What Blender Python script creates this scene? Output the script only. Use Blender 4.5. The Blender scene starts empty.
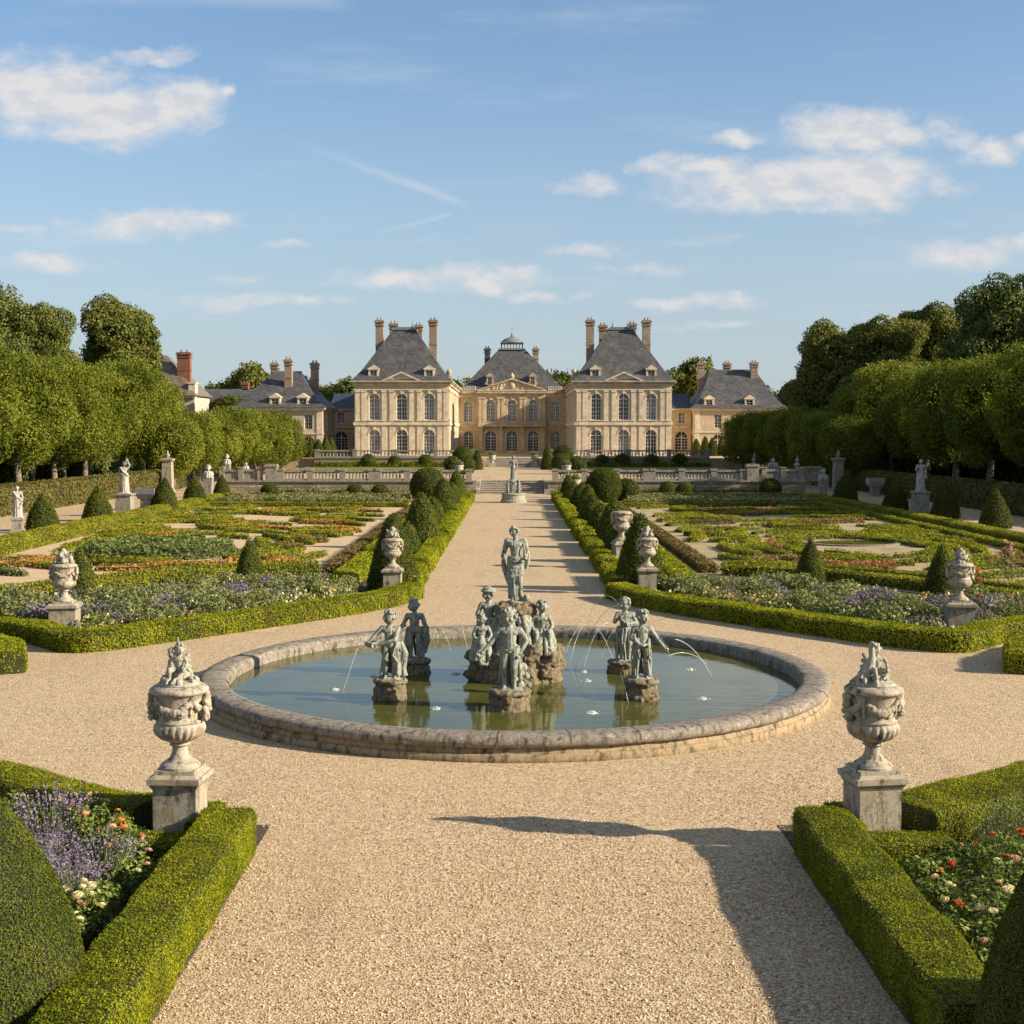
import bpy, bmesh, math, random
import numpy as np
from mathutils import Vector, Matrix
R = math.radians
PI = math.pi
scene = bpy.context.scene
COL = scene.collection
random.seed(7)
RNG = np.random.default_rng(11)

# ------------------------------------------------------------------ camera
EYE = 4.9
FOC = 1344.0
cam_data = bpy.data.cameras.new('camera')
cam_data.sensor_width = 36.0
cam_data.lens = 36.0 * FOC / 1024.0
cam_data.clip_start = 0.1
cam_data.clip_end = 6000
cam = bpy.data.objects.new('camera', cam_data)
COL.objects.link(cam)
cam.location = (0, 0, EYE)
cam.rotation_euler = (R(90) - math.atan(78.0 / FOC), 0, 0)
scene.camera = cam

# ------------------------------------------------------------------ light
SUN_EL = 24.5
SUN_AZ = 90 + 13          # compass angle from +Y, clockwise
sun_dir = Vector((math.cos(R(SUN_EL)) * math.sin(R(SUN_AZ)), math.cos(R(SUN_EL)) * math.cos(R(SUN_AZ)), math.sin(R(SUN_EL))))
sd = bpy.data.lights.new('sun', 'SUN')
sd.energy = 4.9
sd.angle = R(0.55)
sd.color = (1.0, 0.86, 0.66)
sun = bpy.data.objects.new('sun', sd)
COL.objects.link(sun)
sun.rotation_euler = sun_dir.to_track_quat('Z', 'Y').to_euler()
sun.location = (60, -20, 60)

scene.view_settings.view_transform = 'Standard'
scene.view_settings.look = 'None'
scene.view_settings.exposure = 0.98
scene.view_settings.gamma = 1.0
scene.view_settings.use_curve_mapping = False
scene.render.engine = 'CYCLES'
scene.cycles.max_bounces = 6
scene.cycles.diffuse_bounces = 3
scene.cycles.glossy_bounces = 3
scene.cycles.transmission_bounces = 4
scene.cycles.transparent_max_bounces = 6

# ------------------------------------------------------------------ sky
world = bpy.data.worlds.new('World')
scene.world = world
world.use_nodes = True


class NT:
    """tiny node helper"""
    def __init__(s, tree):
        s.t = tree
        s.n = tree.nodes
        s.l = tree.links

    def node(s, kind, **kw):
        nd = s.n.new(kind)
        for k, v in kw.items():
            setattr(nd, k, v)
        return nd

    def put(s, sock, v):
        if v is None:
            return
        if isinstance(v, bpy.types.NodeSocket):
            s.l.new(v, sock)
        elif isinstance(v, (tuple, list)) and sock.type == 'RGBA' and len(v) == 3:
            sock.default_value = (*v, 1)
        else:
            sock.default_value = v

    def math(s, op, a, b=None, c=None, clamp=False):
        nd = s.node('ShaderNodeMath', operation=op, use_clamp=clamp)
        for i, v in enumerate((a, b, c)):
            s.put(nd.inputs[i], v)
        return nd.outputs[0]

    def vmath(s, op, a, b=None, out=0):
        nd = s.node('ShaderNodeVectorMath', operation=op)
        s.put(nd.inputs[0], a)
        s.put(nd.inputs[1], b)
        return nd.outputs[out]

    def noise(s, vec, scale, detail=4, rough=0.55, out='Fac', dim='3D', dist=0.0):
        nd = s.node('ShaderNodeTexNoise', noise_dimensions=dim)
        s.put(nd.inputs['Vector'], vec)
        s.put(nd.inputs['Scale'], scale)
        s.put(nd.inputs['Detail'], detail)
        s.put(nd.inputs['Roughness'], rough)
        s.put(nd.inputs['Distortion'], dist)
        return nd.outputs[out]

    def voronoi(s, vec, scale, out='Distance', feature='F1', rand=1.0):
        nd = s.node('ShaderNodeTexVoronoi', feature=feature)
        s.put(nd.inputs['Vector'], vec)
        s.put(nd.inputs['Scale'], scale)
        s.put(nd.inputs['Randomness'], rand)
        return nd.outputs[out]

    def ramp(s, fac, stops, mode='LINEAR'):
        nd = s.node('ShaderNodeValToRGB')
        cr = nd.color_ramp
        cr.interpolation = mode
        while len(cr.elements) < len(stops):
            cr.elements.new(0.5)
        for e, (p, c) in zip(cr.elements, stops):
            e.position = p
            e.color = (*c, 1) if not isinstance(c, (int, float)) else (c, c, c, 1)
        s.put(nd.inputs[0], fac)
        return nd.outputs[0]

    def mix(s, fac, a, b, blend='MIX'):
        nd = s.node('ShaderNodeMix', data_type='RGBA', blend_type=blend)
        s.put(nd.inputs[0], fac)
        s.put(nd.inputs[6], a)
        s.put(nd.inputs[7], b)
        return nd.outputs[2]

    def maprange(s, v, a, b, c=0.0, d=1.0, smooth=True):
        nd = s.node('ShaderNodeMapRange', interpolation_type='SMOOTHSTEP' if smooth else 'LINEAR')
        s.put(nd.inputs[0], v)
        for i, x in enumerate((a, b, c, d)):
            s.put(nd.inputs[i + 1], x)
        return nd.outputs[0]


def build_sky():
    nt = NT(world.node_tree)
    nt.n.clear()
    out = nt.node('ShaderNodeOutputWorld')
    bg = nt.node('ShaderNodeBackground')
    bg.inputs['Strength'].default_value = 0.098
    nt.l.new(bg.outputs[0], out.inputs[0])
    sky = nt.node('ShaderNodeTexSky')
    sky.sky_type = 'NISHITA'
    sky.sun_disc = False
    sky.sun_elevation = R(SUN_EL)
    sky.sun_rotation = R(SUN_AZ)
    sky.altitude = 100
    sky.air_density = 1.0
    sky.dust_density = 0.6
    sky.ozone_density = 3.0
    # direction of view -> bearing/height plane in front of the garden axis (a direction map, fixed in the world)
    geo = nt.node('ShaderNodeTexCoord')
    sep = nt.node('ShaderNodeSeparateXYZ')
    nt.l.new(geo.outputs['Generated'], sep.inputs[0])
    yy = nt.math('MAXIMUM', sep.outputs[1], 0.05)
    u = nt.math('DIVIDE', sep.outputs[0], yy)
    v = nt.math('DIVIDE', sep.outputs[2], yy)
    cmb = nt.node('ShaderNodeCombineXYZ')
    nt.l.new(u, cmb.inputs[0])
    nt.l.new(v, cmb.inputs[1])
    p = cmb.outputs[0]
    # wobble
    wob = nt.noise(p, 16, 5, 0.6, 'Color')
    wv = nt.vmath('SUBTRACT', wob, (0.5, 0.5, 0.5))
    wsc = nt.vmath('MULTIPLY', wv, (0.075, 0.028, 0))
    pw = nt.vmath('ADD', p, wsc)
    clouds = [(60, 98, 95, 40, 1.0), (120, 115, 90, 36, 1.0), (190, 108, 46, 26, .9), (100, 135, 90, 13, .8), (226, 95, 16, 8, .7), (160, 62, 46, 10, .55),
              (850, 136, 80, 24, 1.0), (905, 142, 55, 18, .7), (760, 190, 110, 28, 1.0), (850, 185, 100, 34, 1.0), (700, 168, 60, 14, .75), (592, 185, 36, 12, .75), (725, 140, 38, 11, .75),
              (790, 212, 120, 9, .6), (985, 158, 40, 17, .85), (1020, 145, 24, 10, .7), (965, 254, 70, 15, .8), (1020, 245, 40, 12, .7),
              (145, 226, 90, 17, .75), (220, 220, 28, 9, .7), (55, 264, 56, 11, .75), (18, 232, 28, 7, .6), (292, 243, 30, 6, .5),
              (240, 302, 70, 9, .65), (325, 305, 40, 6, .45), (400, 280, 70, 13, .75), (480, 280, 70, 16, .8), (545, 297, 40, 7, .6), (690, 303, 78, 9, .7),
              (590, 250, 70, 8, .42), (700, 243, 50, 6, .35), (640, 268, 90, 8, .3), (230, 280, 50, 6, .3), (700, 327, 60, 5, .4), (900, 325, 60, 10, .3), (880, 45, 120, 10, .1)]
    dens = None
    hgt = None
    for (cx, cy, rx, ry, a) in clouds:
        c = ((cx - 512) / FOC, (434 - cy) / FOC, 0)
        d = nt.vmath('SUBTRACT', pw, c)
        d = nt.vmath('MULTIPLY', d, (FOC / rx / 1.25, FOC / ry / 1.3, 1))
        ln = nt.vmath('LENGTH', d, None, 1)
        m = nt.math('MULTIPLY', nt.math('SUBTRACT', 1.0, ln, clamp=True), a)
        dens = m if dens is None else nt.math('MAXIMUM', dens, m)
    # puffs on the mask
    sc = nt.vmath('MULTIPLY', p, (1, 1.9, 1))
    n1 = nt.noise(sc, 34, 8, 0.58)
    n2 = nt.noise(nt.vmath('ADD', sc, (0.012, 0.016, 0)), 34, 8, 0.58)
    body = nt.math('ADD', dens, nt.math('MULTIPLY', nt.math('SUBTRACT', n1, 0.49), 1.3))
    gate = nt.maprange(dens, 0.0, 0.22)
    alpha = nt.math('MULTIPLY', nt.maprange(body, 0.0, 0.80), gate)
    # thin high veils and two vapour trails
    vs = nt.vmath('MULTIPLY', p, (3.0, 16.0, 1))
    veil = nt.maprange(nt.noise(vs, 1.6, 6, 0.6), 0.5, 0.85, 0, 0.30)
    def trail(x0, y0, x1, y1, w, a):
        p0 = Vector(((x0 - 512) / FOC, (434 - y0) / FOC, 0))
        p1 = Vector(((x1 - 512) / FOC, (434 - y1) / FOC, 0))
        dd = (p1 - p0)
        L = dd.length
        dd.normalize()
        nn = Vector((-dd.y, dd.x, 0))
        rel = nt.vmath('SUBTRACT', nt.vmath('ADD', p, nt.vmath('MULTIPLY', wv, (0.006, 0.006, 0))), tuple(p0))
        al = nt.vmath('DOT_PRODUCT', rel, tuple(dd), 1)
        ac = nt.math('ABSOLUTE', nt.vmath('DOT_PRODUCT', rel, tuple(nn), 1))
        e = nt.maprange(ac, 0, w / FOC, a, 0)
        t = nt.math('MULTIPLY', nt.maprange(al, 0, L * .7), nt.maprange(al, L, L * .85))
        return nt.math('MULTIPLY', e, t)
    tr = nt.math('ADD', trail(270, 135, 480, 212, 7, .26), trail(365, 240, 460, 214, 4, .22))
    tr = nt.math('ADD', tr, trail(90, 8, 365, 12, 12, .22))
    thin = nt.math('ADD', veil, tr, clamp=True)
    light = nt.maprange(nt.math('SUBTRACT', n1, n2), -0.12, 0.10)
    shade = nt.mix(light, (3.15, 3.25, 3.55), (4.15, 4.05, 3.95))
    shade = nt.mix(nt.maprange(body, 0.1, 0.8, 0.0, 0.6), (3.9, 3.85, 3.9), shade)
    # paler air low down, and added unseen cloud overhead and behind, for neutral fill
    el = sep.outputs[2]
    base = nt.mix(1.0, sky.outputs[0], (0.76, 0.83, 0.845), 'MULTIPLY')
    base = nt.mix(nt.maprange(el, 0.0, 0.30, 0.80, 0.10), base, (2.5, 2.85, 3.2))
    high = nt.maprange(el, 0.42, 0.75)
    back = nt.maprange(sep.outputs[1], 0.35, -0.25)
    fill_breaks = nt.maprange(nt.noise(geo.outputs['Generated'], 3.0, 5, 0.6), 0.35, 0.62, 0.1, 0.7)
    added_fill = nt.math('MULTIPLY', nt.math('MAXIMUM', high, back), fill_breaks)
    base = nt.mix(added_fill, base, (1.9, 1.95, 2.1))
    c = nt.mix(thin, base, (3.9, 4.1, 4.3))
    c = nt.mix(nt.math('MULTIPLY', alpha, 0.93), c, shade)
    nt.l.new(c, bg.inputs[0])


build_sky()

# ------------------------------------------------------------------ object helpers
def P(px, py, h=0.0):
    """where a photo pixel meets the height h"""
    th = math.atan(78.0 / FOC)
    u = (px - 512) / FOC
    v = (512 - py) / FOC
    dy = math.cos(th) + v * math.sin(th)
    dz = -math.sin(th) + v * math.cos(th)
    t = (h - EYE) / dz
    return (u * t, dy * t)


def tag(o, label=None, cat=None, group=None, kind=None):
    if label: o['label'] = label
    if cat: o['category'] = cat
    if group: o['group'] = group
    if kind: o['kind'] = kind
    return o


def thing(name, label, cat, loc=(0, 0, 0), rz=0.0, group=None):
    o = bpy.data.objects.new(name, None)
    o.empty_display_size = 0.2
    COL.objects.link(o)
    o.location = loc
    o.rotation_euler = (0, 0, rz)
    return tag(o, label, cat, group)


def kids(o):
    return [c for c in o.children]


def dup(src, loc, rz=0.0, label=None, group=None, scale=None):
    r = src.copy()
    COL.objects.link(r)
    r.location = loc
    r.rotation_euler = (0, 0, rz)
    if scale is not None:
        r.scale = scale if not isinstance(scale, (int, float)) else (scale,) * 3
    if label: r['label'] = label
    if group: r['group'] = group
    for ch in kids(src):
        c = ch.copy()
        COL.objects.link(c)
        c.parent = r
        for g in kids(ch):
            d = g.copy()
            COL.objects.link(d)
            d.parent = c
    return r


ORD = ['first', 'second', 'third', 'fourth', 'fifth', 'sixth', 'seventh', 'eighth', 'ninth', 'tenth', 'eleventh', 'twelfth', 'thirteenth', 'fourteenth', 'fifteenth', 'sixteenth',
       'seventeenth', 'eighteenth', 'nineteenth', 'twentieth']
ORD += ['twenty-' + w for w in ORD[:9]] + ['thirtieth'] + ['thirty-' + w for w in ORD[:9]] + ['fortieth'] + ['forty-' + w for w in ORD[:9]]


class MB:
    """mesh builder: collects polygons, makes ONE mesh object"""
    def __init__(s):
        s.v = []
        s.nv = 0
        s.f = []          # (array (n,k), material index)

    def add(s, verts, faces, mi=0):
        verts = np.asarray(verts, dtype=np.float64).reshape(-1, 3)
        base = s.nv
        s.v.append(verts)
        s.nv += len(verts)
        if isinstance(faces, np.ndarray):
            s.f.append((faces + base, mi))
        else:
            byk = {}
            for f in faces:
                byk.setdefault(len(f), []).append(f)
            for k, fs in byk.items():
                s.f.append((np.array(fs, dtype=np.int64) + base, mi))
        return s

    def box(s, x0, x1, y0, y1, z0, z1, mi=0, M=None):
        v = np.array([(x, y, z) for z in (z0, z1) for y in (y0, y1) for x in (x0, x1)], float)
        if M is not None:
            v = np.array([tuple(M @ Vector(p)) for p in v])
        return s.add(v, [(0, 2, 3, 1), (4, 5, 7, 6), (0, 1, 5, 4), (2, 6, 7, 3), (0, 4, 6, 2), (1, 3, 7, 5)], mi)

    def frustum(s, hx0, hy0, z0, hx1, hy1, z1, c=(0, 0), mi=0):
        v = [(c[0] + sx * hx, c[1] + sy * hy, z) for (hx, hy, z) in ((hx0, hy0, z0), (hx1, hy1, z1)) for sy in (-1, 1) for sx in (-1, 1)]
        return s.add(v, [(0, 2, 3, 1), (4, 5, 7, 6), (0, 1, 5, 4), (2, 6, 7, 3), (0, 4, 6, 2), (1, 3, 7, 5)], mi)

    def lathe(s, prof, seg=32, c=(0, 0, 0), mi=0, mod=None, caps=True):
        prof = np.array(prof, float)
        n = len(prof)
        a = np.linspace(0, 2 * PI, seg, endpoint=False)
        rr = np.repeat(prof[:, 0][:, None], seg, 1)
        zz = np.repeat(prof[:, 1][:, None], seg, 1)
        if mod is not None:
            rr = rr * mod(prof, a)
        v = np.stack([c[0] + rr * np.cos(a), c[1] + rr * np.sin(a), c[2] + zz], -1).reshape(-1, 3)
        i = np.arange(n - 1)[:, None]
        j = np.arange(seg)[None, :]
        j2 = (j + 1) % seg
        q = np.stack([i * seg + j, i * seg + j2, (i + 1) * seg + j2, (i + 1) * seg + j], -1).reshape(-1, 4)
        s.add(v, q, mi)
        if caps:
            b = s.nv - len(v)
            if prof[0, 0] > 1e-4:
                s.f.append((np.arange(seg)[::-1][None, :] + b, mi))
            if prof[-1, 0] > 1e-4:
                s.f.append((np.arange(seg)[None, :] + b + (n - 1) * seg, mi))
        return s

    def tube(s, pts, rad, seg=8, mi=0, caps=True):
        pts = [Vector(p) for p in pts]
        n = len(pts)
        if isinstance(rad, (int, float)):
            rad = [rad] * n
        rings = []
        up = Vector((0.13, 0.07, 1)).normalized()
        for i, p in enumerate(pts):
            d = (pts[min(i + 1, n - 1)] - pts[max(i - 1, 0)])
            if d.length < 1e-9:
                d = Vector((0, 0, 1))
            d.normalize()
            a = d.cross(up)
            if a.length < 0.05:
                a = d.cross(Vector((1, 0.2, 0)))
            a.normalize()
            b = d.cross(a)
            for k in range(seg):
                t = 2 * PI * k / seg
                rings.append(tuple(p + (a * math.cos(t) + b * math.sin(t)) * rad[i]))
        i = np.arange(n - 1)[:, None]
        j = np.arange(seg)[None, :]
        j2 = (j + 1) % seg
        q = np.stack([i * seg + j, i * seg + j2, (i + 1) * seg + j2, (i + 1) * seg + j], -1).reshape(-1, 4)
        b0 = s.nv
        s.add(rings, q, mi)
        if caps:
            s.f.append((np.arange(seg)[::-1][None, :] + b0, mi))
            s.f.append((np.arange(seg)[None, :] + b0 + (n - 1) * seg, mi))
        return s

    def ball(s, c, r, seg=12, rings=8, mi=0, M=None):
        if isinstance(r, (int, float)):
            r = (r, r, r)
        t = np.linspace(-PI / 2, PI / 2, rings + 1)
        a = np.linspace(0, 2 * PI, seg, endpoint=False)
        v = np.stack([np.cos(t)[:, None] * np.cos(a), np.cos(t)[:, None] * np.sin(a), np.repeat(np.sin(t)[:, None], seg, 1)], -1).reshape(-1, 3) * np.array(r)
        if M is not None:
            v = v @ np.array(M.to_3x3()).T
        v = v + np.array(c)
        i = np.arange(rings)[:, None]
        j = np.arange(seg)[None, :]
        j2 = (j + 1) % seg
        q = np.stack([i * seg + j, i * seg + j2, (i + 1) * seg + j2, (i + 1) * seg + j], -1).reshape(-1, 4)
        return s.add(v, q, mi)

    def capsule(s, p0, r0, p1, r1, seg=10, mi=0):
        p0 = Vector(p0); p1 = Vector(p1)
        d = p1 - p0
        L = d.length
        if L < 1e-6:
            return s.ball(tuple(p0), r0, mi=mi)
        d.normalize()
        a = d.cross(Vector((0.31, 0.17, 0.93)))
        if a.length < 0.1:
            a = d.cross(Vector((1, 0, 0)))
        a.normalize()
        b = d.cross(a)
        rings = []
        for t in np.linspace(-PI / 2, 0, 5):
            rings.append((math.sin(t) * r0, max(math.cos(t) * r0, 1e-5)))
        for t in np.linspace(0, PI / 2, 5):
            rings.append((L + math.sin(t) * r1, max(math.cos(t) * r1, 1e-5)))
        v = []
        for (h, r) in rings:
            for k in range(seg):
                t = 2 * PI * k / seg
                v.append(tuple(p0 + d * h + (a * math.cos(t) + b * math.sin(t)) * r))
        n = len(rings)
        i = np.arange(n - 1)[:, None]
        j = np.arange(seg)[None, :]
        j2 = (j + 1) % seg
        q = np.stack([i * seg + j, i * seg + j2, (i + 1) * seg + j2, (i + 1) * seg + j], -1).reshape(-1, 4)
        return s.add(v, q, mi)

    def prism(s, poly, z0, z1, mi=0):
        n = len(poly)
        v = [(x, y, z0) for x, y in poly] + [(x, y, z1) for x, y in poly]
        f = [tuple(range(n - 1, -1, -1)), tuple(range(n, 2 * n))] + [(i, (i + 1) % n, n + (i + 1) % n, n + i) for i in range(n)]
        return s.add(v, f, mi)

    def mesh(s, name, mats, smooth=False):
        me = bpy.data.meshes.new(name)
        V = np.concatenate(s.v) if s.v else np.zeros((0, 3))
        me.vertices.add(len(V))
        me.vertices.foreach_set('co', V.astype(np.float32).ravel())
        li = np.concatenate([f.ravel() for f, _ in s.f]).astype(np.int32)
        sizes = np.concatenate([np.full(len(f), f.shape[1]) for f, _ in s.f]).astype(np.int32)
        mi = np.concatenate([np.full(len(f), m) for f, m in s.f]).astype(np.int32)
        me.loops.add(len(li))
        me.loops.foreach_set('vertex_index', li)
        me.polygons.add(len(sizes))
        st = np.concatenate([[0], np.cumsum(sizes)[:-1]]).astype(np.int32)
        me.polygons.foreach_set('loop_start', st)
        me.polygons.foreach_set('material_index', mi)
        me.polygons.foreach_set('use_smooth', np.full(len(sizes), bool(smooth)))
        if not isinstance(mats, (list, tuple)):
            mats = [mats]
        for m in mats:
            me.materials.append(m)
        me.update(calc_edges=True)
        me.validate()
        return me

    def build(s, name, mats, parent=None, smooth=False, loc=None):
        o = bpy.data.objects.new(name, s.mesh(name, mats, smooth))
        COL.objects.link(o)
        if parent is not None:
            o.parent = parent
        if loc is not None:
            o.location = loc
        return o


def obj(name, me, parent=None, loc=None, rz=0.0):
    o = bpy.data.objects.new(name, me)
    COL.objects.link(o)
    if parent is not None:
        o.parent = parent
    if loc is not None:
        o.location = loc
    o.rotation_euler = (0, 0, rz)
    return o


def wob(p, f, seed=0.0):
    """cheap smooth noise for arrays of points, about -1..1"""
    x, y, z = (p[:, 0] * f, p[:, 1] * f, p[:, 2] * f)
    s = seed
    return (np.sin(x * 1.7 + 1.3 * np.sin(y * 1.1 + s) + s) + np.sin(y * 1.9 + 1.2 * np.sin(z * 1.3 + s * 2) + s * 1.7)
            + np.sin(z * 2.1 + 1.4 * np.sin(x * 0.9 + s * 3) + s * .6) + np.sin((x + y - z) * 2.9 + s * 4) * .6) / 3.2


def unit(a):
    return a / np.maximum(np.linalg.norm(a, axis=1, keepdims=True), 1e-9)


def leaf_quads(pos, nrm, size, tilt=0.7, lean=0.45, rng=RNG, aspect=0.55):
    """a rhombic leaf for each point"""
    n = len(pos)
    N = unit(nrm + rng.normal(0, tilt, (n, 3)))
    T = rng.normal(0, 1, (n, 3)) + np.array([0, 0, 0.25])
    T = unit(T - N * (T * N).sum(1, keepdims=True))
    B = np.cross(N, T)
    L = (size * rng.uniform(0.65, 1.25, n))[:, None]
    W = L * aspect
    v = np.stack([pos - T * L * .5, pos + B * W * .5 + N * L * .06, pos + T * L * .5, pos - B * W * .5 + N * L * .06], 1).reshape(-1, 3)
    f = np.arange(n * 4).reshape(n, 4)
    return v, f


def sample_quads(V, Q, density, rng=RNG):
    """random points on quads with their normals"""
    a, b, c, d = V[Q[:, 0]], V[Q[:, 1]], V[Q[:, 2]], V[Q[:, 3]]
    nn = np.cross(c - a, d - b)
    ar = np.linalg.norm(nn, axis=1) * .5
    tot = ar.sum()
    n = max(int(tot * density), 1)
    idx = rng.choice(len(Q), n, p=ar / tot)
    s = rng.random(n)[:, None]
    t = rng.random(n)[:, None]
    p = (a[idx] * (1 - s) + b[idx] * s) * (1 - t) + (d[idx] * (1 - s) + c[idx] * s) * t
    return p, unit(nn[idx])
# ------------------------------------------------------------------ materials
MAT = {}


def new_mat(name):
    m = bpy.data.materials.new(name)
    m.use_nodes = True
    nt = NT(m.node_tree)
    nt.n.clear()
    out = nt.node('ShaderNodeOutputMaterial')
    bs = nt.node('ShaderNodeBsdfPrincipled')
    nt.l.new(bs.outputs[0], out.inputs[0])
    MAT[name] = m
    return m, nt, bs, out


def pos(nt, obj_space=False):
    if obj_space:
        return nt.node('ShaderNodeTexCoord').outputs['Object']
    return nt.node('ShaderNodeNewGeometry').outputs['Position']


def bump(nt, bs, h, strength=0.4, dist=0.02):
    b = nt.node('ShaderNodeBump')
    b.inputs['Strength'].default_value = strength
    b.inputs['Distance'].default_value = dist
    nt.put(b.inputs['Height'], h)
    nt.l.new(b.outputs[0], bs.inputs['Normal'])
    return b


def leaf_mat(name, dark, mid, light, nscale=0.6, trans=0.28, rough=0.6, brown=0.0, spec=0.14):
    m, nt, bs, out = new_mat(name)
    g = nt.node('ShaderNodeNewGeometry')
    rnd = g.outputs['Random Per Island']
    n = nt.noise(g.outputs['Position'], nscale, 3, 0.6)
    f = nt.math('ADD', nt.math('MULTIPLY', rnd, 0.62), nt.math('MULTIPLY', nt.maprange(n, 0.3, 0.7), 0.42))
    oi = nt.node('ShaderNodeObjectInfo')
    f = nt.math('ADD', f, nt.math('MULTIPLY', nt.math('SUBTRACT', oi.outputs['Random'], 0.5), 0.18), clamp=True)
    c = nt.ramp(f, [(0.12, dark), (0.5, mid), (0.92, light)])
    if brown:
        nb = nt.noise(nt.vmath('ADD', g.outputs['Position'], (3.7, 1.9, 5.3)), nscale * .8, 4, 0.65)
        c = nt.mix(nt.math('MULTIPLY', nt.maprange(nb, 0.54, 0.70), brown), c, (0.24, 0.165, 0.04))
    nt.put(bs.inputs['Base Color'], c)
    bs.inputs['Roughness'].default_value = rough
    bs.inputs['Specular IOR Level'].default_value = spec
    tr = nt.node('ShaderNodeBsdfTranslucent')
    nt.put(tr.inputs[0], nt.mix(1.0, c, (1.0, 1.0, 0.55), 'MULTIPLY'))
    mx = nt.node('ShaderNodeMixShader')
    mx.inputs[0].default_value = trans
    nt.l.new(bs.outputs[0], mx.inputs[1])
    nt.l.new(tr.outputs[0], mx.inputs[2])
    nt.l.new(mx.outputs[0], out.inputs[0])
    return m


def plain(name, col, rough=0.7, nscale=8.0, var=0.25, bstr=0.3, bdist=0.01, metal=0.0, spec=0.5):
    m, nt, bs, out = new_mat(name)
    p = pos(nt)
    n = nt.noise(p, nscale, 5, 0.6)
    d = tuple(c * (1 - var) for c in col)
    l = tuple(min(c * (1 + var), 1) for c in col)
    nt.put(bs.inputs['Base Color'], nt.ramp(n, [(0.3, d), (0.7, l)]))
    bs.inputs['Roughness'].default_value = rough
    bs.inputs['Metallic'].default_value = metal
    bs.inputs['Specular IOR Level'].default_value = spec
    bump(nt, bs, n, bstr, bdist)
    return m


def stone(name, base, dark, lichen, scale=1.0, dark_amt=0.5, lich_amt=0.3, bstr=0.5, bdist=0.015, warm=None, rough=0.85):
    """weathered stone: grain, black streaky crust, pale and ochre lichen"""
    m, nt, bs, out = new_mat(name)
    oi = nt.node('ShaderNodeObjectInfo')
    off = nt.node('ShaderNodeCombineXYZ')
    nt.l.new(nt.math('MULTIPLY', oi.outputs['Random'], 37.0), off.inputs[0])
    nt.l.new(nt.math('MULTIPLY', oi.outputs['Random'], 91.0), off.inputs[1])
    p = nt.vmath('ADD', pos(nt, True), off.outputs[0])
    n1 = nt.noise(p, 3.5 * scale, 6, 0.65)
    n2 = nt.noise(p, 22 * scale, 5, 0.7)
    st = nt.noise(nt.vmath('MULTIPLY', p, (6.0 * scale, 6.0 * scale, 1.3 * scale)), 1.0, 5, 0.65)
    c = nt.mix(nt.maprange(n2, 0.3, 0.7), tuple(x * .72 for x in base), tuple(min(1, x * 1.18) for x in base))
    dk = nt.math('MULTIPLY', nt.maprange(nt.math('ADD', nt.math('MULTIPLY', st, .6), nt.math('MULTIPLY', n1, .4)), 0.46, 0.64), dark_amt)
    c = nt.mix(dk, c, dark)
    n3 = nt.noise(nt.vmath('ADD', p, (7.1, 3.3, 1.7)), 9 * scale, 5, 0.7)
    c = nt.mix(nt.math('MULTIPLY', nt.maprange(n3, 0.55, 0.68), lich_amt), c, lichen)
    if warm is not None:
        n4 = nt.noise(nt.vmath('ADD', p, (2.1, 9.3, 4.7)), 2.2 * scale, 4, 0.6)
        c = nt.mix(nt.math('MULTIPLY', nt.maprange(n4, 0.48, 0.66), 0.55), c, warm)
    nt.put(bs.inputs['Base Color'], c)
    bs.inputs['Roughness'].default_value = rough
    bs.inputs['Specular IOR Level'].default_value = 0.25
    h = nt.math('ADD', nt.math('MULTIPLY', n2, 0.6), n1)
    bump(nt, bs, h, bstr, bdist)
    return m


def masonry(name, base, warm, bw=0.9, bh=0.42, mortar=(0.3, 0.26, 0.2), var=0.25, stain=0.35, msize=0.012, axis='XZ', bstr=0.3):
    """dressed stone laid in courses, on walls facing along y (or x)"""
    m, nt, bs, out = new_mat(name)
    p = pos(nt)
    sep = nt.node('ShaderNodeSeparateXYZ')
    nt.l.new(p, sep.inputs[0])
    cmb = nt.node('ShaderNodeCombineXYZ')
    nt.l.new(nt.math('ADD', sep.outputs[0], nt.math('MULTIPLY', sep.outputs[1], 1.0)), cmb.inputs[0])
    nt.l.new(sep.outputs[2], cmb.inputs[1])
    br = nt.node('ShaderNodeTexBrick')
    nt.l.new(cmb.outputs[0], br.inputs['Vector'])
    br.inputs['Scale'].default_value = 1
    br.inputs['Brick Width'].default_value = bw
    br.inputs['Row Height'].default_value = bh
    br.inputs['Mortar Size'].default_value = msize
    br.inputs['Color1'].default_value = (*[x * (1 - var) for x in base], 1)
    br.inputs['Color2'].default_value = (*[min(1, x * (1 + var)) for x in base], 1)
    br.inputs['Mortar'].default_value = (*mortar, 1)
    n1 = nt.noise(p, 0.45, 5, 0.65)
    n2 = nt.noise(p, 3.0, 6, 0.7)
    c = nt.mix(nt.maprange(n1, 0.40, 0.66, 0, 0.75), br.outputs[0], warm)
    c = nt.mix(nt.maprange(n2, 0.3, 0.75, 0, 0.35), c, tuple(x * .55 for x in base))
    stv = nt.noise(nt.vmath('MULTIPLY', p, (2.2, 2.2, 0.25)), 1.0, 5, 0.7)
    c = nt.mix(nt.maprange(stv, 0.55, 0.75, 0, stain), c, (0.12, 0.105, 0.09))
    nt.put(bs.inputs['Base Color'], c)
    bs.inputs['Roughness'].default_value = 0.85
    bs.inputs['Specular IOR Level'].default_value = 0.2
    bump(nt, bs, nt.math('ADD', n2, nt.math('MULTIPLY', br.outputs['Fac'], -0.6)), bstr, 0.03)
    return m


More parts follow.
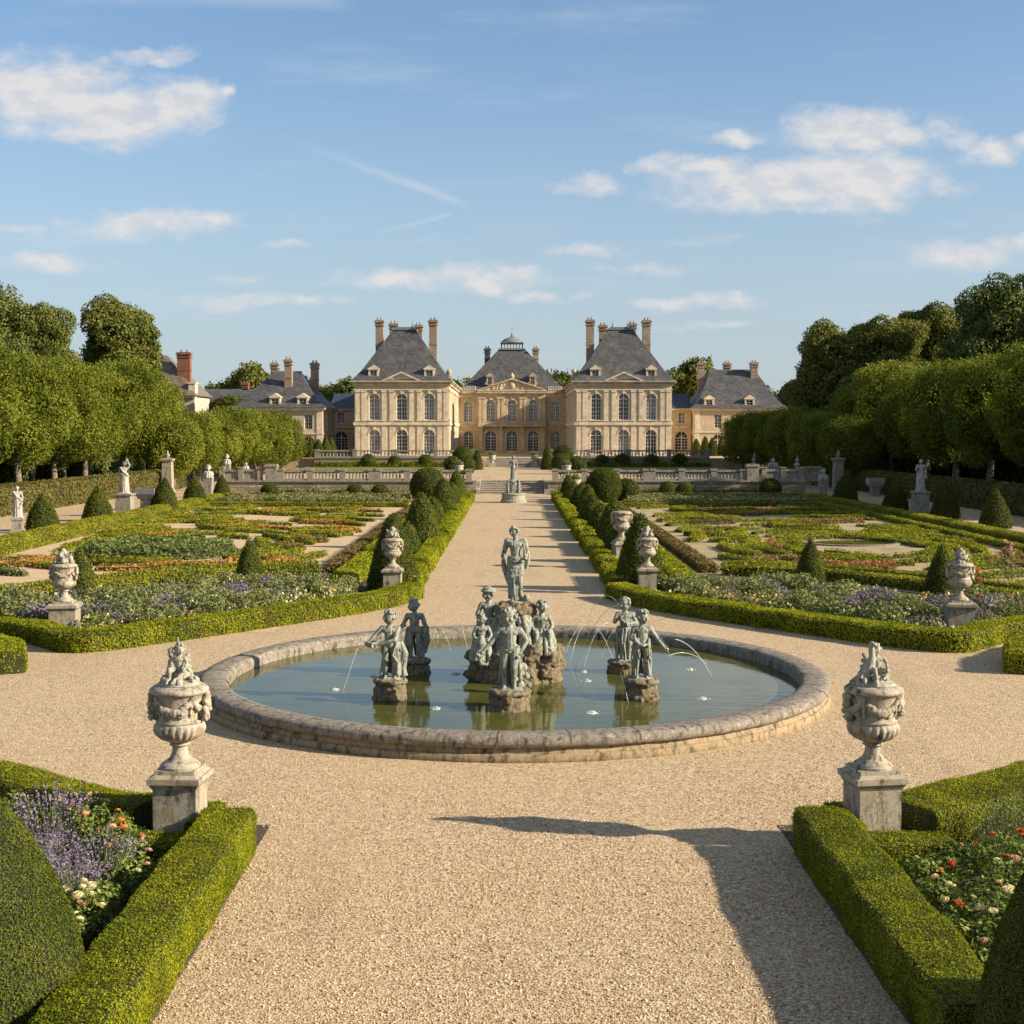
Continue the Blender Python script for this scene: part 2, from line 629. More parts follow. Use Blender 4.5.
def slate(name, base, warm=None):
    m, nt, bs, out = new_mat(name)
    p = pos(nt)
    sep = nt.node('ShaderNodeSeparateXYZ')
    nt.l.new(p, sep.inputs[0])
    cmb = nt.node('ShaderNodeCombineXYZ')
    nt.l.new(nt.math('ADD', sep.outputs[0], sep.outputs[1]), cmb.inputs[0])
    nt.l.new(sep.outputs[2], cmb.inputs[1])
    br = nt.node('ShaderNodeTexBrick')
    nt.l.new(cmb.outputs[0], br.inputs['Vector'])
    br.inputs['Scale'].default_value = 1
    br.inputs['Brick Width'].default_value = 0.34
    br.inputs['Row Height'].default_value = 0.24
    br.inputs['Mortar Size'].default_value = 0.012
    br.inputs['Color1'].default_value = (*[x * .7 for x in base], 1)
    br.inputs['Color2'].default_value = (*[x * 1.35 for x in base], 1)
    br.inputs['Mortar'].default_value = (*[x * .5 for x in base], 1)
    n = nt.noise(p, 0.7, 6, 0.7)
    stv = nt.noise(nt.vmath('MULTIPLY', p, (1.6, 1.6, 0.2)), 1.0, 5, 0.7)
    c = nt.mix(nt.maprange(n, 0.45, 0.7, 0, 0.6), br.outputs[0], warm or tuple(x * 1.6 for x in base))
    c = nt.mix(nt.maprange(stv, 0.5, 0.75, 0, 0.5), c, tuple(x * .5 for x in base))
    nt.put(bs.inputs['Base Color'], c)
    bs.inputs['Roughness'].default_value = 0.6
    bump(nt, bs, br.outputs['Fac'], -0.3, 0.02)
    return m


def build_materials():
    # gravel
    m, nt, bs, out = new_mat('gravel')
    p = pos(nt)
    flat = nt.vmath('MULTIPLY', p, (1, 1, 0.2))
    v1 = nt.node('ShaderNodeTexVoronoi')
    nt.put(v1.inputs['Vector'], nt.vmath('ADD', flat, nt.vmath('MULTIPLY', nt.noise(flat, 14, 2, .5, 'Color'), (.05, .05, 0))))
    v1.inputs['Scale'].default_value = 36
    v2 = nt.voronoi(flat, 70)
    nb = nt.noise(p, 0.35, 5, 0.6)
    nm = nt.noise(p, 3.2, 4, 0.6)
    sepc = nt.node('ShaderNodeSeparateColor')
    nt.l.new(v1.outputs['Color'], sepc.inputs[0])
    c = nt.ramp(sepc.outputs[0], [(0.0, (0.25, 0.163, 0.082)), (0.25, (0.42, 0.308, 0.185)), (0.6, (0.54, 0.415, 0.265)), (1.0, (0.70, 0.57, 0.40))])
    gap = nt.maprange(v1.outputs['Distance'], 0.45, 0.9, 0, 0.7)
    c = nt.mix(gap, c, (0.20, 0.13, 0.065))
    c = nt.mix(nt.maprange(nb, 0.35, 0.7, 0, 0.35), c, (0.52, 0.39, 0.235))
    c = nt.mix(nt.maprange(nm, 0.5, 0.75, 0, 0.35), c, (0.33, 0.225, 0.12))
    lane = nt.noise(nt.vmath('MULTIPLY', p, (1.1, 0.12, 1)), 1.0, 4, 0.6)
    c = nt.mix(nt.maprange(lane, 0.5, 0.72, 0, 0.30), c, (0.30, 0.215, 0.125))
    spot = nt.noise(nt.vmath('ADD', p, (4.2, 8.1, 0)), 1.1, 6, 0.75)
    c = nt.mix(nt.maprange(spot, 0.60, 0.78, 0, 0.45), c, (0.25, 0.18, 0.105))
    nt.put(bs.inputs['Base Color'], c)
    bs.inputs['Roughness'].default_value = 0.9
    bs.inputs['Specular IOR Level'].default_value = 0.2
    h = nt.math('SUBTRACT', 1.0, v1.outputs['Distance'])
    h = nt.math('ADD', h, nt.math('MULTIPLY', v2, -0.35))
    h = nt.math('ADD', h, nt.math('MULTIPLY', nm, 0.8))
    bump(nt, bs, h, 0.6, 0.015)

    # loose pebbles on it
    m, nt, bs, out = new_mat('pebble')
    g = nt.node('ShaderNodeNewGeometry')
    nt.put(bs.inputs['Base Color'], nt.ramp(g.outputs['Random Per Island'], [(0.0, (0.26, 0.175, 0.095)), (0.3, (0.43, 0.31, 0.18)), (0.7, (0.56, 0.43, 0.275)), (1.0, (0.72, 0.60, 0.44))]))
    bs.inputs['Roughness'].default_value = 0.85
    bs.inputs['Specular IOR Level'].default_value = 0.2

    # pale beaten parterre ground
    m, nt, bs, out = new_mat('parterre_ground')
    p = pos(nt)
    n1 = nt.noise(p, 1.2, 6, 0.65)
    n2 = nt.noise(p, 18, 5, 0.7)
    c = nt.ramp(n1, [(0.3, (0.48, 0.335, 0.18)), (0.6, (0.60, 0.44, 0.26)), (0.8, (0.52, 0.33, 0.18))])
    c = nt.mix(nt.maprange(n2, 0.3, 0.75, 0, 0.45), c, (0.30, 0.22, 0.13))
    nt.put(bs.inputs['Base Color'], c)
    bs.inputs['Roughness'].default_value = 0.95
    bump(nt, bs, n2, 0.6, 0.03)

    # right parterre ground: the same earth, greened over
    m, nt, bs, out = new_mat('parterre_ground_green')
    p = pos(nt)
    n1 = nt.noise(p, 0.9, 6, 0.65)
    n2 = nt.noise(p, 18, 5, 0.7)
    c = nt.ramp(n1, [(0.35, (0.24, 0.20, 0.08)), (0.5, (0.37, 0.285, 0.155)), (0.68, (0.48, 0.365, 0.22))])
    c = nt.mix(nt.maprange(n2, 0.3, 0.75, 0, 0.45), c, (0.20, 0.16, 0.08))
    nt.put(bs.inputs['Base Color'], c)
    bs.inputs['Roughness'].default_value = 0.95
    bump(nt, bs, n2, 0.6, 0.03)

    # thin grass over soil
    def turf(name, a, b, d):
        m, nt, bs, out = new_mat(name)
        p = pos(nt)
        n1 = nt.noise(p, 0.9, 6, 0.65)
        n2 = nt.noise(p, 25, 5, 0.75)
        c = nt.ramp(n1, [(0.3, a), (0.55, b), (0.75, d)])
        c = nt.mix(nt.maprange(n2, 0.35, 0.7, 0, 0.6), c, tuple(x * .45 for x in a))
        nt.put(bs.inputs['Base Color'], c)
        bs.inputs['Roughness'].default_value = 0.9
        bump(nt, bs, n2, 1.0, 0.06)
    turf('lawn', (0.14, 0.155, 0.035), (0.19, 0.20, 0.05), (0.23, 0.20, 0.07))
    turf('woodland_floor', (0.05, 0.045, 0.02), (0.07, 0.06, 0.03), (0.05, 0.06, 0.02))
    turf('meadow', (0.08, 0.09, 0.03), (0.1, 0.11, 0.04), (0.13, 0.11, 0.05))

    # soil
    m, nt, bs, out = new_mat('soil')
    p = pos(nt)
    n2 = nt.noise(p, 14, 6, 0.75)
    nt.put(bs.inputs['Base Color'], nt.ramp(n2, [(0.3, (0.028, 0.019, 0.012)), (0.7, (0.11, 0.075, 0.047))]))
    bs.inputs['Roughness'].default_value = 0.95
    bump(nt, bs, n2, 1.0, 0.05)

    # pool water: murky green under a mirror of sky
    m, nt, bs, out = new_mat('water')
    p = pos(nt)
    n1 = nt.noise(nt.vmath('MULTIPLY', p, (0.8, 2.6, 1)), 1.6, 3, 0.5)
    n2 = nt.noise(nt.vmath('MULTIPLY', p, (1.0, 2.6, 1)), 7.0, 3, 0.5)
    nb = nt.noise(p, 0.5, 4, 0.6)
    nt.put(bs.inputs['Base Color'], nt.ramp(nb, [(0.35, (0.055, 0.060, 0.014)), (0.65, (0.095, 0.095, 0.025))]))
    bs.inputs['Roughness'].default_value = 0.03
    bs.inputs['IOR'].default_value = 1.33
    bs.inputs['Specular IOR Level'].default_value = 0.5
    bump(nt, bs, nt.math('ADD', n1, nt.math('MULTIPLY', n2, 0.2)), 0.05, 0.08)

    stone('urn_stone', (0.395, 0.35, 0.28), (0.045, 0.040, 0.033), (0.58, 0.54, 0.45), 2.6, 0.95, 0.7, 0.6, 0.012, warm=(0.36, 0.28, 0.17))
    stone('pedestal_stone', (0.37, 0.325, 0.255), (0.05, 0.044, 0.035), (0.56, 0.51, 0.41), 1.7, 0.9, 0.4, 0.6, 0.012, warm=(0.33, 0.25, 0.15))
    stone('statue_stone', (0.44, 0.415, 0.37), (0.08, 0.075, 0.065), (0.66, 0.64, 0.6), 2.0, 0.6, 0.4, 0.4, 0.01)
    stone('mossy_stone', (0.38, 0.36, 0.29), (0.06, 0.065, 0.055), (0.55, 0.56, 0.50), 3.0, 0.72, 0.5, 0.6, 0.012, warm=(0.22, 0.235, 0.17))
    stone('fountain_lead', (0.31, 0.325, 0.275), (0.026, 0.028, 0.024), (0.52, 0.53, 0.47), 4.5, 0.9, 0.55, 0.7, 0.012, warm=(0.22, 0.215, 0.14), rough=0.65)
    stone('fountain_rock', (0.24, 0.20, 0.13), (0.03, 0.026, 0.018), (0.46, 0.45, 0.38), 3.5, 0.85, 0.5, 1.0, 0.04, warm=(0.33, 0.20, 0.075))
    stone('basin_stone', (0.25, 0.22, 0.178), (0.045, 0.038, 0.031), (0.52, 0.49, 0.43), 1.6, 0.95, 0.8, 1.0, 0.025, warm=(0.23, 0.185, 0.125))
    stone('basin_base', (0.34, 0.255, 0.15), (0.05, 0.04, 0.028), (0.46, 0.40, 0.3), 1.6, 0.9, 0.3, 0.6, 0.015)
    stone('balustrade_stone', (0.31, 0.28, 0.225), (0.07, 0.06, 0.048), (0.52, 0.49, 0.41), 1.4, 0.75, 0.4, 0.5, 0.02)
    stone('step_stone', (0.40, 0.35, 0.29), (0.10, 0.085, 0.07), (0.5, 0.46, 0.4), 0.8, 0.6, 0.3, 0.5, 0.02)
    stone('pot_stone', (0.42, 0.39, 0.33), (0.12, 0.105, 0.085), (0.66, 0.63, 0.57), 2, 0.4, 0.3, 0.4, 0.01)

    masonry('limestone', (0.60, 0.515, 0.385), (0.60, 0.465, 0.30), var=0.10, stain=0.30)
    masonry('limestone_court', (0.57, 0.455, 0.30), (0.55, 0.38, 0.21), var=0.12, stain=0.45)
    masonry('limestone_wing', (0.54, 0.455, 0.33), (0.54, 0.41, 0.25), var=0.12, stain=0.35)
    masonry('limestone_gallery', (0.54, 0.41, 0.255), (0.52, 0.33, 0.16), var=0.12, stain=0.45)
    masonry('outhouse_stone', (0.56, 0.49, 0.38), (0.46, 0.36, 0.25), var=0.15, stain=0.4)
    masonry('rubble_wall', (0.34, 0.29, 0.21), (0.25, 0.20, 0.13), bw=0.62, bh=0.25, mortar=(0.10, 0.085, 0.06), var=0.38, stain=0.6, msize=0.03, bstr=0.8)
    masonry('chimney_brick', (0.32, 0.25, 0.185), (0.28, 0.19, 0.13), bw=0.5, bh=0.17, mortar=(0.33, 0.28, 0.22), var=0.3, stain=0.55, msize=0.015)
    masonry('red_brick', (0.27, 0.115, 0.07), (0.21, 0.085, 0.05), bw=0.3, bh=0.1, mortar=(0.3, 0.2, 0.15), var=0.3, stain=0.4, msize=0.01)
    plain('trim_stone', (0.60, 0.51, 0.375), 0.85, 1.5, 0.28, 0.3, 0.03)
    plain('trim_court', (0.52, 0.41, 0.27), 0.85, 1.5, 0.32, 0.3, 0.03)
    plain('cornice_stone', (0.42, 0.355, 0.26), 0.85, 1.2, 0.4, 0.3, 0.03)
    slate('slate', (0.068, 0.068, 0.072), (0.15, 0.138, 0.12))
    slate('slate_blue', (0.030, 0.040, 0.066), (0.04, 0.05, 0.075))
    slate('tile_brown', (0.16, 0.125, 0.10), (0.24, 0.19, 0.15))
    plain('lead', (0.18, 0.185, 0.19), 0.5, 3, 0.3, 0.2, 0.01)
    plain('white_paint', (0.66, 0.64, 0.58), 0.5, 6, 0.1, 0.1, 0.004)
    plain('bark', (0.17, 0.135, 0.10), 0.9, 5, 0.45, 1.0, 0.05)
    plain('dark_bark', (0.07, 0.055, 0.04), 0.9, 5, 0.45, 1.0, 0.05)
    plain('edging', (0.055, 0.04, 0.03), 0.8, 9, 0.4, 0.5, 0.01)
    plain('stem', (0.10, 0.14, 0.04), 0.6, 20, 0.3, 0.1, 0.002)
    for nm, c, r in (('glass', (0.035, 0.04, 0.048), 0.06), ('glass_pale', (0.20, 0.21, 0.215), 0.12)):
        m, nt, bs, out = new_mat(nm)
        n = nt.noise(pos(nt), 0.9, 3, 0.5)
        nt.put(bs.inputs['Base Color'], nt.ramp(n, [(0.35, tuple(x * .6 for x in c)), (0.65, tuple(x * 1.4 for x in c))]))
        bs.inputs['Roughness'].default_value = r
        bump(nt, bs, nt.noise(pos(nt), 1.6, 2, .5), 0.08, 0.05)
    m, nt, bs, out = new_mat('jet_water')
    bs.inputs['Base Color'].default_value = (0.86, 0.9, 0.92, 1)
    bs.inputs['Roughness'].default_value = 0.12
    bs.inputs['Transmission Weight'].default_value = 0.35
    bs.inputs['IOR'].default_value = 1.33
    m, nt, bs, out = new_mat('foam')
    bs.inputs['Base Color'].default_value = (0.62, 0.65, 0.63, 1)
    bs.inputs['Roughness'].default_value = 0.35

    # foliage
    leaf_mat('box_leaf', (0.09, 0.115, 0.006), (0.24, 0.268, 0.010), (0.43, 0.425, 0.025), 1.5, 0.35, brown=.45)
    leaf_mat('box_leaf_far', (0.10, 0.13, 0.010), (0.25, 0.262, 0.016), (0.41, 0.385, 0.03), 0.5, 0.3, brown=.4)
    leaf_mat('rust_leaf', (0.10, 0.085, 0.025), (0.19, 0.14, 0.05), (0.30, 0.17, 0.06), 0.9, 0.2)
    leaf_mat('bluegreen_leaf', (0.085, 0.115, 0.03), (0.145, 0.185, 0.05), (0.23, 0.26, 0.09), 0.6, 0.2)
    leaf_mat('yew_leaf', (0.045, 0.062, 0.008), (0.092, 0.115, 0.014), (0.165, 0.175, 0.028), 2.0, 0.14, spec=.05)
    leaf_mat('yew_leaf_far', (0.040, 0.056, 0.008), (0.080, 0.098, 0.013), (0.13, 0.14, 0.024), 0.8, 0.12, spec=.05)
    leaf_mat('lime_leaf', (0.058, 0.084, 0.008), (0.148, 0.178, 0.018), (0.30, 0.31, 0.048), 0.35, 0.36)
    leaf_mat('tree_leaf', (0.055, 0.074, 0.014), (0.125, 0.145, 0.028), (0.23, 0.225, 0.06), 0.22, 0.22)
    leaf_mat('tree_leaf_dark', (0.046, 0.072, 0.016), (0.10, 0.132, 0.032), (0.19, 0.21, 0.065), 0.22, 0.22)
    leaf_mat('hornbeam_leaf', (0.075, 0.075, 0.015), (0.135, 0.125, 0.03), (0.20, 0.165, 0.05), 0.5, 0.2)
    leaf_mat('rose_leaf', (0.06, 0.095, 0.014), (0.145, 0.195, 0.035), (0.28, 0.33, 0.085), 3, 0.25)
    leaf_mat('herb_leaf', (0.10, 0.125, 0.04), (0.185, 0.21, 0.075), (0.30, 0.31, 0.14), 1.2, 0.25)
    leaf_mat('lavender_leaf', (0.11, 0.14, 0.07), (0.18, 0.21, 0.11), (0.26, 0.28, 0.16), 2, 0.2)
    leaf_mat('lavender_flower', (0.14, 0.10, 0.17), (0.22, 0.165, 0.265), (0.33, 0.27, 0.36), 3, 0.2)
    leaf_mat('orange_petal', (0.55, 0.13, 0.02), (0.72, 0.24, 0.045), (0.80, 0.40, 0.13), 4, 0.3)
    leaf_mat('red_petal', (0.42, 0.05, 0.02), (0.58, 0.09, 0.04), (0.66, 0.2, 0.12), 4, 0.3)
    leaf_mat('cream_petal', (0.62, 0.55, 0.32), (0.76, 0.70, 0.48), (0.84, 0.80, 0.66), 4, 0.3)
    leaf_mat('apricot_petal', (0.60, 0.33, 0.14), (0.70, 0.45, 0.22), (0.78, 0.58, 0.36), 4, 0.3)
    leaf_mat('pink_petal', (0.52, 0.25, 0.24), (0.64, 0.36, 0.36), (0.74, 0.52, 0.50), 4, 0.3)
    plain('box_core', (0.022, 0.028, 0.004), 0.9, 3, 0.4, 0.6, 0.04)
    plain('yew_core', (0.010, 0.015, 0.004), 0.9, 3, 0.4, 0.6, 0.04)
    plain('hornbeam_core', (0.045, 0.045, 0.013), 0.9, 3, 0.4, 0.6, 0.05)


build_materials()
M_ = MAT
# ------------------------------------------------------------------ the setting
def sheet(name, x0, x1, y0, y1, z, mat, kind='structure'):
    mb = MB()
    mb.add([(x0, y0, z), (x1, y0, z), (x1, y1, z), (x0, y1, z)], [(0, 1, 2, 3)])
    o = mb.build(name, M_[mat])
    return tag(o, kind=kind)


sheet('ground', -2500, 2500, -400, 4000, -0.02, 'meadow')
sheet('gravel_court', -31.8, 31.8, -12, 165, 0.0, 'gravel')
sheet('woodland_floor', -160, -30.6, 20, 330, 0.006, 'woodland_floor')
sheet('woodland_floor', 30.6, 160, 20, 330, 0.006, 'woodland_floor')
sheet('parterre_ground', -22.6, -5.9, 33.0, 103.5, 0.004, 'parterre_ground')
sheet('parterre_ground', 6.1, 23.6, 33.0, 103.5, 0.004, 'parterre_ground_green')

# upper terraces: raised ground behind the walls, open at the steps
T1, T2 = 1.0, 2.0
mb = MB()
for (x0, x1, y0, y1) in ((-24, -2.62, 110.4, 159.6), (2.62, 24, 110.4, 159.6), (-2.62, 2.62, 113.0, 159.6)):
    mb.box(x0, x1, y0, y1, -0.1, T1)
tag(mb.build('terrace', M_['step_stone']), kind='structure')
sheet('lawn', -23.6, -4.2, 133.5, 158.8, T1 + 0.005, 'lawn')
sheet('lawn', 4.2, 23.6, 133.5, 158.8, T1 + 0.005, 'lawn')
sheet('terrace_path', -23.7, 23.7, 113.2, 133.2, T1 + 0.004, 'gravel')
sheet('terrace_path', -4.1, 4.1, 133.2, 159.4, T1 + 0.004, 'gravel')
mb = MB()
for (x0, x1, y0, y1) in ((-62, -3.2, 160.4, 330), (3.2, 62, 160.4, 330), (-3.2, 3.2, 163.4, 330)):
    mb.box(x0, x1, y0, y1, -0.1, T2)
tag(mb.build('upper_terrace', M_['gravel']), kind='structure')


def flight(name, label, x0, x1, y0, z0, n, rise, tread):
    t = thing(name, label, 'steps', (0, y0, z0))
    for i in range(n):
        mb = MB()
        mb.box(x0, x1, i * tread, n * tread + .4 - 0.003 * i, i * rise + (0.001 if i else -0.05), (i + 1) * rise)
        mb.box(x0 - .0, x1 + .0, i * tread - .03, i * tread, (i + 1) * rise - .05, (i + 1) * rise - 0.002)
        mb.build('step', M_['step_stone'], t)
    return t


flight('stone_steps', 'broad stone steps at the far end of the central gravel alley', -2.6, 2.6, 110.2, 0.0, 6, T1 / 6, .46)
flight('stone_steps', 'upper stone steps leading onto the forecourt before the middle facade', -3.15, 3.15, 160.6, T1, 6, 1.0 / 6, .46)


def pebbles():
    """loose stones lying on the near gravel"""
    rng = np.random.default_rng(23)
    n = 150000
    y = 10.2 + 11.0 * rng.random(n) ** 1.15
    x = rng.uniform(-6.5, 6.5, n)
    lim_l = np.where(y < 15.55, -3.02, np.where(y < 18.5, -3.6 - (y - 15.5) * .9, -6.5))
    lim_r = np.where(y < 15.55, 3.28, np.where(y < 18.5, 3.9 + (y - 15.5) * .9, 6.5))
    fade = np.interp(y, [10, 14, 18, 21], [1, .8, .45, .1])
    ok = (x > lim_l) & (x < lim_r) & ((x - .04) ** 2 + (y - 25.75) ** 2 > 6.05 ** 2) & (rng.random(n) < fade)
    # scuffed lanes carry fewer loose stones
    pt = np.stack([x, y, np.zeros(n)], 1)
    ok &= rng.random(n) < np.clip(.62 + .5 * wob(pt, .9, 2.0), .15, 1)
    x, y = x[ok], y[ok]
    n = len(x)
    r = rng.uniform(.006, .013, n) * np.where(rng.random(n) < .06, 1.6, 1)
    a = rng.uniform(0, 2 * PI, n)
    base = np.array([(1, 0, 0), (.25, .8, 0), (-.8, .5, 0), (-.7, -.6, 0), (.4, -.75, 0), (.1, .05, .75), (0, 0, -.5)])
    V = np.repeat(base[None], n, 0) * rng.uniform(.7, 1.2, (n, 7, 1)) * r[:, None, None]
    c, s = np.cos(a)[:, None], np.sin(a)[:, None]
    X = V[:, :, 0] * c - V[:, :, 1] * s + x[:, None]
    Y = V[:, :, 0] * s + V[:, :, 1] * c + y[:, None]
    Z = V[:, :, 2] + (r * .3)[:, None]
    f = np.array([(0, 1, 5), (1, 2, 5), (2, 3, 5), (3, 4, 5), (4, 0, 5), (1, 0, 6), (2, 1, 6), (3, 2, 6), (4, 3, 6), (0, 4, 6)])
    F = (f[None] + (np.arange(n) * 7)[:, None, None]).reshape(-1, 3)
    mb = MB()
    mb.add(np.stack([X, Y, Z], -1).reshape(-1, 3), F)
    o = mb.build('gravel', M_['pebble'], smooth=True)
    tag(o, kind='stuff')


pebbles()
# ------------------------------------------------------------------ clipped hedges, topiary, trees
def resample(pts, step, closed=False):
    p = np.array(pts, float)
    if closed:
        p = np.vstack([p, p[:1]])
    seg = np.linalg.norm(np.diff(p, axis=0), axis=1)
    cum = np.concatenate([[0], np.cumsum(seg)])
    n = max(int(cum[-1] / step), 2)
    t = np.linspace(0, cum[-1], n + 1)
    q = np.stack([np.interp(t, cum, p[:, k]) for k in range(2)], 1)
    return q[:-1] if closed else q


def smooth_line(ctrl, n=40):
    """Catmull-Rom through control points"""
    c = [np.array(p, float) for p in ctrl]
    c = [2 * c[0] - c[1]] + c + [2 * c[-1] - c[-2]]
    out = []
    per = max(n // (len(c) - 3), 3)
    for i in range(1, len(c) - 2):
        for t in np.linspace(0, 1, per, endpoint=False):
            a, b, d, e = c[i - 1], c[i], c[i + 1], c[i + 2]
            out.append(.5 * (2 * b + (d - a) * t + (2 * a - 5 * b + 4 * d - e) * t * t + (3 * b - a - 3 * d + e) * t ** 3))
    out.append(c[-2])
    return np.array(out)


def hedge_mesh(name, line, w, h, leaf, core_mat, leaf_mat_, z=0.0, closed=False, step=None, cov=1.35, rough=0.03, taper=None, rng=RNG, aspect=.55):
    """a clipped hedge along a line: solid core with leaves all over it"""
    step = step or max(min(w, h) * .5, .12)
    q = resample(line, step, closed)
    n = len(q)
    if closed:
        d = np.roll(q, -1, 0) - np.roll(q, 1, 0)
    else:
        d = np.gradient(q, axis=0)
    d = d / np.maximum(np.linalg.norm(d, axis=1, keepdims=True), 1e-9)
    nn = np.stack([d[:, 1], -d[:, 0]], 1)
    # mitre so corners keep their width
    if not closed and n > 2:
        seg = np.diff(q, axis=0)
        seg /= np.maximum(np.linalg.norm(seg, axis=1, keepdims=True), 1e-9)
        cosv = np.ones(n)
        cosv[1:-1] = np.sqrt(np.clip((1 + (seg[:-1] * seg[1:]).sum(1)) / 2, .3, 1))
        mit = 1 / cosv
    else:
        mit = np.ones(n)
    prof = [(-.5, 0), (-.505, .45), (-.5, .85), (-.44, .98), (-.2, 1.0), (.2, 1.0), (.44, .98), (.5, .85), (.505, .45), (.5, 0)]
    k = len(prof)
    ws = np.full(n, w) if taper is None else w * np.interp(np.linspace(0, 1, n), np.linspace(0, 1, len(taper)), taper)
    V = np.zeros((n, k, 3))
    for j, (a, b) in enumerate(prof):
        off = (a * ws * mit)[:, None] * nn
        V[:, j, 0] = q[:, 0] + off[:, 0]
        V[:, j, 1] = q[:, 1] + off[:, 1]
        V[:, j, 2] = z + b * h
    V = V.reshape(-1, 3)
    am = rough * min(1.0, h / .4)
    sd_ = float(rng.random() * 9)
    lift = (V[:, 2] > z + .05)
    V[:, 0] += wob(V, 2.3, sd_) * am
    V[:, 1] += wob(V, 2.1, sd_ + 2) * am
    V[:, 2] += wob(V, 1.9, sd_ + 4) * am * lift
    i = np.arange(n if closed else n - 1)[:, None]
    j = np.arange(k - 1)[None, :]
    i2 = (i + 1) % n
    Q = np.stack([i * k + j, i2 * k + j, i2 * k + j + 1, i * k + j + 1], -1).reshape(-1, 4)
    mb = MB()
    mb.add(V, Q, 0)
    capq = []
    if not closed:
        for e in (0, n - 1):
            for a in range(k // 2 - 1):
                capq.append((e * k + a, e * k + a + 1, e * k + k - 2 - a, e * k + k - 1 - a))
        mb.f.append((np.array(capq), 0))
    AQ = np.vstack([Q, np.array(capq)]) if capq else Q
    la = leaf * leaf * aspect * .5 * .9
    p, nr = sample_quads(V, AQ, cov / la, rng)
    # orient outwards
    ctr = np.repeat(q, k, 0)
    d2 = ((p[:, None, :2] - q[None, ::max(1, n // 60)]) ** 2).sum(-1).argmin(1)
    cq = q[::max(1, n // 60)][d2]
    outv = np.stack([p[:, 0] - cq[:, 0], p[:, 1] - cq[:, 1], (p[:, 2] - z - h * .5)], 1)
    flip = ((outv * nr).sum(1) < 0) & (np.abs(nr[:, 2]) < .5)
    nr[flip] *= -1
    nr[(np.abs(nr[:, 2]) >= .5) & (nr[:, 2] < 0)] *= -1
    p = p + nr * (rng.uniform(-.2, 1.15, (len(p), 1)) + .25 * wob(p, 6.0 * .03 / leaf + 1.0, 3.0)[:, None]) * leaf
    p[:, 2] = np.maximum(p[:, 2], z + leaf * .2)
    lv, lf = leaf_quads(p, nr, leaf, .55, rng=rng, aspect=aspect)
    mb.add(lv, lf, 1)
    return mb.mesh(name, [M_[core_mat], M_[leaf_mat_]])


def blob_hedge_mesh(name, cx, cy, rx, ry, h, leaf, core_mat, leaf_mat_, cov=1.3, rough=.08, rng=RNG, bumpy=.15):
    """a low filled oval bed"""
    seg, rings = 36, 6
    mb = MB()
    prof = [(1.0, 0.0), (1.0, .55), (.93, .9), (.7, 1.0), (.35, 1.02), (0.02, 1.03)]
    a = np.linspace(0, 2 * PI, seg, endpoint=False)
    V = np.array([(cx + r * rx * math.cos(t), cy + r * ry * math.sin(t), zz * h) for r, zz in prof for t in a])
    V[:, 2] += np.where(V[:, 2] > .02, wob(V, 1.6, 1.0) * h * bumpy, 0)
    i = np.arange(len(prof) - 1)[:, None]
    j = np.arange(seg)[None, :]
    j2 = (j + 1) % seg
    Q = np.stack([i * seg + j, i * seg + j2, (i + 1) * seg + j2, (i + 1) * seg + j], -1).reshape(-1, 4)
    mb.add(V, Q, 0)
    p, nr = sample_quads(V, Q, cov / (leaf * leaf * .25), rng)
    nr[nr[:, 2] < 0] *= -1
    p = p + nr * rng.uniform(-.3, .9, (len(p), 1)) * leaf
    lv, lf = leaf_quads(p, nr, leaf, .7, rng=rng)
    mb.add(lv, lf, 1)
    return mb.mesh(name, [M_[core_mat], M_[leaf_mat_]])


def topiary_mesh(name, prof, leaf, core_mat='yew_core', leaf_mat_='yew_leaf', cov=1.5, seg=40, rough=.03, rng=RNG, aspect=.5):
    mb = MB()
    pr = resample(prof, max(.06, leaf * .8))
    n = len(pr)
    a = np.linspace(0, 2 * PI, seg, endpoint=False)
    V = np.stack([pr[:, 0][:, None] * np.cos(a), pr[:, 0][:, None] * np.sin(a), np.repeat(pr[:, 1][:, None], seg, 1)], -1).reshape(-1, 3)
    w = wob(V, 1.8, float(rng.random() * 9))[:, None]
    V[:, :2] *= (1 + w * rough)
    i = np.arange(n - 1)[:, None]
    j = np.arange(seg)[None, :]
    j2 = (j + 1) % seg
    Q = np.stack([i * seg + j, i * seg + j2, (i + 1) * seg + j2, (i + 1) * seg + j], -1).reshape(-1, 4)
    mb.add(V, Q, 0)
    p, nr = sample_quads(V, Q, cov / (leaf * leaf * aspect * .45), rng)
    p = p + nr * (rng.uniform(-.2, 1.2, (len(p), 1)) + .25 * wob(p, 6.0 * .03 / leaf + 1.0, 3.0)[:, None]) * leaf
    lv, lf = leaf_quads(p, nr, leaf, .65, rng=rng, aspect=aspect)
    mb.add(lv, lf, 1)
    return mb.mesh(name, [M_[core_mat], M_[leaf_mat_]])


def cone_prof(r, h, bulge=.12, tip=.06, n=18):
    out = [(r * .86, 0.0), (r * .97, h * .04)]
    for t in np.linspace(.08, 1, n):
        rr = r * (1 - t) + bulge * r * math.sin(PI * t) * 2
        rr = max(rr, tip * r * math.sqrt(max(0, 1 - ((t - .93) / .07) ** 2)) if t > .93 else rr)
        out.append((max(rr, 0.004), h * t))
    return out


def bullet_prof(r, h, n=18, k=2.2):
    out = [(r * .88, 0.0)]
    for t in np.linspace(.03, 1, n):
        out.append((max(r * (1 - t ** k) ** (1 / 1.35), 0.004), h * t))
    return out


def ball_prof(r, h, n=18):
    out = [(r * .55, 0.0)]
    for t in np.linspace(-.38, .5, n):
        out.append((max(r * math.cos(PI * t), .004), h * (math.sin(PI * t) + math.sin(PI * .38)) / (1 + math.sin(PI * .38))))
    return out


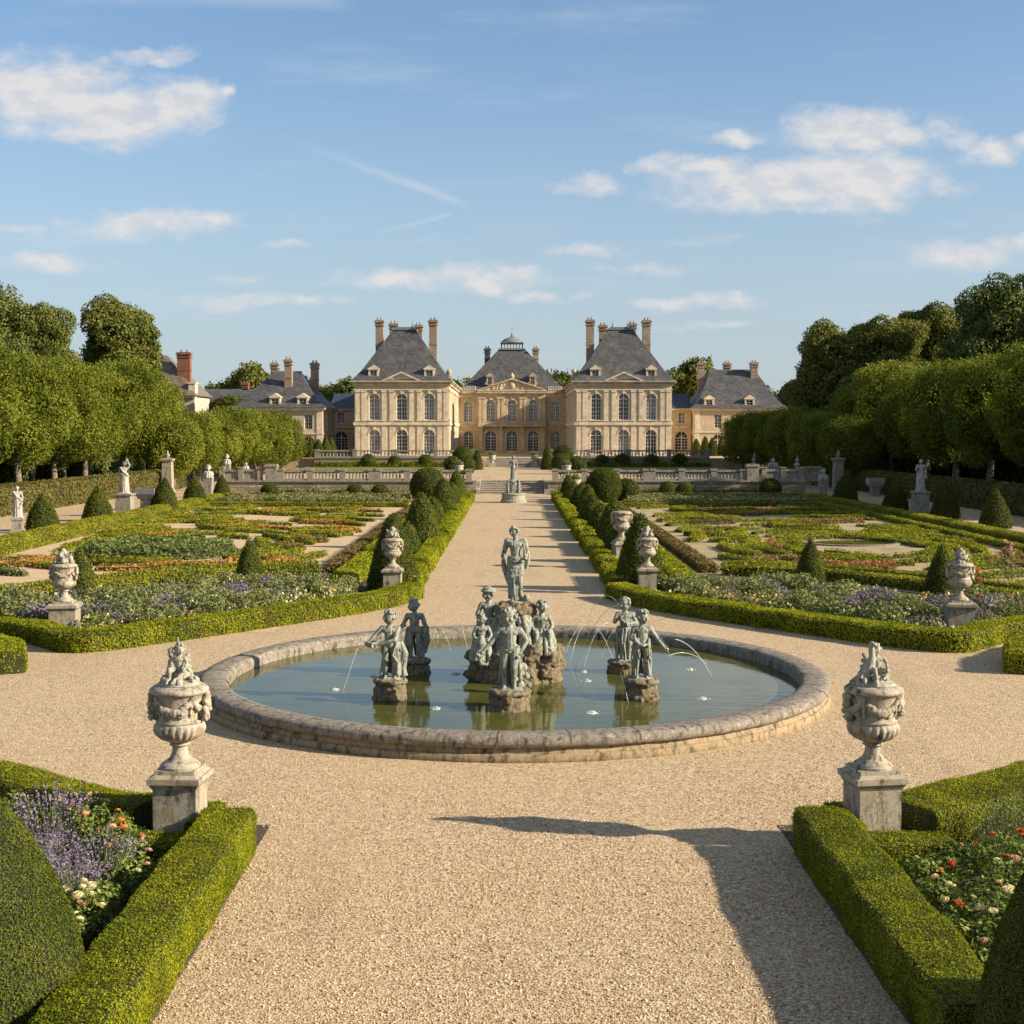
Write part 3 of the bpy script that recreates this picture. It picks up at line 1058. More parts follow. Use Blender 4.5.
def crown_points(lumps, n, rng, power=2.0, depth=.35, noise_f=.5, gap=.25, zmin=None):
    """points in the outer shell of a union of lumps, thinned in patches"""
    C_ = np.array([l[0] for l in lumps], float)
    Rr = np.array([l[1] for l in lumps], float)
    area = np.array([(r[0] * r[1] + r[1] * r[2] + r[0] * r[2]) for r in Rr])
    k = rng.choice(len(lumps), n * 2, p=area / area.sum())
    u = unit(rng.normal(0, 1, (n * 2, 3)))
    if power != 2.0:
        u = u / (np.abs(u) ** power).sum(1, keepdims=True) ** (1 / power)
    s = 1 - depth * rng.random((n * 2, 1)) ** 1.8
    nr = unit(u / Rr[k])
    bmp = (wob(u * Rr[k] + C_[k], 1.4, 2.2) * .06)[:, None]
    p = C_[k] + u * Rr[k] * (s + bmp)
    keep = np.ones(n * 2, bool)
    for c, r in zip(C_, Rr):
        d = np.abs((p - c) / r)
        inside = (d ** power).sum(1) < (0.62 ** power)
        keep &= ~inside
    g = wob(p, noise_f, 5.0)
    keep &= ~((g < -.45) & (rng.random(n * 2) < gap * 2.4))
    if zmin is not None:
        keep &= p[:, 2] > zmin
    p, nr = p[keep], nr[keep]
    return p[:n], nr[:n]


def trunk_mesh(name, h, r, crown_c, limbs, rng, mat='bark', spread=2.0, top=None):
    mb = MB()
    mb.tube([(0, 0, -.1), (.02, 0, h * .08), (rng.normal(0, .05), rng.normal(0, .05), h * .5), (rng.normal(0, .1), rng.normal(0, .1), h)],
            [r * 1.5, r * 1.08, r * .92, r * .72], 12)
    topz = top or crown_c
    mb.tube([(0, 0, h * .96), (.1, .05, (h + topz) / 2), (.05, .2, topz)], [r * .72, r * .45, r * .1], 8)
    for i in range(limbs):
        a = 2 * PI * i / limbs + rng.uniform(-.3, .3)
        z0 = h * rng.uniform(.85, 1.15)
        e = (math.cos(a) * spread * rng.uniform(.6, 1), math.sin(a) * spread * rng.uniform(.6, 1), crown_c + rng.uniform(-.5, .8))
        m = (e[0] * .4, e[1] * .4, z0 + (e[2] - z0) * .55)
        mb.tube([(0, 0, z0), m, e], [r * .42, r * .28, r * .07], 7)
    return mb.mesh(name, M_[mat], True)


def pleached_crown(seed, w, hgt, n, leaf, mat='lime_leaf'):
    """the clipped crown of an avenue lime: a soft block of small lumps with shoots on top"""
    rng = np.random.default_rng(seed)
    lumps = []
    rx = w * .5
    for i in range(46):
        u = unit(rng.normal(0, 1, (1, 3)))[0]
        u = u / (np.abs(u) ** 2.6).sum() ** (1 / 2.6)
        s = rng.uniform(.62, .82)
        r = rng.uniform(.24, .38) * rx
        lumps.append(((u[0] * rx * s, u[1] * rx * s, hgt * .5 + u[2] * hgt * .5 * s), (r, r, r * rng.uniform(.9, 1.5))))
    p, nr = crown_points(lumps, n, rng, 2.0, .4, .9, .2)
    # shoots
    ns = n // 7
    a = rng.uniform(0, 2 * PI, ns // 6)
    rr = np.sqrt(rng.random(ns // 6)) * rx * .9
    base = np.stack([np.cos(a) * rr, np.sin(a) * rr, hgt * (1.0 - .22 * (rr / rx) ** 3)], 1)
    tt = np.repeat(base, 6, 0)
    tt[:, 2] += np.tile(np.linspace(-.3, .75, 6), ns // 6) * np.repeat(rng.uniform(.3, 1.15, ns // 6), 6)
    tt[:, :2] += rng.normal(0, .09, (len(tt), 2))
    p = np.vstack([p, tt])
    nr = np.vstack([nr, unit(rng.normal(0, 1, (len(tt), 3)))])
    # dim interior so the crown is not see-through
    q = unit(rng.normal(0, 1, (n // 4, 3))) * (rng.random((n // 4, 1)) ** .4) * np.array([rx * .72, rx * .72, hgt * .40]) + np.array([0, 0, hgt * .5])
    p = np.vstack([p, q])
    nr = np.vstack([nr, unit(rng.normal(0, 1, (len(q), 3)))])
    sz = np.full(len(p), leaf)
    sz[-len(q):] = leaf * 1.9
    lv, lf = leaf_quads(p, nr, sz, .6, rng=rng, aspect=.7)
    mb = MB()
    mb.add(lv, lf)
    return mb.mesh('crown', M_[mat])


def free_crown(seed, w, hgt, n, leaf, mat='tree_leaf', lump_n=26, base=.18, spire=0.0):
    """a grown tree: billowing masses on limbs, sky between them at the edge"""
    rng = np.random.default_rng(seed)
    lumps = []
    rx = w * .5
    for i in range(lump_n):
        t = (i + .5) / lump_n
        zc = base + (1 - base) * rng.uniform(.08, .9)
        prof = math.sin(PI * min(max((zc - base) / (1 - base) * .86 + .12, 0), 1)) ** .65
        a = rng.uniform(0, 2 * PI)
        rad = rx * prof * rng.uniform(.25, .80)
        r = rx * rng.uniform(.24, .42) * (1 - .25 * zc)
        lumps.append(((math.cos(a) * rad, math.sin(a) * rad, hgt * min(zc, .98) - r * .25), (r, r, r * rng.uniform(.7, 1.0))))
    lumps.append(((0, 0, hgt * .6), (rx * .55, rx * .55, hgt * .33)))
    # second order lumps
    extra = []
    for c, r in lumps:
        for k in range(5):
            u = unit(rng.normal(0, 1, (1, 3)))[0]
            u[2] = abs(u[2]) * .8 - .15
            extra.append(((c[0] + u[0] * r[0] * .85, c[1] + u[1] * r[1] * .85, c[2] + u[2] * r[2] * .85), tuple(x * rng.uniform(.28, .45) for x in r)))
    p, nr = crown_points(lumps + extra, n, rng, 2.0, .45, .55, .40)
    p = p + nr * (np.abs(rng.normal(0, 1, (len(p), 1))) ** 1.3) * .10 * leaf / .36
    q = unit(rng.normal(0, 1, (n // 5, 3))) * (rng.random((n // 5, 1)) ** .4) * np.array([rx * .6, rx * .6, hgt * .32]) + np.array([0, 0, hgt * .58])
    p = np.vstack([p, q])
    nr = np.vstack([nr, unit(rng.normal(0, 1, (len(q), 3)))])
    sz = np.full(len(p), leaf)
    sz[-len(q):] = leaf * 2
    lv, lf = leaf_quads(p, nr, sz, .65, rng=rng, aspect=.7)
    mb = MB()
    mb.add(lv, lf)
    return mb.mesh('crown', M_[mat])


def hedge(name, label, line, w, h, leaf, core='box_core', leaves='box_leaf', group=None, **kw):
    c = np.array(line, float).mean(0)
    me = hedge_mesh(name, np.array(line, float) - c, w, h, leaf, core, leaves, **kw)
    return tag(obj(name, me, loc=(c[0], c[1], 0)), label, 'hedge', group)


# ---- near box hedges round the two foreground beds
def near_bed(sx):
    side = 'lefthand' if sx < 0 else 'righthand'
    X = lambda v: sx * v
    off = 0.0 if sx < 0 else .30
    inner = 3.01 + off
    # along the path, then from the urn away outwards in a curve
    if sx < 0:
        back = [(-4.32, 15.95), (-5.0, 16.25), (-6.0, 16.9), (-7.2, 17.7), (-9.0, 19.0)]
        front = [(-3.58, 15.08), (-4.55, 15.12)]
        who = 'before the two-cherub urn'
    else:
        back = [(4.72, 15.85), (5.4, 16.2), (6.3, 16.9), (7.6, 17.9), (9.4, 19.4)]
        front = [(3.96, 15.05), (5.0, 15.1)]
        who = 'before the bird-and-cherub urn'
    arm = [(X(inner + .31), 8.3 if sx < 0 else 10.0), (X(inner + .31), 15.5)]
    hedge('box_hedge', f'thick bright clipped box hedge edging the gravel {who}', arm, .60, .53, .023, cov=1.15, step=.1, rough=.035)
    hedge('box_hedge', f'curving box hedge running from the {side} foreground urn out of the picture', smooth_line(back, 40), .70 if sx < 0 else .95, .50, .026, cov=1.15, step=.1, rough=.035)
    hedge('box_hedge', f'short low box hedge tucked in front of the {side} foreground urn pedestal', front, .42, .30, .026, cov=1.15, step=.08, rough=.03)
    hedge('box_hedge', f'short box hedge squeezed between gravel and the {side} foreground urn pedestal', [(X(inner + .62), 15.3), (X(inner + .62), 16.15)], .30, .42, .026, cov=1.15, step=.08, rough=.03)
    # edging strip with bare soil
    mb = MB()
    mb.box(X(inner) - .012 - sx * 0, X(inner) + .012, 8.3, 15.35, -.02, .035)
    tag(mb.build('edging_strip', M_['edging']), f'dark low edging strip between gravel and the {side} foreground hedge', 'edging')
    s0, s1 = sorted((X(inner + .015), X(9.6)))
    sheet('soil', s0, s1, 8.0, 16.6, .006, 'soil')
    # big yew cone
    me = topiary_mesh('yew_cone', cone_prof(1.0, 2.3, .13) if sx < 0 else cone_prof(1.28, 3.2, .13), .022, cov=1.15, seg=64, rough=.012)
    loc = (-4.50, 10.75, 0) if sx < 0 else (4.52, 9.1, 0)
    tag(obj('yew_cone', me, loc=loc), f'large dense dark green yew cone cut off by the {side} lower corner', 'topiary', 'large foreground yew cones')


near_bed(-1)
near_bed(1)

# ---- the curved hedges facing the pool, their returns and the stubs at the edges
curve = [(2.98, 40.1), (3.6, 38.2), (4.7, 36.3), (6.2, 34.3), (7.7, 32.4), (8.9, 30.9), (9.75, 30.08)]
for sx in (-1, 1):
    side = 'sunlit lefthand' if sx < 0 else 'righthand'
    dx = 0.0 if sx < 0 else .15
    f = lambda pts: [(sx * (x + (dx if sx > 0 else 0)), y) for x, y in pts]
    hedge('box_hedge', f'long low curved box hedge facing the pool on the {side} side', list(map(tuple, smooth_line(f(curve[:-1]), 50))) + f([(9.72, 30.2), (9.98, 30.25), (10.5, 30.85), (11.2, 31.6), (13.5, 33.3), (17, 35.2)]), .68, .43, .052, cov=1.4, step=.16, rough=.03)
    hedge('box_hedge', f'cut-off box hedge block at the {side} picture edge level with the pool', f([(10.35, 27.2), (10.9, 28.7), (12.2, 30.2), (14.5, 31.6)]), .75, .42, .052, cov=1.4, step=.16)
    # beds behind: dark soil
    mb = MB()
    poly = f([(3.4, 39.6), (5.0, 37.0), (8.0, 33.1), (10.1, 30.9), (11.2, 32.0), (13.5, 33.7), (16.6, 35.2), (13.3, 39.4), (11.2, 43.2), (9.2, 45.3), (6.8, 46.2), (6.0, 46.2), (6.0, 42), (3.4, 42)])
    mb.add([(x, y, .008) for x, y in poly], [tuple(range(len(poly)))])
    tag(mb.build('soil', M_['soil']), kind='structure')

# ---- low hedges and yew cones along the alley
alley_y = [(41.3, 4.6), (47.0, 5.4), (53.5, 6.6), (61.2, 6.8), (69.2, 7.0), (77.4, 7.0), (85.6, 7.0), (93.8, 7.4)]
seg_me = {}
for sx in (-1, 1):
    x = -3.22 if sx < 0 else 3.38
    for i, (y0, ln) in enumerate(alley_y):
        me = hedge_mesh('box_hedge', np.array([(0, -.5 * ln), (0, .5 * ln)]), .62, .45 + .05 * (i % 2), .075 if i < 3 else .11, 'box_core', 'box_leaf', cov=1.35, step=.25)
        tag(obj('box_hedge', me, loc=(x, y0 + ln * .5, 0)), f'{ORD[i]} low box hedge block from the pool along the {"left" if sx < 0 else "right"} edge of the alley', 'hedge', 'box hedge blocks along the alley')
    xo = -5.35 if sx < 0 else 5.5
    for i, (y0, ln) in enumerate([(41.6, 9.5), (52.2, 12), (65.5, 14), (81, 14)]):
        me = hedge_mesh('box_hedge', np.array([(0, -.5 * ln), (0, .5 * ln)]), .75, .42, .085, 'box_core', 'box_leaf', cov=1.35, step=.3)
        tag(obj('box_hedge', me, loc=(xo, y0 + ln * .5, 0)), f'{ORD[i]} outer box hedge strip behind the {"left" if sx < 0 else "right"} row of alley cones', 'hedge', 'outer hedge strips behind the alley cones')
    sheet('soil', min(x - sx * .2, xo + sx * .2), max(x - sx * .2, xo + sx * .2), 41.2, 101.5, .010, 'soil')

tp_front = topiary_mesh('yew_cone', bullet_prof(.78, 2.45, k=1.35), .06, cov=1.6, seg=48)
tp = [topiary_mesh('yew_cone', bullet_prof(.66, 1.75, k=1.9), .075, cov=1.6, seg=40), topiary_mesh('yew_cone', bullet_prof(.72, 1.95, k=1.55), .075, cov=1.6, seg=40),
      topiary_mesh('yew_cone', bullet_prof(.70, 1.85, k=2.3), .085, 'yew_core', 'yew_leaf_far', cov=1.6, seg=36)]
ays = [51.0, 57.4, 63.5, 70.0, 76.5, 84.0, 92.0, 99.0]
for sx in (-1, 1):
    sd_n = 'left' if sx < 0 else 'right'
    o = obj('yew_cone', tp_front, loc=(sx * 3.72 if sx < 0 else 4.02, 42.0, 0), rz=sx)
    tag(o, f'tall blunt yew cone behind the urn at the {sd_n} alley mouth', 'topiary', 'alley yew cones')
    for i, y in enumerate(ays):
        s = 1.0 + .10 * math.sin(i * 2.3 + sx)
        o = obj('yew_cone', tp[i % 3], loc=((-4.0 if sx < 0 else 4.25) + .12 * math.sin(i * 1.7), y + .3 * math.sin(i + sx), 0), rz=i * 1.1)
        o.scale = (s, s, s * (1 + .12 * math.sin(i * 1.9)))
        tag(o, f'{ORD[i + 1]} rounded yew cone from the pool along the {sd_n} side of the alley', 'topiary', 'alley yew cones')

# big yew eggs and the small balls before the terrace wall
egg = topiary_mesh('yew_dome', ball_prof(1.22, 2.4), .10, 'yew_core', 'yew_leaf_far', cov=1.6, seg=40, rough=.02)
tag(obj('yew_dome', egg, loc=(-6.08, 97, 0)), 'huge egg-shaped yew at the end of the left alley cones', 'topiary')
tag(obj('yew_dome', egg, loc=(6.55, 96, 0), rz=1), 'huge egg-shaped yew at the end of the right alley cones', 'topiary')
bal = topiary_mesh('yew_ball', ball_prof(.62, 1.15), .09, 'yew_core', 'yew_leaf_far', cov=1.6, seg=30, rough=.03)
for (px, py, s, lab) in ((270, 499, 1.0, 'small yew ball before the balustrade pier, farthest left of the wall row'), (355, 499, .95, 'small yew ball before the left terrace wall, outer one of two'), (380, 499, .95, 'small yew ball before the left terrace wall, inner one of two'),
                         (626, 501, 1.35, 'larger yew ball half hidden behind the right huge egg-shaped yew'), (668, 497, 1.0, 'small yew ball before the right terrace wall, inner one of the pair'), (685, 497, .95, 'small yew ball before the right terrace wall, outer one of the pair'),
                         (770, 498, 1.25, 'dark yew ball in shade before the far right end of the terrace wall')):
    x, y = P(px, py)
    o = obj('yew_ball', bal, loc=(x, y, 0), rz=px)
    o.scale = (s, s, s)
    tag(o, lab, 'topiary', 'yew balls before the terrace wall')

cone_m = topiary_mesh('yew_cone', cone_prof(.46, 1.62, .10), .055, cov=1.6, seg=36)
for (px, py, s, lab) in ((250, 589, 1.0, 'small yew cone rising from the lavender behind the left curved hedge'), (810, 588, 1.0, 'small yew cone among the flowers behind the right curved hedge'),
                         (81, 606, 1.05, 'small yew cone half hidden behind the corner urn on the left'), (941, 602, 1.05, 'small yew cone half hidden behind the corner urn on the right')):
    x, y = P(px, py)
    o = obj('yew_cone', cone_m, loc=(x, y, 0), rz=px)
    o.scale = (s, s, s)
    tag(o, lab, 'topiary', 'small cones in the flower borders')
cone_f = topiary_mesh('yew_cone', cone_prof(.80, 2.0, .09), .09, 'yew_core', 'yew_leaf_far', cov=1.7, seg=36)
cl = [(43, 531, 1.0), (98, 521, 1.02), (165, 510, 1.0), (195, 503, .98), (222, 497, .82)]
cr = [(995, 528, .98), (945, 518, 1.0), (895, 511, 1.0), (845, 503, 1.08)]
for lst, nm in ((cl, 'left'), (cr, 'right')):
    for i, (px, py, s) in enumerate(lst):
        x, y = P(px, py)
        o = obj('yew_cone', cone_f, loc=(x, y, 0), rz=px)
        o.scale = (s, s, s * (1 + .05 * math.sin(px)))
        tag(o, f'{ORD[i]} pointed yew cone from the picture edge along the {nm} side walk', 'topiary', 'cones beside the side walks')

# ---- parterres of box scrolls and flowers
def arc(cx, cy, rx, ry, a0, a1, n=24):
    return [(cx + rx * math.cos(R(a)), cy + ry * math.sin(R(a))) for a in np.linspace(a0, a1, n)]


def parterre(sx):
    rng = np.random.default_rng(5 if sx < 0 else 9)
    nm = 'left' if sx < 0 else 'right'
    ox = 0.0 if sx < 0 else .6
    T = lambda pts: [(sx * (x + ox), y) for x, y in pts]
    leafm = 'box_leaf_far'
    # borders
    borders = [([(6.8, 46.6), (9.3, 45.6), (11.4, 43.4), (13.5, 39.6), (17, 34.6)], .55, .30, 'inner front'), ([(7.0, 48.3), (10, 47.2), (12.6, 44.9), (15, 41.0), (19, 35.6)], .45, .26, 'second front'),
               ([(22.2, 36), (22.4, 70), (22.2, 101.5)], .8, .34, 'outer side'), ([(20.6, 38), (20.8, 68), (20.6, 91)], .4, .2, 'inner side'),
               ([(7.0, 90.0), (14, 90.3), (21.0, 91.0)], .6, .26, 'rear'), ([(6.6, 101.8), (14, 102.0), (21.8, 102.2)], .7, .34, 'farthest'),
               ([(7.2, 93.6), (14, 93.8), (21.4, 94.2)], .6, .28, 'rear second'), ([(8.2, 98.3), (20.6, 98.6)], .7, .3, 'rear third')]
    for pts, w, h, wd in borders:
        hedge('box_hedge', f'{wd} straight border hedge of the {nm} parterre', T(pts), w, h, .085, leaves=leafm, cov=1.25, step=.3, group='parterre border hedges')
    hedge('flower_ribbon', f'rusty strip of low flowers along the alley side of the {nm} parterre', T([(6.35, 47.2), (6.4, 70), (6.35, 92)]), .55, .26, .09, leaves='rust_leaf', cov=1.2, step=.4)['category'] = 'flower bed'
    # the oval heart
    if sx < 0:
        me = blob_hedge_mesh('herb_bed', 0, 0, 3.0, 3.6, .34, .15, 'box_core', 'bluegreen_leaf', cov=1.2, bumpy=.5)
        tag(obj('herb_bed', me, loc=(-14.6, 55.3, 0)), 'big oval bed of blue green herbs in the middle of the left parterre', 'flower bed')
    else:
        mb = MB()
        mb.lathe([(2.2, 0), (2.2, .07), (1.95, .08), (1.9, .02)], 48, caps=False)
        o = mb.build('stone_basin', M_['basin_stone'], loc=(15.2, 60.0, 0))
        o.scale = (1.0, .8, 1)
        tag(o, 'flat round grey stone basin in the middle of the right parterre', 'basin')
        mb = MB()
        mb.lathe([(1.9, .0), (.01, .0)], 40, caps=False)
        w_ = mb.build('water', M_['water'], o, loc=(0, 0, .045))
    cx, cy = 14.4, 57.5
    count = [0]
    made = []
    palette = ['box'] * 11 + ['flower', 'rust', 'herb'] if sx < 0 else ['box'] * 14 + ['red']

    def rib(pts, w, h, kind='box', taper=(.45, 1, 1, .45)):
        pts = [p for p in pts if 7.6 < p[0] < 20.0 and float(np.interp(p[0], [7, 10, 12.6, 15, 18.5, 22], [49.6, 48.4, 46.3, 42.2, 37.6, 33])) < p[1] < 89.0]
        if len(pts) < 5:
            return
        q = np.array(T(pts))
        if np.linalg.norm(np.diff(q, axis=0), axis=1).sum() < 1.5 or np.linalg.norm(np.diff(q, axis=0), axis=1).max() > 2.2:
            return
        lm = {'box': leafm, 'flower': 'flower_mix', 'rust': 'rust_leaf', 'red': 'red_mix', 'herb': 'bluegreen_leaf'}[kind]
        count[0] += 1
        lab = {'box': f'low scroll of clipped box in the {nm} parterre', 'flower': f'patch of orange bedding flowers in the {nm} parterre', 'rust': f'band of rusty bedding plants in the {nm} parterre',
               'red': f'patch of red bedding flowers in the {nm} parterre', 'herb': f'band of blue green herbs in the {nm} parterre'}[kind]
        nmn = 'box_scroll' if kind == 'box' else 'flower_bed'
        o = hedge(nmn, lab, q, w, h, .10, leaves=lm, cov=1.1, step=.3, taper=taper, group=f'{nmn.replace("_", " ")}s of the {nm} parterre' if kind in ('box',) else f'{kind} beds of the {nm} parterre')
        o['category'] = 'hedge' if kind == 'box' else 'flower bed'
        made.append((kind, o))

    rings = [(1.25, .6), (1.55, .9), (1.95, .8), (2.45, .9)] if sx < 0 else [(.93, .5), (1.12, .7), (1.32, .7), (1.56, .9), (1.95, .8), (2.45, .9)]
    rings += [(3.0, .9), (3.6, 1.0), (4.25, 1.0), (5.0, 1.0), (5.8, 1.0), (6.6, 1.1)]
    for k, (fr, w) in enumerate(rings):
        a = rng.uniform(0, 40)
        while a < 400:
            ln = rng.uniform(24, 58) * (1.55 / fr) ** .35
            kind = palette[int(rng.integers(len(palette)))]
            rib(arc(cx + rng.normal(0, .1), cy, 2.9 * fr, 4.9 * fr, a, a + ln, 30), w * rng.uniform(.42, .8), rng.uniform(.10, .16) if kind == 'box' else .13, kind)
            a += ln + rng.uniform(7, 20)
    # spirals in the corners
    for (qx, qy, d) in ((9.2, 50.0, 1), (19.2, 50.0, -1), (9.4, 66.5, -1), (19.4, 67.0, 1), (10.5, 78, 1), (18.5, 79, -1), (14.4, 84, 1), (11, 86, 1), (18, 87, 1), (14.4, 71, 1)):
        sp = [(qx + d * (0.35 + .33 * t) * math.cos(t * 1.0 + .6), qy + 1.5 * (0.35 + .33 * t) * math.sin(t + .6)) for t in np.linspace(0, 5.2, 40)]
        rib(sp, .48, .2, 'box')
        kd = ('flower' if sx < 0 else 'red')
        if rng.random() < (.5 if sx < 0 else .3): rib(arc(qx + d * .4, qy + .6, 1.0, 1.3, 20, 300, 16), .8, .13, kd, (.7, 1, .7))
    for (qx, qy, L) in ((9.5, 61.0, 2.2), (17.8, 62.5, 2.6), (12.2, 48.8, 2.4), (16.4, 48.9, 2.0), (10.0, 73, 3), (17.2, 74, 3.2), (13, 80.5, 3.0), (9.6, 57, 1.5)):
        rib([(qx + L * t * .5, qy + .25 * math.sin(t * 2)) for t in np.linspace(-1, 1, 12)], 1.1, .16, ('flower' if sx < 0 else 'red') if rng.random() < .35 else ('rust' if rng.random() < .3 else 'box'), (.5, 1, .9, .5))
    # each scroll and bed told by its place: rows counted from the pool, then outwards from the alley
    words = {'box': 'box scroll', 'flower': 'orange flower patch', 'rust': 'rusty bedding band', 'red': 'red flower patch', 'herb': 'blue green herb band'}
    seen = {}
    for kind, o in sorted(made, key=lambda m: abs(m[1].location.x)):
        row = min(max(int((o.location.y - 36) / 5.5), 0), 9)
        k = seen.get((kind, row), 0)
        seen[(kind, row)] = k + 1
        o['label'] = f'{ORD[k]} {words[kind]} from the alley in the {ORD[row]} row of the {nm} parterre'
    # rear flower bands
    for (y, knd, h) in ((91.8, 'rust', .36), (96.0, 'herb', .36), (100.2, 'rust', .32)):
        o = hedge('flower_bed', f'{ {91.8: "nearest", 96.0: "middle", 100.2: "farthest"}[y]} long mixed flower band at the back of the {nm} parterre', T([(7.6, y), (20.4, y + .4)]), 1.6, h, .16, leaves='rear_mix' if knd == 'rust' else 'herb_leaf', cov=1.0, step=.4, rough=.12)
        o['category'] = 'flower bed'


leaf_mat('flower_mix', (0.14, 0.18, 0.03), (0.36, 0.20, 0.04), (0.72, 0.34, 0.10), 0.9, 0.2)
leaf_mat('red_mix', (0.13, 0.18, 0.03), (0.24, 0.19, 0.05), (0.60, 0.20, 0.11), 0.9, 0.2)
leaf_mat('rear_mix', (0.08, 0.11, 0.03), (0.17, 0.18, 0.06), (0.42, 0.34, 0.18), 0.9, 0.2)
parterre(-1)
parterre(1)

# ---- hornbeam hedges behind the side walks
for sx, nm in ((-1, 'left'), (1, 'right')):
    line = [(sx * 31.0, 58), (sx * 31.0, 90), (sx * 30.4, 122)]
    hedge('hornbeam_hedge', f'long brownish clipped hornbeam hedge under the {nm} avenue trees', line, 1.3, 1.65, .17, 'hornbeam_core', 'hornbeam_leaf', cov=1.3, step=.5, rough=.06)
    line = [(sx * 45.0, 50), (sx * 45.0, 100), (sx * 42, 150), (sx * 40, 176)]
    hedge('woodland_hedge', f'tall dark evergreen thicket behind the {nm} avenue trees', line, 4.5, 5.4, .42, 'yew_core', 'tree_leaf_dark', cov=1.3, step=1.2, rough=.5)

# ---- avenue limes
def tree(name, label, cat, loc, crown_me, trunk_me, crown_z, rz=0, s=1.0, group=None, sz=1.0):
    t = thing(name, label, cat, loc, rz, group)
    t.scale = (s, s, s * sz)
    obj('trunk', trunk_me, t)
    obj('crown', crown_me, t, loc=(0, 0, crown_z))
    return t


rg = np.random.default_rng(3)
lime_crowns = [pleached_crown(20 + i, 7.5, 7.0, 30000, .17) for i in range(3)]
lime_trunk = trunk_mesh('trunk', 3.4, .27, 6.5, 6, rg, 'bark', 2.6, 8.5)
small_crowns = [pleached_crown(40 + i, 6.0, 5.0, 19000, .17) for i in range(2)]
small_trunk = trunk_mesh('trunk', 2.0, .2, 4.2, 5, rg, 'bark', 1.8, 5.0)
for sx, nm in ((-1, 'left'), (1, 'right')):
    for i in range(7):
        y = 74.5 + 8.45 * i + (0 if sx < 0 else 3)
        tree('lime_tree', f'{ORD[i]} clipped lime from the viewer in the tall {nm} avenue row', 'tree', (sx * (34.0 + .3 * math.sin(i * 2.1)), y, 0), lime_crowns[i % 3], lime_trunk, 2.95, i * 1.3 + sx, 1.0 + .03 * math.sin(i * 1.7), 'tall clipped limes of the avenues', 1 + .04 * math.sin(i * 2.9))
    for i in range(6):
        y = 79 + 8.5 * i
        tree('lime_tree', f'{ORD[i]} clipped lime from the viewer in the back row behind the {nm} avenue', 'tree', (sx * 40.5, y, 0), lime_crowns[(i + 1) % 3], lime_trunk, 2.75, i * 2.1 + sx, 1.0, 'back row limes of the avenues', .98)
    for i in range(8):
        y = 117.5 + 5.9 * i
        x = 29.6 - .33 * i
        tree('lime_tree', f'{ORD[i]} small clipped lime from the viewer in the low {nm} row near the chateau', 'tree', (sx * x, y, 0), small_crowns[i % 2], small_trunk, 1.85, i * 1.1 + sx, (.86, .9, .96, 1, 1, 1, .98, .95)[i] + .03 * math.sin(i * 2.3), 'low clipped limes near the chateau')

# ---- big free-grown trees
big_trunk = trunk_mesh('trunk', 5.0, .55, 11, 7, rg, 'dark_bark', 4.0, 14)
big = [free_crown(61, 12.5, 17.5, 48000, .26, 'tree_leaf', 30), free_crown(62, 13, 16.5, 48000, .26, 'tree_leaf', 34), free_crown(63, 14, 18.5, 48000, .27, 'tree_leaf_dark', 34)]
BT = [(-46.0, 160, 22.0, 0, 1.2, 'rounded tall tree beside the brick chimney, highest of the left wood'), (-53.0, 152, 20.5, 1, .8, 'thin tree between the two tallest crowns of the left wood'),
      (-58.5, 150, 23.0, 2, 1.1, 'broad dark tree at the upper left picture edge'), (-52.5, 128, 17.0, 1, 1.0, 'middling tree rising behind the left avenue limes near the picture edge'),
      (-49.0, 138, 13.5, 0, .8, 'lower tree filling the gap behind the left avenue limes'), (-60, 136, 20.0, 1, 1.0, 'dense tree behind the left avenue at the very picture edge'),
      (-39, 192, 11.2, 1, .9, 'dark bushy tree before the low outbuilding roof'),
      (35.5, 150, 18.2, 0, .95, 'rounded tree near the right wing, first of the right wood'), (40.5, 148, 18.6, 1, 1.0, 'tall two-headed tree of the right wood beyond the low limes'),
      (36.5, 139, 12.5, 2, .85, 'low tree leaning before the two-headed right tree'), (47.0, 152, 20.5, 1, .95, 'slender tree left of the darkest mass of the right wood'),
      (50.5, 139, 22.5, 2, 1.0, 'dark tree stepping up towards the right picture edge'), (53.0, 124, 23.5, 2, 1.0, 'tallest darkest tree at the upper right picture edge'), (45, 118, 12.5, 0, .9, 'middling tree rising behind the right avenue limes'), (58.5, 127, 24.5, 0, 1.0, 'dark tree half cut by the right picture edge')]
for (x, y, h, k, s, lab) in BT:
    t = tree('grown_tree', lab, 'tree', (x, y, 0), big[k], big_trunk, 2.4, x, s, 'free-grown trees of the side woods')
    t.scale = (s, s, (h - .2) / (2.4 + [17.5, 16.5, 18.5][k]))

# distant wood behind the house
far = [free_crown(71, 15, 14, 9000, .6, 'tree_leaf', 18, .05), free_crown(72, 17, 13, 9000, .6, 'tree_leaf_dark', 20, .05)]
far_trunk = trunk_mesh('trunk', 3.0, .5, 8, 5, rg, 'dark_bark', 3.5, 10)
fx = -104
i = 0
while fx < 108:
    px_ = 512 + FOC * fx / 285
    top = {True: 15.3}.get(abs(fx) < 70, 15.0) + 3.2 + 2.0 * math.sin(fx * .21) + 1.2 * math.sin(fx * .53)
    t = tree('woodland_tree', f'{ORD[i]} distant tree, counted from the left, in the wood behind the chateau roofs', 'tree', (fx, 285 + 9 * math.sin(i * 2.2), T2 if abs(fx) < 60 else 0), far[i % 2], far_trunk, 1.0, i * 1.7, 1.0, 'trees of the distant wood behind the chateau')
    t.scale = (1, 1, (top - (T2 if abs(fx) < 60 else 0)) / 15.0)
    fx += rg.uniform(5.0, 8.5)
    i += 1
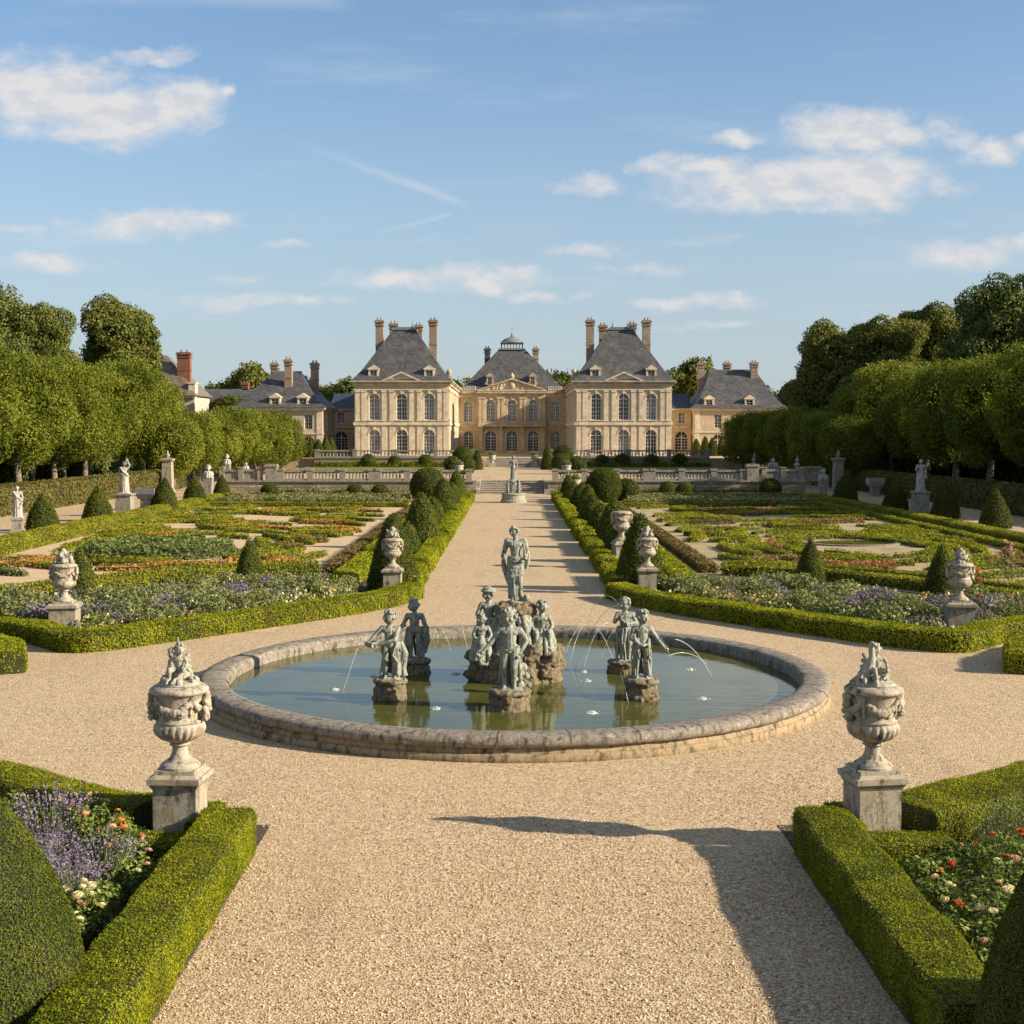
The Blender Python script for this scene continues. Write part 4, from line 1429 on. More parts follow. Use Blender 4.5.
# ------------------------------------------------------------------ the chateau
class Face:
    """a wall plane: u runs along it, d goes into the wall"""
    def __init__(s, origin, udir, ddir):
        s.o = Vector(origin); s.u = Vector(udir); s.d = Vector(ddir)

    def p(s, u, z, d=0.0):
        v = s.o + s.u * u + s.d * d
        return (v.x, v.y, z)


def wall_face(mb, F, u0, u1, z0, z1, openings, reveal=.32, mi=0, seg=10):
    """wall with real window openings. openings: (uc, w, zb, zt, arched)"""
    cols = {}
    for o in openings:
        cols.setdefault(round(o[0], 3), []).append(o)
    edges = [u0]
    for uc in sorted(cols):
        wmax = max(o[1] for o in cols[uc])
        a, b = uc - wmax / 2 - .04, uc + wmax / 2 + .04
        mb.add([F.p(edges[-1], z0), F.p(a, z0), F.p(a, z1), F.p(edges[-1], z1)], [(0, 1, 2, 3)], mi)
        zc = z0
        for (c, w, zb, zt, arched) in sorted(cols[uc], key=lambda o: o[2]):
            l, r = c - w / 2, c + w / 2
            if zb > zc:
                mb.add([F.p(a, zc), F.p(b, zc), F.p(b, zb), F.p(a, zb)], [(0, 1, 2, 3)], mi)
            rad = w / 2
            zs = zt - rad if arched else zt
            out = [(l, zb), (l, zs)]
            if arched:
                out += [(c - rad * math.cos(t), zs + rad * math.sin(t)) for t in np.linspace(0, PI, seg + 1)[1:-1]]
            out += [(r, zs), (r, zb)]
            mid = len(out) // 2
            # side strips
            mb.add([F.p(a, zb), F.p(l, zb), F.p(l, zs), F.p(a, zs)], [(0, 1, 2, 3)], mi)
            mb.add([F.p(r, zb), F.p(b, zb), F.p(b, zs), F.p(r, zs)], [(0, 1, 2, 3)], mi)
            ztop = zt + .02
            arcp = out[1:-1]
            for k in range(len(arcp) - 1):
                (ua, za), (ub, zb_) = arcp[k], arcp[k + 1]
                mb.add([F.p(ua, za), F.p(ub, zb_), F.p(ub, ztop), F.p(ua, ztop)], [(0, 1, 2, 3)], mi)
            mb.add([F.p(a, zs), F.p(l, zs), F.p(l, ztop), F.p(a, ztop)], [(0, 1, 2, 3)], mi)
            mb.add([F.p(r, zs), F.p(b, zs), F.p(b, ztop), F.p(r, ztop)], [(0, 1, 2, 3)], mi)
            # reveal
            for k in range(len(out)):
                (ua, za), (ub, zb_) = out[k], out[(k + 1) % len(out)]
                mb.add([F.p(ua, za), F.p(ub, zb_), F.p(ub, zb_, reveal), F.p(ua, za, reveal)], [(0, 1, 2, 3)], mi)
            zc = ztop
        mb.add([F.p(a, zc), F.p(b, zc), F.p(b, z1), F.p(a, z1)], [(0, 1, 2, 3)], mi)
        edges.append(b)
    mb.add([F.p(edges[-1], z0), F.p(u1, z0), F.p(u1, z1), F.p(edges[-1], z1)], [(0, 1, 2, 3)], mi)


def fbox(mb, F, u0, u1, z0, z1, d0, d1, mi=0):
    v = [F.p(u, z, d) for z in (z0, z1) for d in (d0, d1) for u in (u0, u1)]
    mb.add(v, [(0, 2, 3, 1), (4, 5, 7, 6), (0, 1, 5, 4), (2, 6, 7, 3), (0, 4, 6, 2), (1, 3, 7, 5)], mi)


def window(parent, F, c, w, zb, zt, arched, depth=.24, pale=False, cols=2, rows=5):
    """white frame with glazing bars, its pane behind"""
    l, r = c - w / 2, c + w / 2
    rad = w / 2
    zs = zt - rad if arched else zt
    fr = MB()
    t = .085
    fbox(fr, F, l, l + t, zb, zs, depth - .05, depth + .04)
    fbox(fr, F, r - t, r, zb, zs, depth - .05, depth + .04)
    fbox(fr, F, l + t, r - t, zb, zb + t, depth - .05, depth + .04)
    fbox(fr, F, c - .055, c + .055, zb + t, zt - t, depth - .06, depth + .035)
    fbox(fr, F, l + t, c - .055, zs - .05, zs + .05, depth - .055, depth + .03)
    fbox(fr, F, c + .055, r - t, zs - .05, zs + .05, depth - .055, depth + .03)
    for i in range(1, rows):
        z = zb + (zs - zb) * i / rows
        fbox(fr, F, l + t, c - .055, z - .022, z + .022, depth - .02, depth + .02)
        fbox(fr, F, c + .055, r - t, z - .022, z + .022, depth - .02, depth + .02)
    for s in (-1, 1):
        m = c + s * w * .25
        fbox(fr, F, m - .02, m + .02, zb + t, zs - .05, depth - .018, depth + .018)
    if arched:
        for k in range(10):
            a, b = PI * k / 10, PI * (k + 1) / 10
            v = []
            for d in (depth - .05, depth + .04):
                for rr in (rad, rad - t):
                    for x in (a, b):
                        v.append(F.p(c - rr * math.cos(x), zs + rr * math.sin(x), d))
            fr.add(v, [(0, 1, 3, 2), (4, 5, 7, 6), (2, 3, 7, 6), (0, 1, 5, 4)])
        for a in (PI * .25, PI * .75):
            v = [F.p(c - q * math.cos(a) + e * math.sin(a), zs + q * math.sin(a) + e * math.cos(a), depth - .01) for q, e in ((.1, -.02), (.1, .02), (rad - .05, .02), (rad - .05, -.02))]
            fr.add(v, [(0, 1, 2, 3)])
    o = fr.build('window', M_['white_paint'], parent)
    pn = MB()
    out = [(l, zb), (l, zs)]
    if arched:
        out += [(c - rad * math.cos(q), zs + rad * math.sin(q)) for q in np.linspace(0, PI, 11)[1:-1]]
    out += [(r, zs), (r, zb)]
    pn.add([F.p(u, z, depth + .045) for u, z in out], [tuple(range(len(out)))])
    pn.build('pane', M_['glass_pale' if pale else 'glass'], o)
    return o


def hip_roof(mb, x0, x1, y0, y1, zs, insets, top_ridge=None, mi=0):
    """roof from a list of heights and insets (from the eaves rectangle)"""
    rings = []
    for z, ix, iy in insets:
        rings.append([(x0 + ix, y0 + iy, z), (x1 - ix, y0 + iy, z), (x1 - ix, y1 - iy, z), (x0 + ix, y1 - iy, z)])
    v = [p for r in rings for p in r]
    f = [(0, 3, 2, 1)]
    for k in range(len(rings) - 1):
        for i in range(4):
            j = (i + 1) % 4
            f.append((k * 4 + i, k * 4 + j, k * 4 + 4 + j, k * 4 + 4 + i))
    n = (len(rings) - 1) * 4
    f.append((n, n + 1, n + 2, n + 3))
    mb.add(v, f, mi)


def chimney(parent, x, y, z0, z1, w=1.0, d=.8, mat='chimney_brick', name='chimney'):
    mb = MB()
    mb.box(x - w / 2, x + w / 2, y - d / 2, y + d / 2, z0, z1 - .75)
    mb.box(x - w / 2 - .10, x + w / 2 + .10, y - d / 2 - .10, y + d / 2 + .10, z1 - .75, z1 - .60)
    mb.box(x - w / 2 - .03, x + w / 2 + .03, y - d / 2 - .03, y + d / 2 + .03, z1 - .60, z1 - .34)
    mb.box(x - w / 2 - .16, x + w / 2 + .16, y - d / 2 - .16, y + d / 2 + .16, z1 - .34, z1 - .14)
    mb.box(x - w / 2 - .05, x + w / 2 + .05, y - d / 2 - .05, y + d / 2 + .05, z1 - .14, z1)
    # band half way
    zm = z0 + (z1 - z0) * .55
    mb.box(x - w / 2 - .05, x + w / 2 + .05, y - d / 2 - .05, y + d / 2 + .05, zm, zm + .16)
    for k in (-1, 1):
        mb.lathe([(.13, z1), (.10, z1 + .3), (.12, z1 + .32)], 10, (x + k * w * .22, y, 0))
    return mb.build(name, M_[mat], parent)


def dormer(parent, F, c, z0, w=1.25, h=1.25, depth=2.2, arched=False, stone_='trim_stone'):
    mb = MB()
    hw = w / 2
    fbox(mb, F, c - hw, c - hw + .24, z0, z0 + h, 0, depth)
    fbox(mb, F, c + hw - .24, c + hw, z0, z0 + h, 0, depth)
    fbox(mb, F, c - hw + .24, c + hw - .24, z0, z0 + .12, 0, depth)
    fbox(mb, F, c - hw + .24, c + hw - .24, z0 + h - .14, z0 + h, 0, depth)
    fbox(mb, F, c - hw - .1, c + hw + .1, z0 + h, z0 + h + .13, -.12, depth)
    v = [F.p(u, z, d) for d in (-.1, depth) for u, z in ((c - hw - .08, z0 + h + .132), (c + hw + .08, z0 + h + .132), (c, z0 + h + .6))]
    mb.add(v, [(0, 1, 2), (3, 5, 4), (0, 3, 4, 1), (1, 4, 5, 2), (2, 5, 3, 0)])
    # little scrolls
    for s in (-1, 1):
        fbox(mb, F, c + s * (hw + .11) - .1, c + s * (hw + .11) + .1, z0, z0 + .42, .03, .3)
    o = mb.build('dormer', M_[stone_], parent)
    pn = MB()
    fbox(pn, F, c - hw + .25, c + hw - .25, z0 + .13, z0 + h - .15, .25, .28)
    pn.build('pane', M_['glass'], o)
    fr = MB()
    fbox(fr, F, c - .04, c + .04, z0 + .13, z0 + h - .15, .2, .245)
    fbox(fr, F, c - hw + .25, c - .04, z0 + h * .55, z0 + h * .55 + .06, .205, .24)
    fbox(fr, F, c + .04, c + hw - .25, z0 + h * .55, z0 + h * .55 + .06, .205, .24)
    fr.build('frame', M_['white_paint'], o)
    return o


def pediment(parent, F, c, hw, z0, zp, mat, relief=False, d=-.5):
    mb = MB()
    def slab(pts, d0, d1):
        v = [F.p(u, z, dd) for dd in (d0, d1) for u, z in pts]
        n = len(pts)
        mb.add(v, [tuple(range(n)), tuple(range(2 * n - 1, n - 1, -1))] + [(i, (i + 1) % n, n + (i + 1) % n, n + i) for i in range(n)])
    slab([(c - hw + .2, z0 + .2), (c + hw - .2, z0 + .2), (c, zp - .16)], d + .28, .6)
    slab([(c - hw, z0), (c + hw, z0), (c + hw, z0 + .2), (c - hw, z0 + .2)], d, .6)
    slab([(c - hw - .05, z0 + .203), (c - hw + .35, z0 + .203), (c, zp - .22), (c, zp)], d, .55)
    slab([(c + hw + .05, z0 + .203), (c, zp), (c, zp - .22), (c + hw - .35, z0 + .203)], d + .002, .552)
    o = mb.build('pediment', M_[mat], parent)
    if relief:
        rb = MB()
        rr = random.Random(4)
        for i in range(46):
            u = rr.uniform(-.82, .82)
            zz = rr.uniform(.12, .86) * (1 - abs(u))
            rb.ball(F.p(c + u * hw, z0 + .25 + zz * (zp - z0 - .4), d + .3), (rr.uniform(.1, .3), .14, rr.uniform(.1, .26)), 8, 6)
        rb.ball(F.p(c, z0 + .9, d + .3), (.5, .25, .55), 12, 8)
        rb.build('relief', M_[mat], o, True)
    return o


chateau = thing('chateau', 'great pale stone chateau with two slate-roofed pavilions and a recessed pedimented middle', 'chateau', (0, 170, T2))
CH = chateau
HID = thing  # alias kept short


def local(F0):
    return Vector((F0[0], F0[1] - 170, 0))


def house_obj(mb, name, mat, parent=None, smooth=False):
    return mb.build(name, mat, parent, smooth)


def pavilion(xa, xb, tall):
    xc = (xa + xb) / 2
    z0, z1 = 0.0, 9.5
    y0, y1 = 0.0, 13.0
    inner_pos = xc < 0
    Ff = Face((0, y0, 0), (1, 0, 0), (0, 1, 0))
    ops = []
    cs = [xc - 3.46, xc, xc + 3.46]
    for c in cs:
        ops += [(c, 1.45, .36, 3.45, True), (c, 1.35, 4.66, 8.0, True)]
    wm = MB()
    wall_face(wm, Ff, xa, xb, z0, z1, ops, .34)
    # inner side towards the court (runs back to the middle block), outer side, back
    xi, xo = (xb, xa) if inner_pos else (xa, xb)
    Fi = Face((xi, 0, 0), (0, 1, 0), (-1 if inner_pos else 1, 0, 0))
    sops = []
    sc = [4.2, 10.0, 16.0, 22.0]
    for c in sc:
        sops += [(c, 1.3, .5, 3.4, True), (c, 1.25, 4.66, 7.9, True)]
    wall_face(wm, Fi, 0.0, 30.6, z0, z1, sops, .34)
    Fo = Face((xo, 0, 0), (0, 1, 0), (1 if inner_pos else -1, 0, 0))
    wall_face(wm, Fo, 0.0, 30.6, z0, z1, [], .34)
    wm.add([(xa, 30.6, z0), (xb, 30.6, z0), (xb, 30.6, z1), (xa, 30.6, z1)], [(0, 1, 2, 3)])
    house_obj(wm, 'wall', M_['limestone'], CH)
    # trim
    tm = MB()
    sgn = [-1, 1]
    for F, u0, u1, centres, main in ((Ff, xa, xb, cs, True), (Fi, 0.0, 30.4, sc, False)):
        e0, e1 = (u0 - .12, u1 + .12) if main else (u0 + .003, u1)
        fbox(tm, F, e0, e1, 0, .34, -.12, -.002)
        fbox(tm, F, e0, e1, 4.02, 4.24, -.17, -.002)
        fbox(tm, F, e0, e1, 4.242, 4.50, -.08, -.002)
        fbox(tm, F, e0, e1, 8.42, 8.56, -.14, -.002)
        fbox(tm, F, e0, e1, 9.02, 9.16, -.22, -.002)
        for c in centres:
            for lvl, (zb, zt, w) in enumerate(((.36, 3.45, 1.45), (4.66, 8.0, 1.35))):
                # archivolt and keystone
                rad = w / 2
                zs = zt - rad
                for k in range(10):
                    a, b = PI * k / 10, PI * (k + 1) / 10
                    v = [F.p(c - rr * math.cos(q), zs + rr * math.sin(q), d) for d in (-.045, -.001) for rr in (rad + .02, rad + .15) for q in (a, b)]
                    tm.add(v, [(0, 1, 3, 2), (0, 1, 5, 4), (2, 3, 7, 6)])
                fbox(tm, F, c - .13, c + .13, zt - .03, zt + .36, -.13, -.002)
                fbox(tm, F, c - rad - .2, c + rad + .2, zb - .12, zb, -.16, -.003)
        if main:
            pil = [u0 + .42, u0 + 1.18] + [c + s * 1.24 for c in centres[:-1] for s in (1,)] + [c - 1.24 for c in centres[1:]] + [u1 - .42, u1 - 1.18]
        else:
            pil = [.45, 2.6, 7.0, 13, 19, 25]
        for u in pil:
            fbox(tm, F, u - .27, u + .27, 4.51, 8.41, -.10, -.002)
            fbox(tm, F, u - .33, u + .33, 8.16, 8.415, -.16, -.1)
            fbox(tm, F, u - .33, u + .33, 4.505, 4.72, -.15, -.1)
            fbox(tm, F, u - .30, u + .30, .345, 4.015, -.06, -.002)
    house_obj(tm, 'trim', M_['trim_stone'], CH)
    cm = MB()
    for k, (za, zb, o) in enumerate(((9.162, 9.30, .30), (9.302, 9.44, .44), (9.442, 9.58, .56))):
        cm.box(xa - o, xb + o, -o, 30.4, za, zb)
    house_obj(cm, 'cornice', M_['cornice_stone'], CH)
    for i, c in enumerate(cs):
        window(CH, Ff, c, 1.45, .36, 3.45, True, pale=(i != 1) if inner_pos else (i == 1))
        window(CH, Ff, c, 1.35, 4.66, 8.0, True, pale=(i != 1) if inner_pos else (i == 2))
    for i, c in enumerate(sc):
        window(CH, Fi, c, 1.3, .5, 3.4, True, pale=i % 2 == 0)
        window(CH, Fi, c, 1.25, 4.66, 7.9, True, pale=i % 2 == 1)
    # roofs
    rm = MB()
    iy = 6.2
    hip_roof(rm, xa - .42, xb + .42, -.42, 12.9, 0, [(9.585, 0, 0), (10.0, .45, .45), (10.9, 1.25, 1.25), (16.2, 4.85, 5.1), (16.42, 4.98, 5.25)])
    rf = house_obj(rm, 'roof', M_['slate'], CH)
    lm = MB()
    lm.box(xa + 4.38, xb - 4.38, 4.6, 8.05, 16.30, 16.52)
    lm.box(xa + 4.75, xb - 4.75, 4.9, 7.75, 16.521, 16.72)
    for s in (-1, 1):
        lm.lathe([(.16, 16.7), (.2, 16.85), (.06, 17.0), (.09, 17.2), (.02, 17.4), (.012, 18.1)], 10, (xc + s * .95, 6.3, 0))
    house_obj(lm, 'roof_crest', M_['lead'], rf)
    rb = MB()
    hip_roof(rb, xa - .4, xb + .4, 12.95, 30.4, 0, [(9.585, 0, 0), (10.3, 2.5, 2.0), (10.5, 4.5, 3.0)])
    house_obj(rb, 'rear_roof', M_['slate'], CH)
    if inner_pos:
        ch = [(-3.15, 4.4, 17.55), (-1.75, 8.8, 17.5), (1.55, 9.0, 17.3), (3.75, 4.4, 17.6)]
    else:
        ch = [(-4.0, 4.4, 17.6), (-2.05, 9.0, 17.3), (1.8, 8.8, 17.5), (3.25, 4.4, 17.55)]
    for (dx, dy, zt) in ch:
        o = chimney(rf, xc + dx, dy, 10.4, zt, .98, .85)
    Fd = Face((0, .22, 0), (1, 0, 0), (0, 1, 0))
    dormer(CH, Fd, xc - 3.55, 9.75, 1.3, 1.25)
    dormer(CH, Fd, xc + 3.5, 9.75, 1.3, 1.25)
    pediment(CH, Ff, xc, 2.45, 9.40, 10.75, 'trim_stone')
    # urn block at the inner back corner of the eaves
    ub = MB()
    ub.box(xi - .45, xi + .35, 1.2, 2.0, 9.6, 10.3)
    ub.lathe([(.2, 10.3), (.34, 10.55), (.4, 10.8), (.2, 11.05), (.05, 11.25)], 12, (xi - .05, 1.6, 0))
    house_obj(ub, 'eaves_urn', M_['cornice_stone'], CH)


pavilion(-19.9, -7.95, True)
pavilion(8.0, 20.15, True)

# middle block, set back behind the court
def middle():
    Fc = Face((0, 29.6, 0), (1, 0, 0), (0, 1, 0))
    Fs = Face((0, 30.2, 0), (1, 0, 0), (0, 1, 0))
    z1 = 9.2
    wm = MB()
    ops = [(c, w, a, b, True) for c in (-3.15, 0, 3.15) for (w, a, b) in ((1.7, .33, 3.4), (1.35, 4.66, 7.95))]
    wall_face(wm, Fc, -4.95, 4.95, 0, z1, ops, .5)
    for s in (-1, 1):
        ops = [(s * 6.45, 1.45, .33, 3.3, True), (s * 6.45, 1.3, 4.7, 7.75, True)]
        a, b = sorted((s * 4.95, s * 8.4))
        wall_face(wm, Fs, a, b, 0, z1, ops, .45)
        wm.add([(s * 4.95, 29.6, 0), (s * 4.95, 30.2, 0), (s * 4.95, 30.2, z1), (s * 4.95, 29.6, z1)], [(0, 1, 2, 3)])
    for s in (-1, 1):
        wm.add([(s * 8.4, 30.2, 0), (s * 8.4, 46, 0), (s * 8.4, 46, z1), (s * 8.4, 30.2, z1)], [(0, 1, 2, 3)])
    wm.add([(-8.4, 46, 0), (8.4, 46, 0), (8.4, 46, z1), (-8.4, 46, z1)], [(0, 1, 2, 3)])
    house_obj(wm, 'wall', M_['limestone_court'], CH)
    tm = MB()
    for F, a, b, cen in ((Fc, -5.0, 5.0, (-3.15, 0, 3.15)), (Fs, -7.9, -5.1, (-6.45,)), (Fs, 5.1, 7.95, (6.45,))):
        fbox(tm, F, a, b, 0, .3, -.1, -.002)
        fbox(tm, F, a, b, 4.3, 4.55, -.12, -.002)
        fbox(tm, F, a, b, 8.35, 8.5, -.12, -.002)
        fbox(tm, F, a, b, 8.502, 8.9, -.06, -.002)
        for c in cen:
            for (zt, w) in ((3.4, 1.7), (7.95, 1.35)):
                rad = w / 2
                zs = zt - rad
                for k in range(10):
                    q0, q1 = PI * k / 10, PI * (k + 1) / 10
                    v = [F.p(c - rr * math.cos(q), zs + rr * math.sin(q), d) for d in (-.07, -.001) for rr in (rad + .02, rad + .2) for q in (q0, q1)]
                    tm.add(v, [(0, 1, 3, 2), (0, 1, 5, 4), (2, 3, 7, 6)])
                fbox(tm, F, c - .12, c + .12, zt - .02, zt + .3, -.13, -.002)
            fbox(tm, F, c - .85, c + .85, 4.56, 4.655, -.14, -.002)
    for u in (-4.7, -4.15, -1.95, -1.35, 1.35, 1.95, 4.15, 4.7):
        fbox(tm, Fc, u - .22, u + .22, 4.56, 8.34, -.14, -.002)
        fbox(tm, Fc, u - .28, u + .28, 8.1, 8.345, -.2, -.14)
    for u in (-1.58, 1.58, -4.62, 4.62):
        fbox(tm, Fc, u - .26, u + .26, .3, 4.0, -.2, -.002)
    house_obj(tm, 'trim', M_['trim_court'], CH)
    cm = MB()
    cm.box(-5.25, 5.25, 29.2, 29.595, 8.905, 9.2)
    for s in (-1, 1):
        a, b = sorted((s * 5.26, s * 7.5))
        cm.box(a, b, 29.85, 30.6, 8.91, 9.25)
    # balcony over the middle doors
    cm.box(-5.0, 5.0, 28.75, 29.46, 4.0, 4.28)
    for u in (-4.4, -1.58, 1.58, 4.4):
        cm.box(u - .15, u + .15, 28.85, 29.45, 3.6, 4.0)
    house_obj(cm, 'cornice', M_['cornice_stone'], CH)
    bm_ = MB()
    for s in (-1, 1):
        a, b = sorted((s * 5.3, s * 7.45))
        bm_.box(a, b, 29.95, 30.2, 9.26, 9.36)
        bm_.box(a, b, 29.95, 30.2, 9.80, 9.92)
        for k in range(9):
            bm_.lathe([(.05, 9.36), (.09, 9.5), (.05, 9.65), (.06, 9.8)], 8, (a + .12 + (b - a - .24) * k / 8, 30.07, 0))
    house_obj(bm_, 'parapet', M_['trim_stone'], CH)
    rl = MB()
    rl.tube([(-4.95, 28.8, 5.1), (4.95, 28.8, 5.1)], .03, 6)
    for k in range(50):
        x = -4.9 + 9.8 * k / 49
        rl.tube([(x, 28.8, 4.28), (x, 28.8, 5.1)], .013, 4)
    house_obj(rl, 'balcony_railing', M_['lead'], CH)
    for c in (-3.15, 0, 3.15):
        window(CH, Fc, c, 1.7, .33, 3.4, True, .42)
        window(CH, Fc, c, 1.35, 4.66, 7.95, True, .3, pale=True)
    for s in (-1, 1):
        window(CH, Fs, s * 6.45, 1.45, .33, 3.3, True, .36, pale=s > 0)
        window(CH, Fs, s * 6.45, 1.3, 4.7, 7.75, True, .3, pale=True)
    pediment(CH, Fc, 0, 5.15, 9.205, 11.15, 'trim_court', True, -.45)
    pm = MB()
    pm.lathe([(.2, 11.1), (.3, 11.25), (.36, 11.5), (.2, 11.75), (.05, 11.95)], 12, (0, 29.5, 0))
    house_obj(pm, 'acroterion', M_['cornice_stone'], CH)
    rm = MB()
    hip_roof(rm, -8.3, 8.3, 29.9, 46.1, 0, [(9.3, 0, 0), (9.9, .9, .9), (11.0, 2.0, 2.0), (15.6, 6.1, 6.3), (15.8, 6.25, 6.45)])
    rf = house_obj(rm, 'roof', M_['slate'], CH)
    # lantern
    lm = MB()
    lm.box(-2.05, 2.05, 36.0, 40.0, 15.7, 15.95)
    lm.box(-1.75, 1.75, 36.3, 39.7, 16.75, 16.9)
    for i in range(8):
        for (x, y) in ((-1.6 + 3.2 * i / 7, 36.45), (-1.6 + 3.2 * i / 7, 39.55), (-1.6, 36.45 + 3.1 * i / 7), (1.6, 36.45 + 3.1 * i / 7)):
            lm.box(x - .07, x + .07, y - .07, y + .07, 15.95, 16.75)
    lm.lathe([(1.85, 16.9), (1.6, 17.15), (1.1, 17.5), (.5, 17.75), (.2, 17.85), (.24, 18.0), (.08, 18.15), (.1, 18.35), (.03, 18.5), (.015, 19.7)], 20, (0, 38, 0))
    lm.box(-.2, .2, 37.985, 38.015, 19.1, 19.14)
    house_obj(lm, 'lantern', M_['lead'], rf)
    chimney(rf, -3.75, 36, 12.2, 15.95, .85, .7, 'slate')
    chimney(rf, 3.6, 36, 12.2, 15.95, .85, .7, 'chimney_brick')
    Fd = Face((0, 30.6, 0), (1, 0, 0), (0, 1, 0))
    dormer(CH, Fd, -3.3, 10.2, 1.0, 1.2, 2.6, stone_='cornice_stone')
    dormer(CH, Fd, 3.1, 10.2, 1.0, 1.2, 2.6, stone_='cornice_stone')


middle()


def gallery(xa, xb, s):
    F = Face((0, 19.4, 0), (1, 0, 0), (0, 1, 0))
    cs = [xa + (xb - xa) * .27, xa + (xb - xa) * .74]
    wm = MB()
    ops = []
    for c in cs:
        ops += [(c, 1.9, .3, 3.3, True), (c, .95, 4.4, 5.9, False)]
    wall_face(wm, F, xa, xb, 0, 6.45, ops, .6)
    house_obj(wm, 'wall', M_['limestone_gallery'], CH)
    tm = MB()
    fbox(tm, F, xa, xb, 3.75, 4.0, -.14, -.002)
    fbox(tm, F, xa, xb, 6.2, 6.5, -.25, -.002)
    for c in cs:
        fbox(tm, F, c - .62, c + .62, 4.27, 4.39, -.1, -.002)
        fbox(tm, F, c - .62, c + .62, 5.92, 6.05, -.1, -.002)
    house_obj(tm, 'trim', M_['trim_court'], CH)
    for c in cs:
        window(CH, F, c, 1.9, .3, 3.3, True, .5)
        window(CH, F, c, .95, 4.4, 5.9, False, .25, pale=False, rows=3)
    rm = MB()
    rm.add([(xa - .0, 19.1, 6.505), (xb, 19.1, 6.505), (xb, 24, 8.7), (xa, 24, 8.7), (xa, 29, 6.505), (xb, 29, 6.505)], [(0, 1, 2, 3), (3, 2, 5, 4), (0, 3, 4), (1, 5, 2), (0, 4, 5, 1)])
    house_obj(rm, 'roof', M_['slate_blue'], CH)


gallery(-25.6, -19.95, -1)
gallery(20.2, 25.2, 1)


def wing(name, label, xa, xb, ya, yb, z0, ze, zr, roof_inset, chim, dorm, ups, downs, side_face):
    t = thing(name, label, 'house', ((xa + xb) / 2, ya, z0))
    ox, oy = (xa + xb) / 2, ya
    xa -= ox; xb -= ox
    h = ze - z0
    D = yb - ya
    Ff = Face((0, 0, 0), (1, 0, 0), (0, 1, 0))
    wm = MB()
    ops = {}
    lst = [(c - ox, 1.05, h * .58, h * .86, False) for c in ups] + [(c - ox, 1.6, .3, h * .45, True) for c in downs]
    # windows of one column must share their centre
    wall_face(wm, Ff, xa, xb, 0, h, lst, .3)
    si = xb if side_face > 0 else xa
    Fs = Face((si, 0, 0), (0, 1, 0), (-side_face, 0, 0))
    so = [(c, 1.0, h * .58, h * .86, False) for c in (2.2, 5.9, 9.6)] + [(c, 1.1, .4, h * .42, True) for c in (2.2, 5.9, 9.6)]
    wall_face(wm, Fs, 0, D, 0, h, so, .3)
    other = xa if side_face > 0 else xb
    wm.add([(other, 0, 0), (other, D, 0), (other, D, h), (other, 0, h)], [(0, 1, 2, 3)])
    wm.add([(xa, D, 0), (xb, D, 0), (xb, D, h), (xa, D, h)], [(0, 1, 2, 3)])
    wm.build('wall', M_['limestone_wing'], t)
    tm = MB()
    for F, a, b in ((Ff, xa - .1, xb + .1), (Fs, .003, D)):
        fbox(tm, F, a, b, h * .48, h * .48 + .2, -.12, -.002)
        fbox(tm, F, a, b, h - .42, h - .25, -.15, -.002)
        fbox(tm, F, a, b, 0, .28, -.09, -.002)
    for u in (xa + .4, xb - .4):
        fbox(tm, Ff, u - .35, u + .35, .29, h * .48 - .003, -.07, -.002)
        fbox(tm, Ff, u - .35, u + .35, h * .48 + .203, h - .423, -.07, -.002)
    for u in (.4, 3.9, 7.9, D - .4):
        fbox(tm, Fs, u - .3, u + .3, .29, h * .48 - .003, -.07, -.002)
        fbox(tm, Fs, u - .3, u + .3, h * .48 + .203, h - .423, -.07, -.002)
    tm.build('trim', M_['trim_stone'], t)
    cm = MB()
    cm.box(xa - .4, xb + .4, -.4, D + .4, h - .246, h)
    cm.build('cornice', M_['cornice_stone'], t)
    for (c, w, a, b, ar) in lst:
        window(t, Ff, c, w, a, b, ar, .22, rows=4)
    for (c, w, a, b, ar) in so:
        window(t, Fs, c, w, a, b, ar, .22, rows=4, pale=True)
    rm = MB()
    hr = zr - z0
    hip_roof(rm, xa - .5, xb + .5, -.5, D + .5, 0, [(h + .004, 0, 0), (h + .5, .7, .7), (h + 1.1, 1.3, 1.3), (hr, roof_inset, D * .5 + .2)])
    rf = rm.build('roof', M_['slate'], t)
    cp = MB()
    cp.box(xa - .5 + roof_inset - .15, xb + .5 - roof_inset + .15, D * .5 - .35, D * .5 + .35, hr - .12, hr + .1)
    cp.build('ridge_cap', M_['lead'], rf)
    for (cx, cy, zt) in chim:
        chimney(rf, cx - ox, cy - oy, h + .8, zt - z0, .95, .85)
    Fd = Face((0, .1, 0), (1, 0, 0), (0, 1, 0))
    for c in dorm:
        dormer(t, Fd, c - ox, h + .12, 1.35, 1.1, 2.2)
    return t


wing('wing_house', 'stone wing house with three chimneys behind the low limes on the left of the chateau', -34.9, -24.0, 170.6, 183.0, 1.7, 8.25, 13.0, 4.2,
     [(-31.1, 177, 14.2), (-28.8, 174, 14.5), (-25.8, 176.6, 14.2)], (-30.0, -26.5), (-31.9, -28.4, -25.8), (-31.9, -28.4, -25.8), 1)
wing('wing_house', 'stone wing house with broad truncated slate roof on the right of the chateau', 25.3, 37.8, 187, 199.5, 1.9, 8.5, 14.0, 3.6,
     [(27.0, 193, 15.1), (31.2, 196, 15.2), (34.4, 192, 15.1)], (27.4, 33.0), (28.6, 32.6, 35.8), (28.6, 32.6, 35.8), -1)


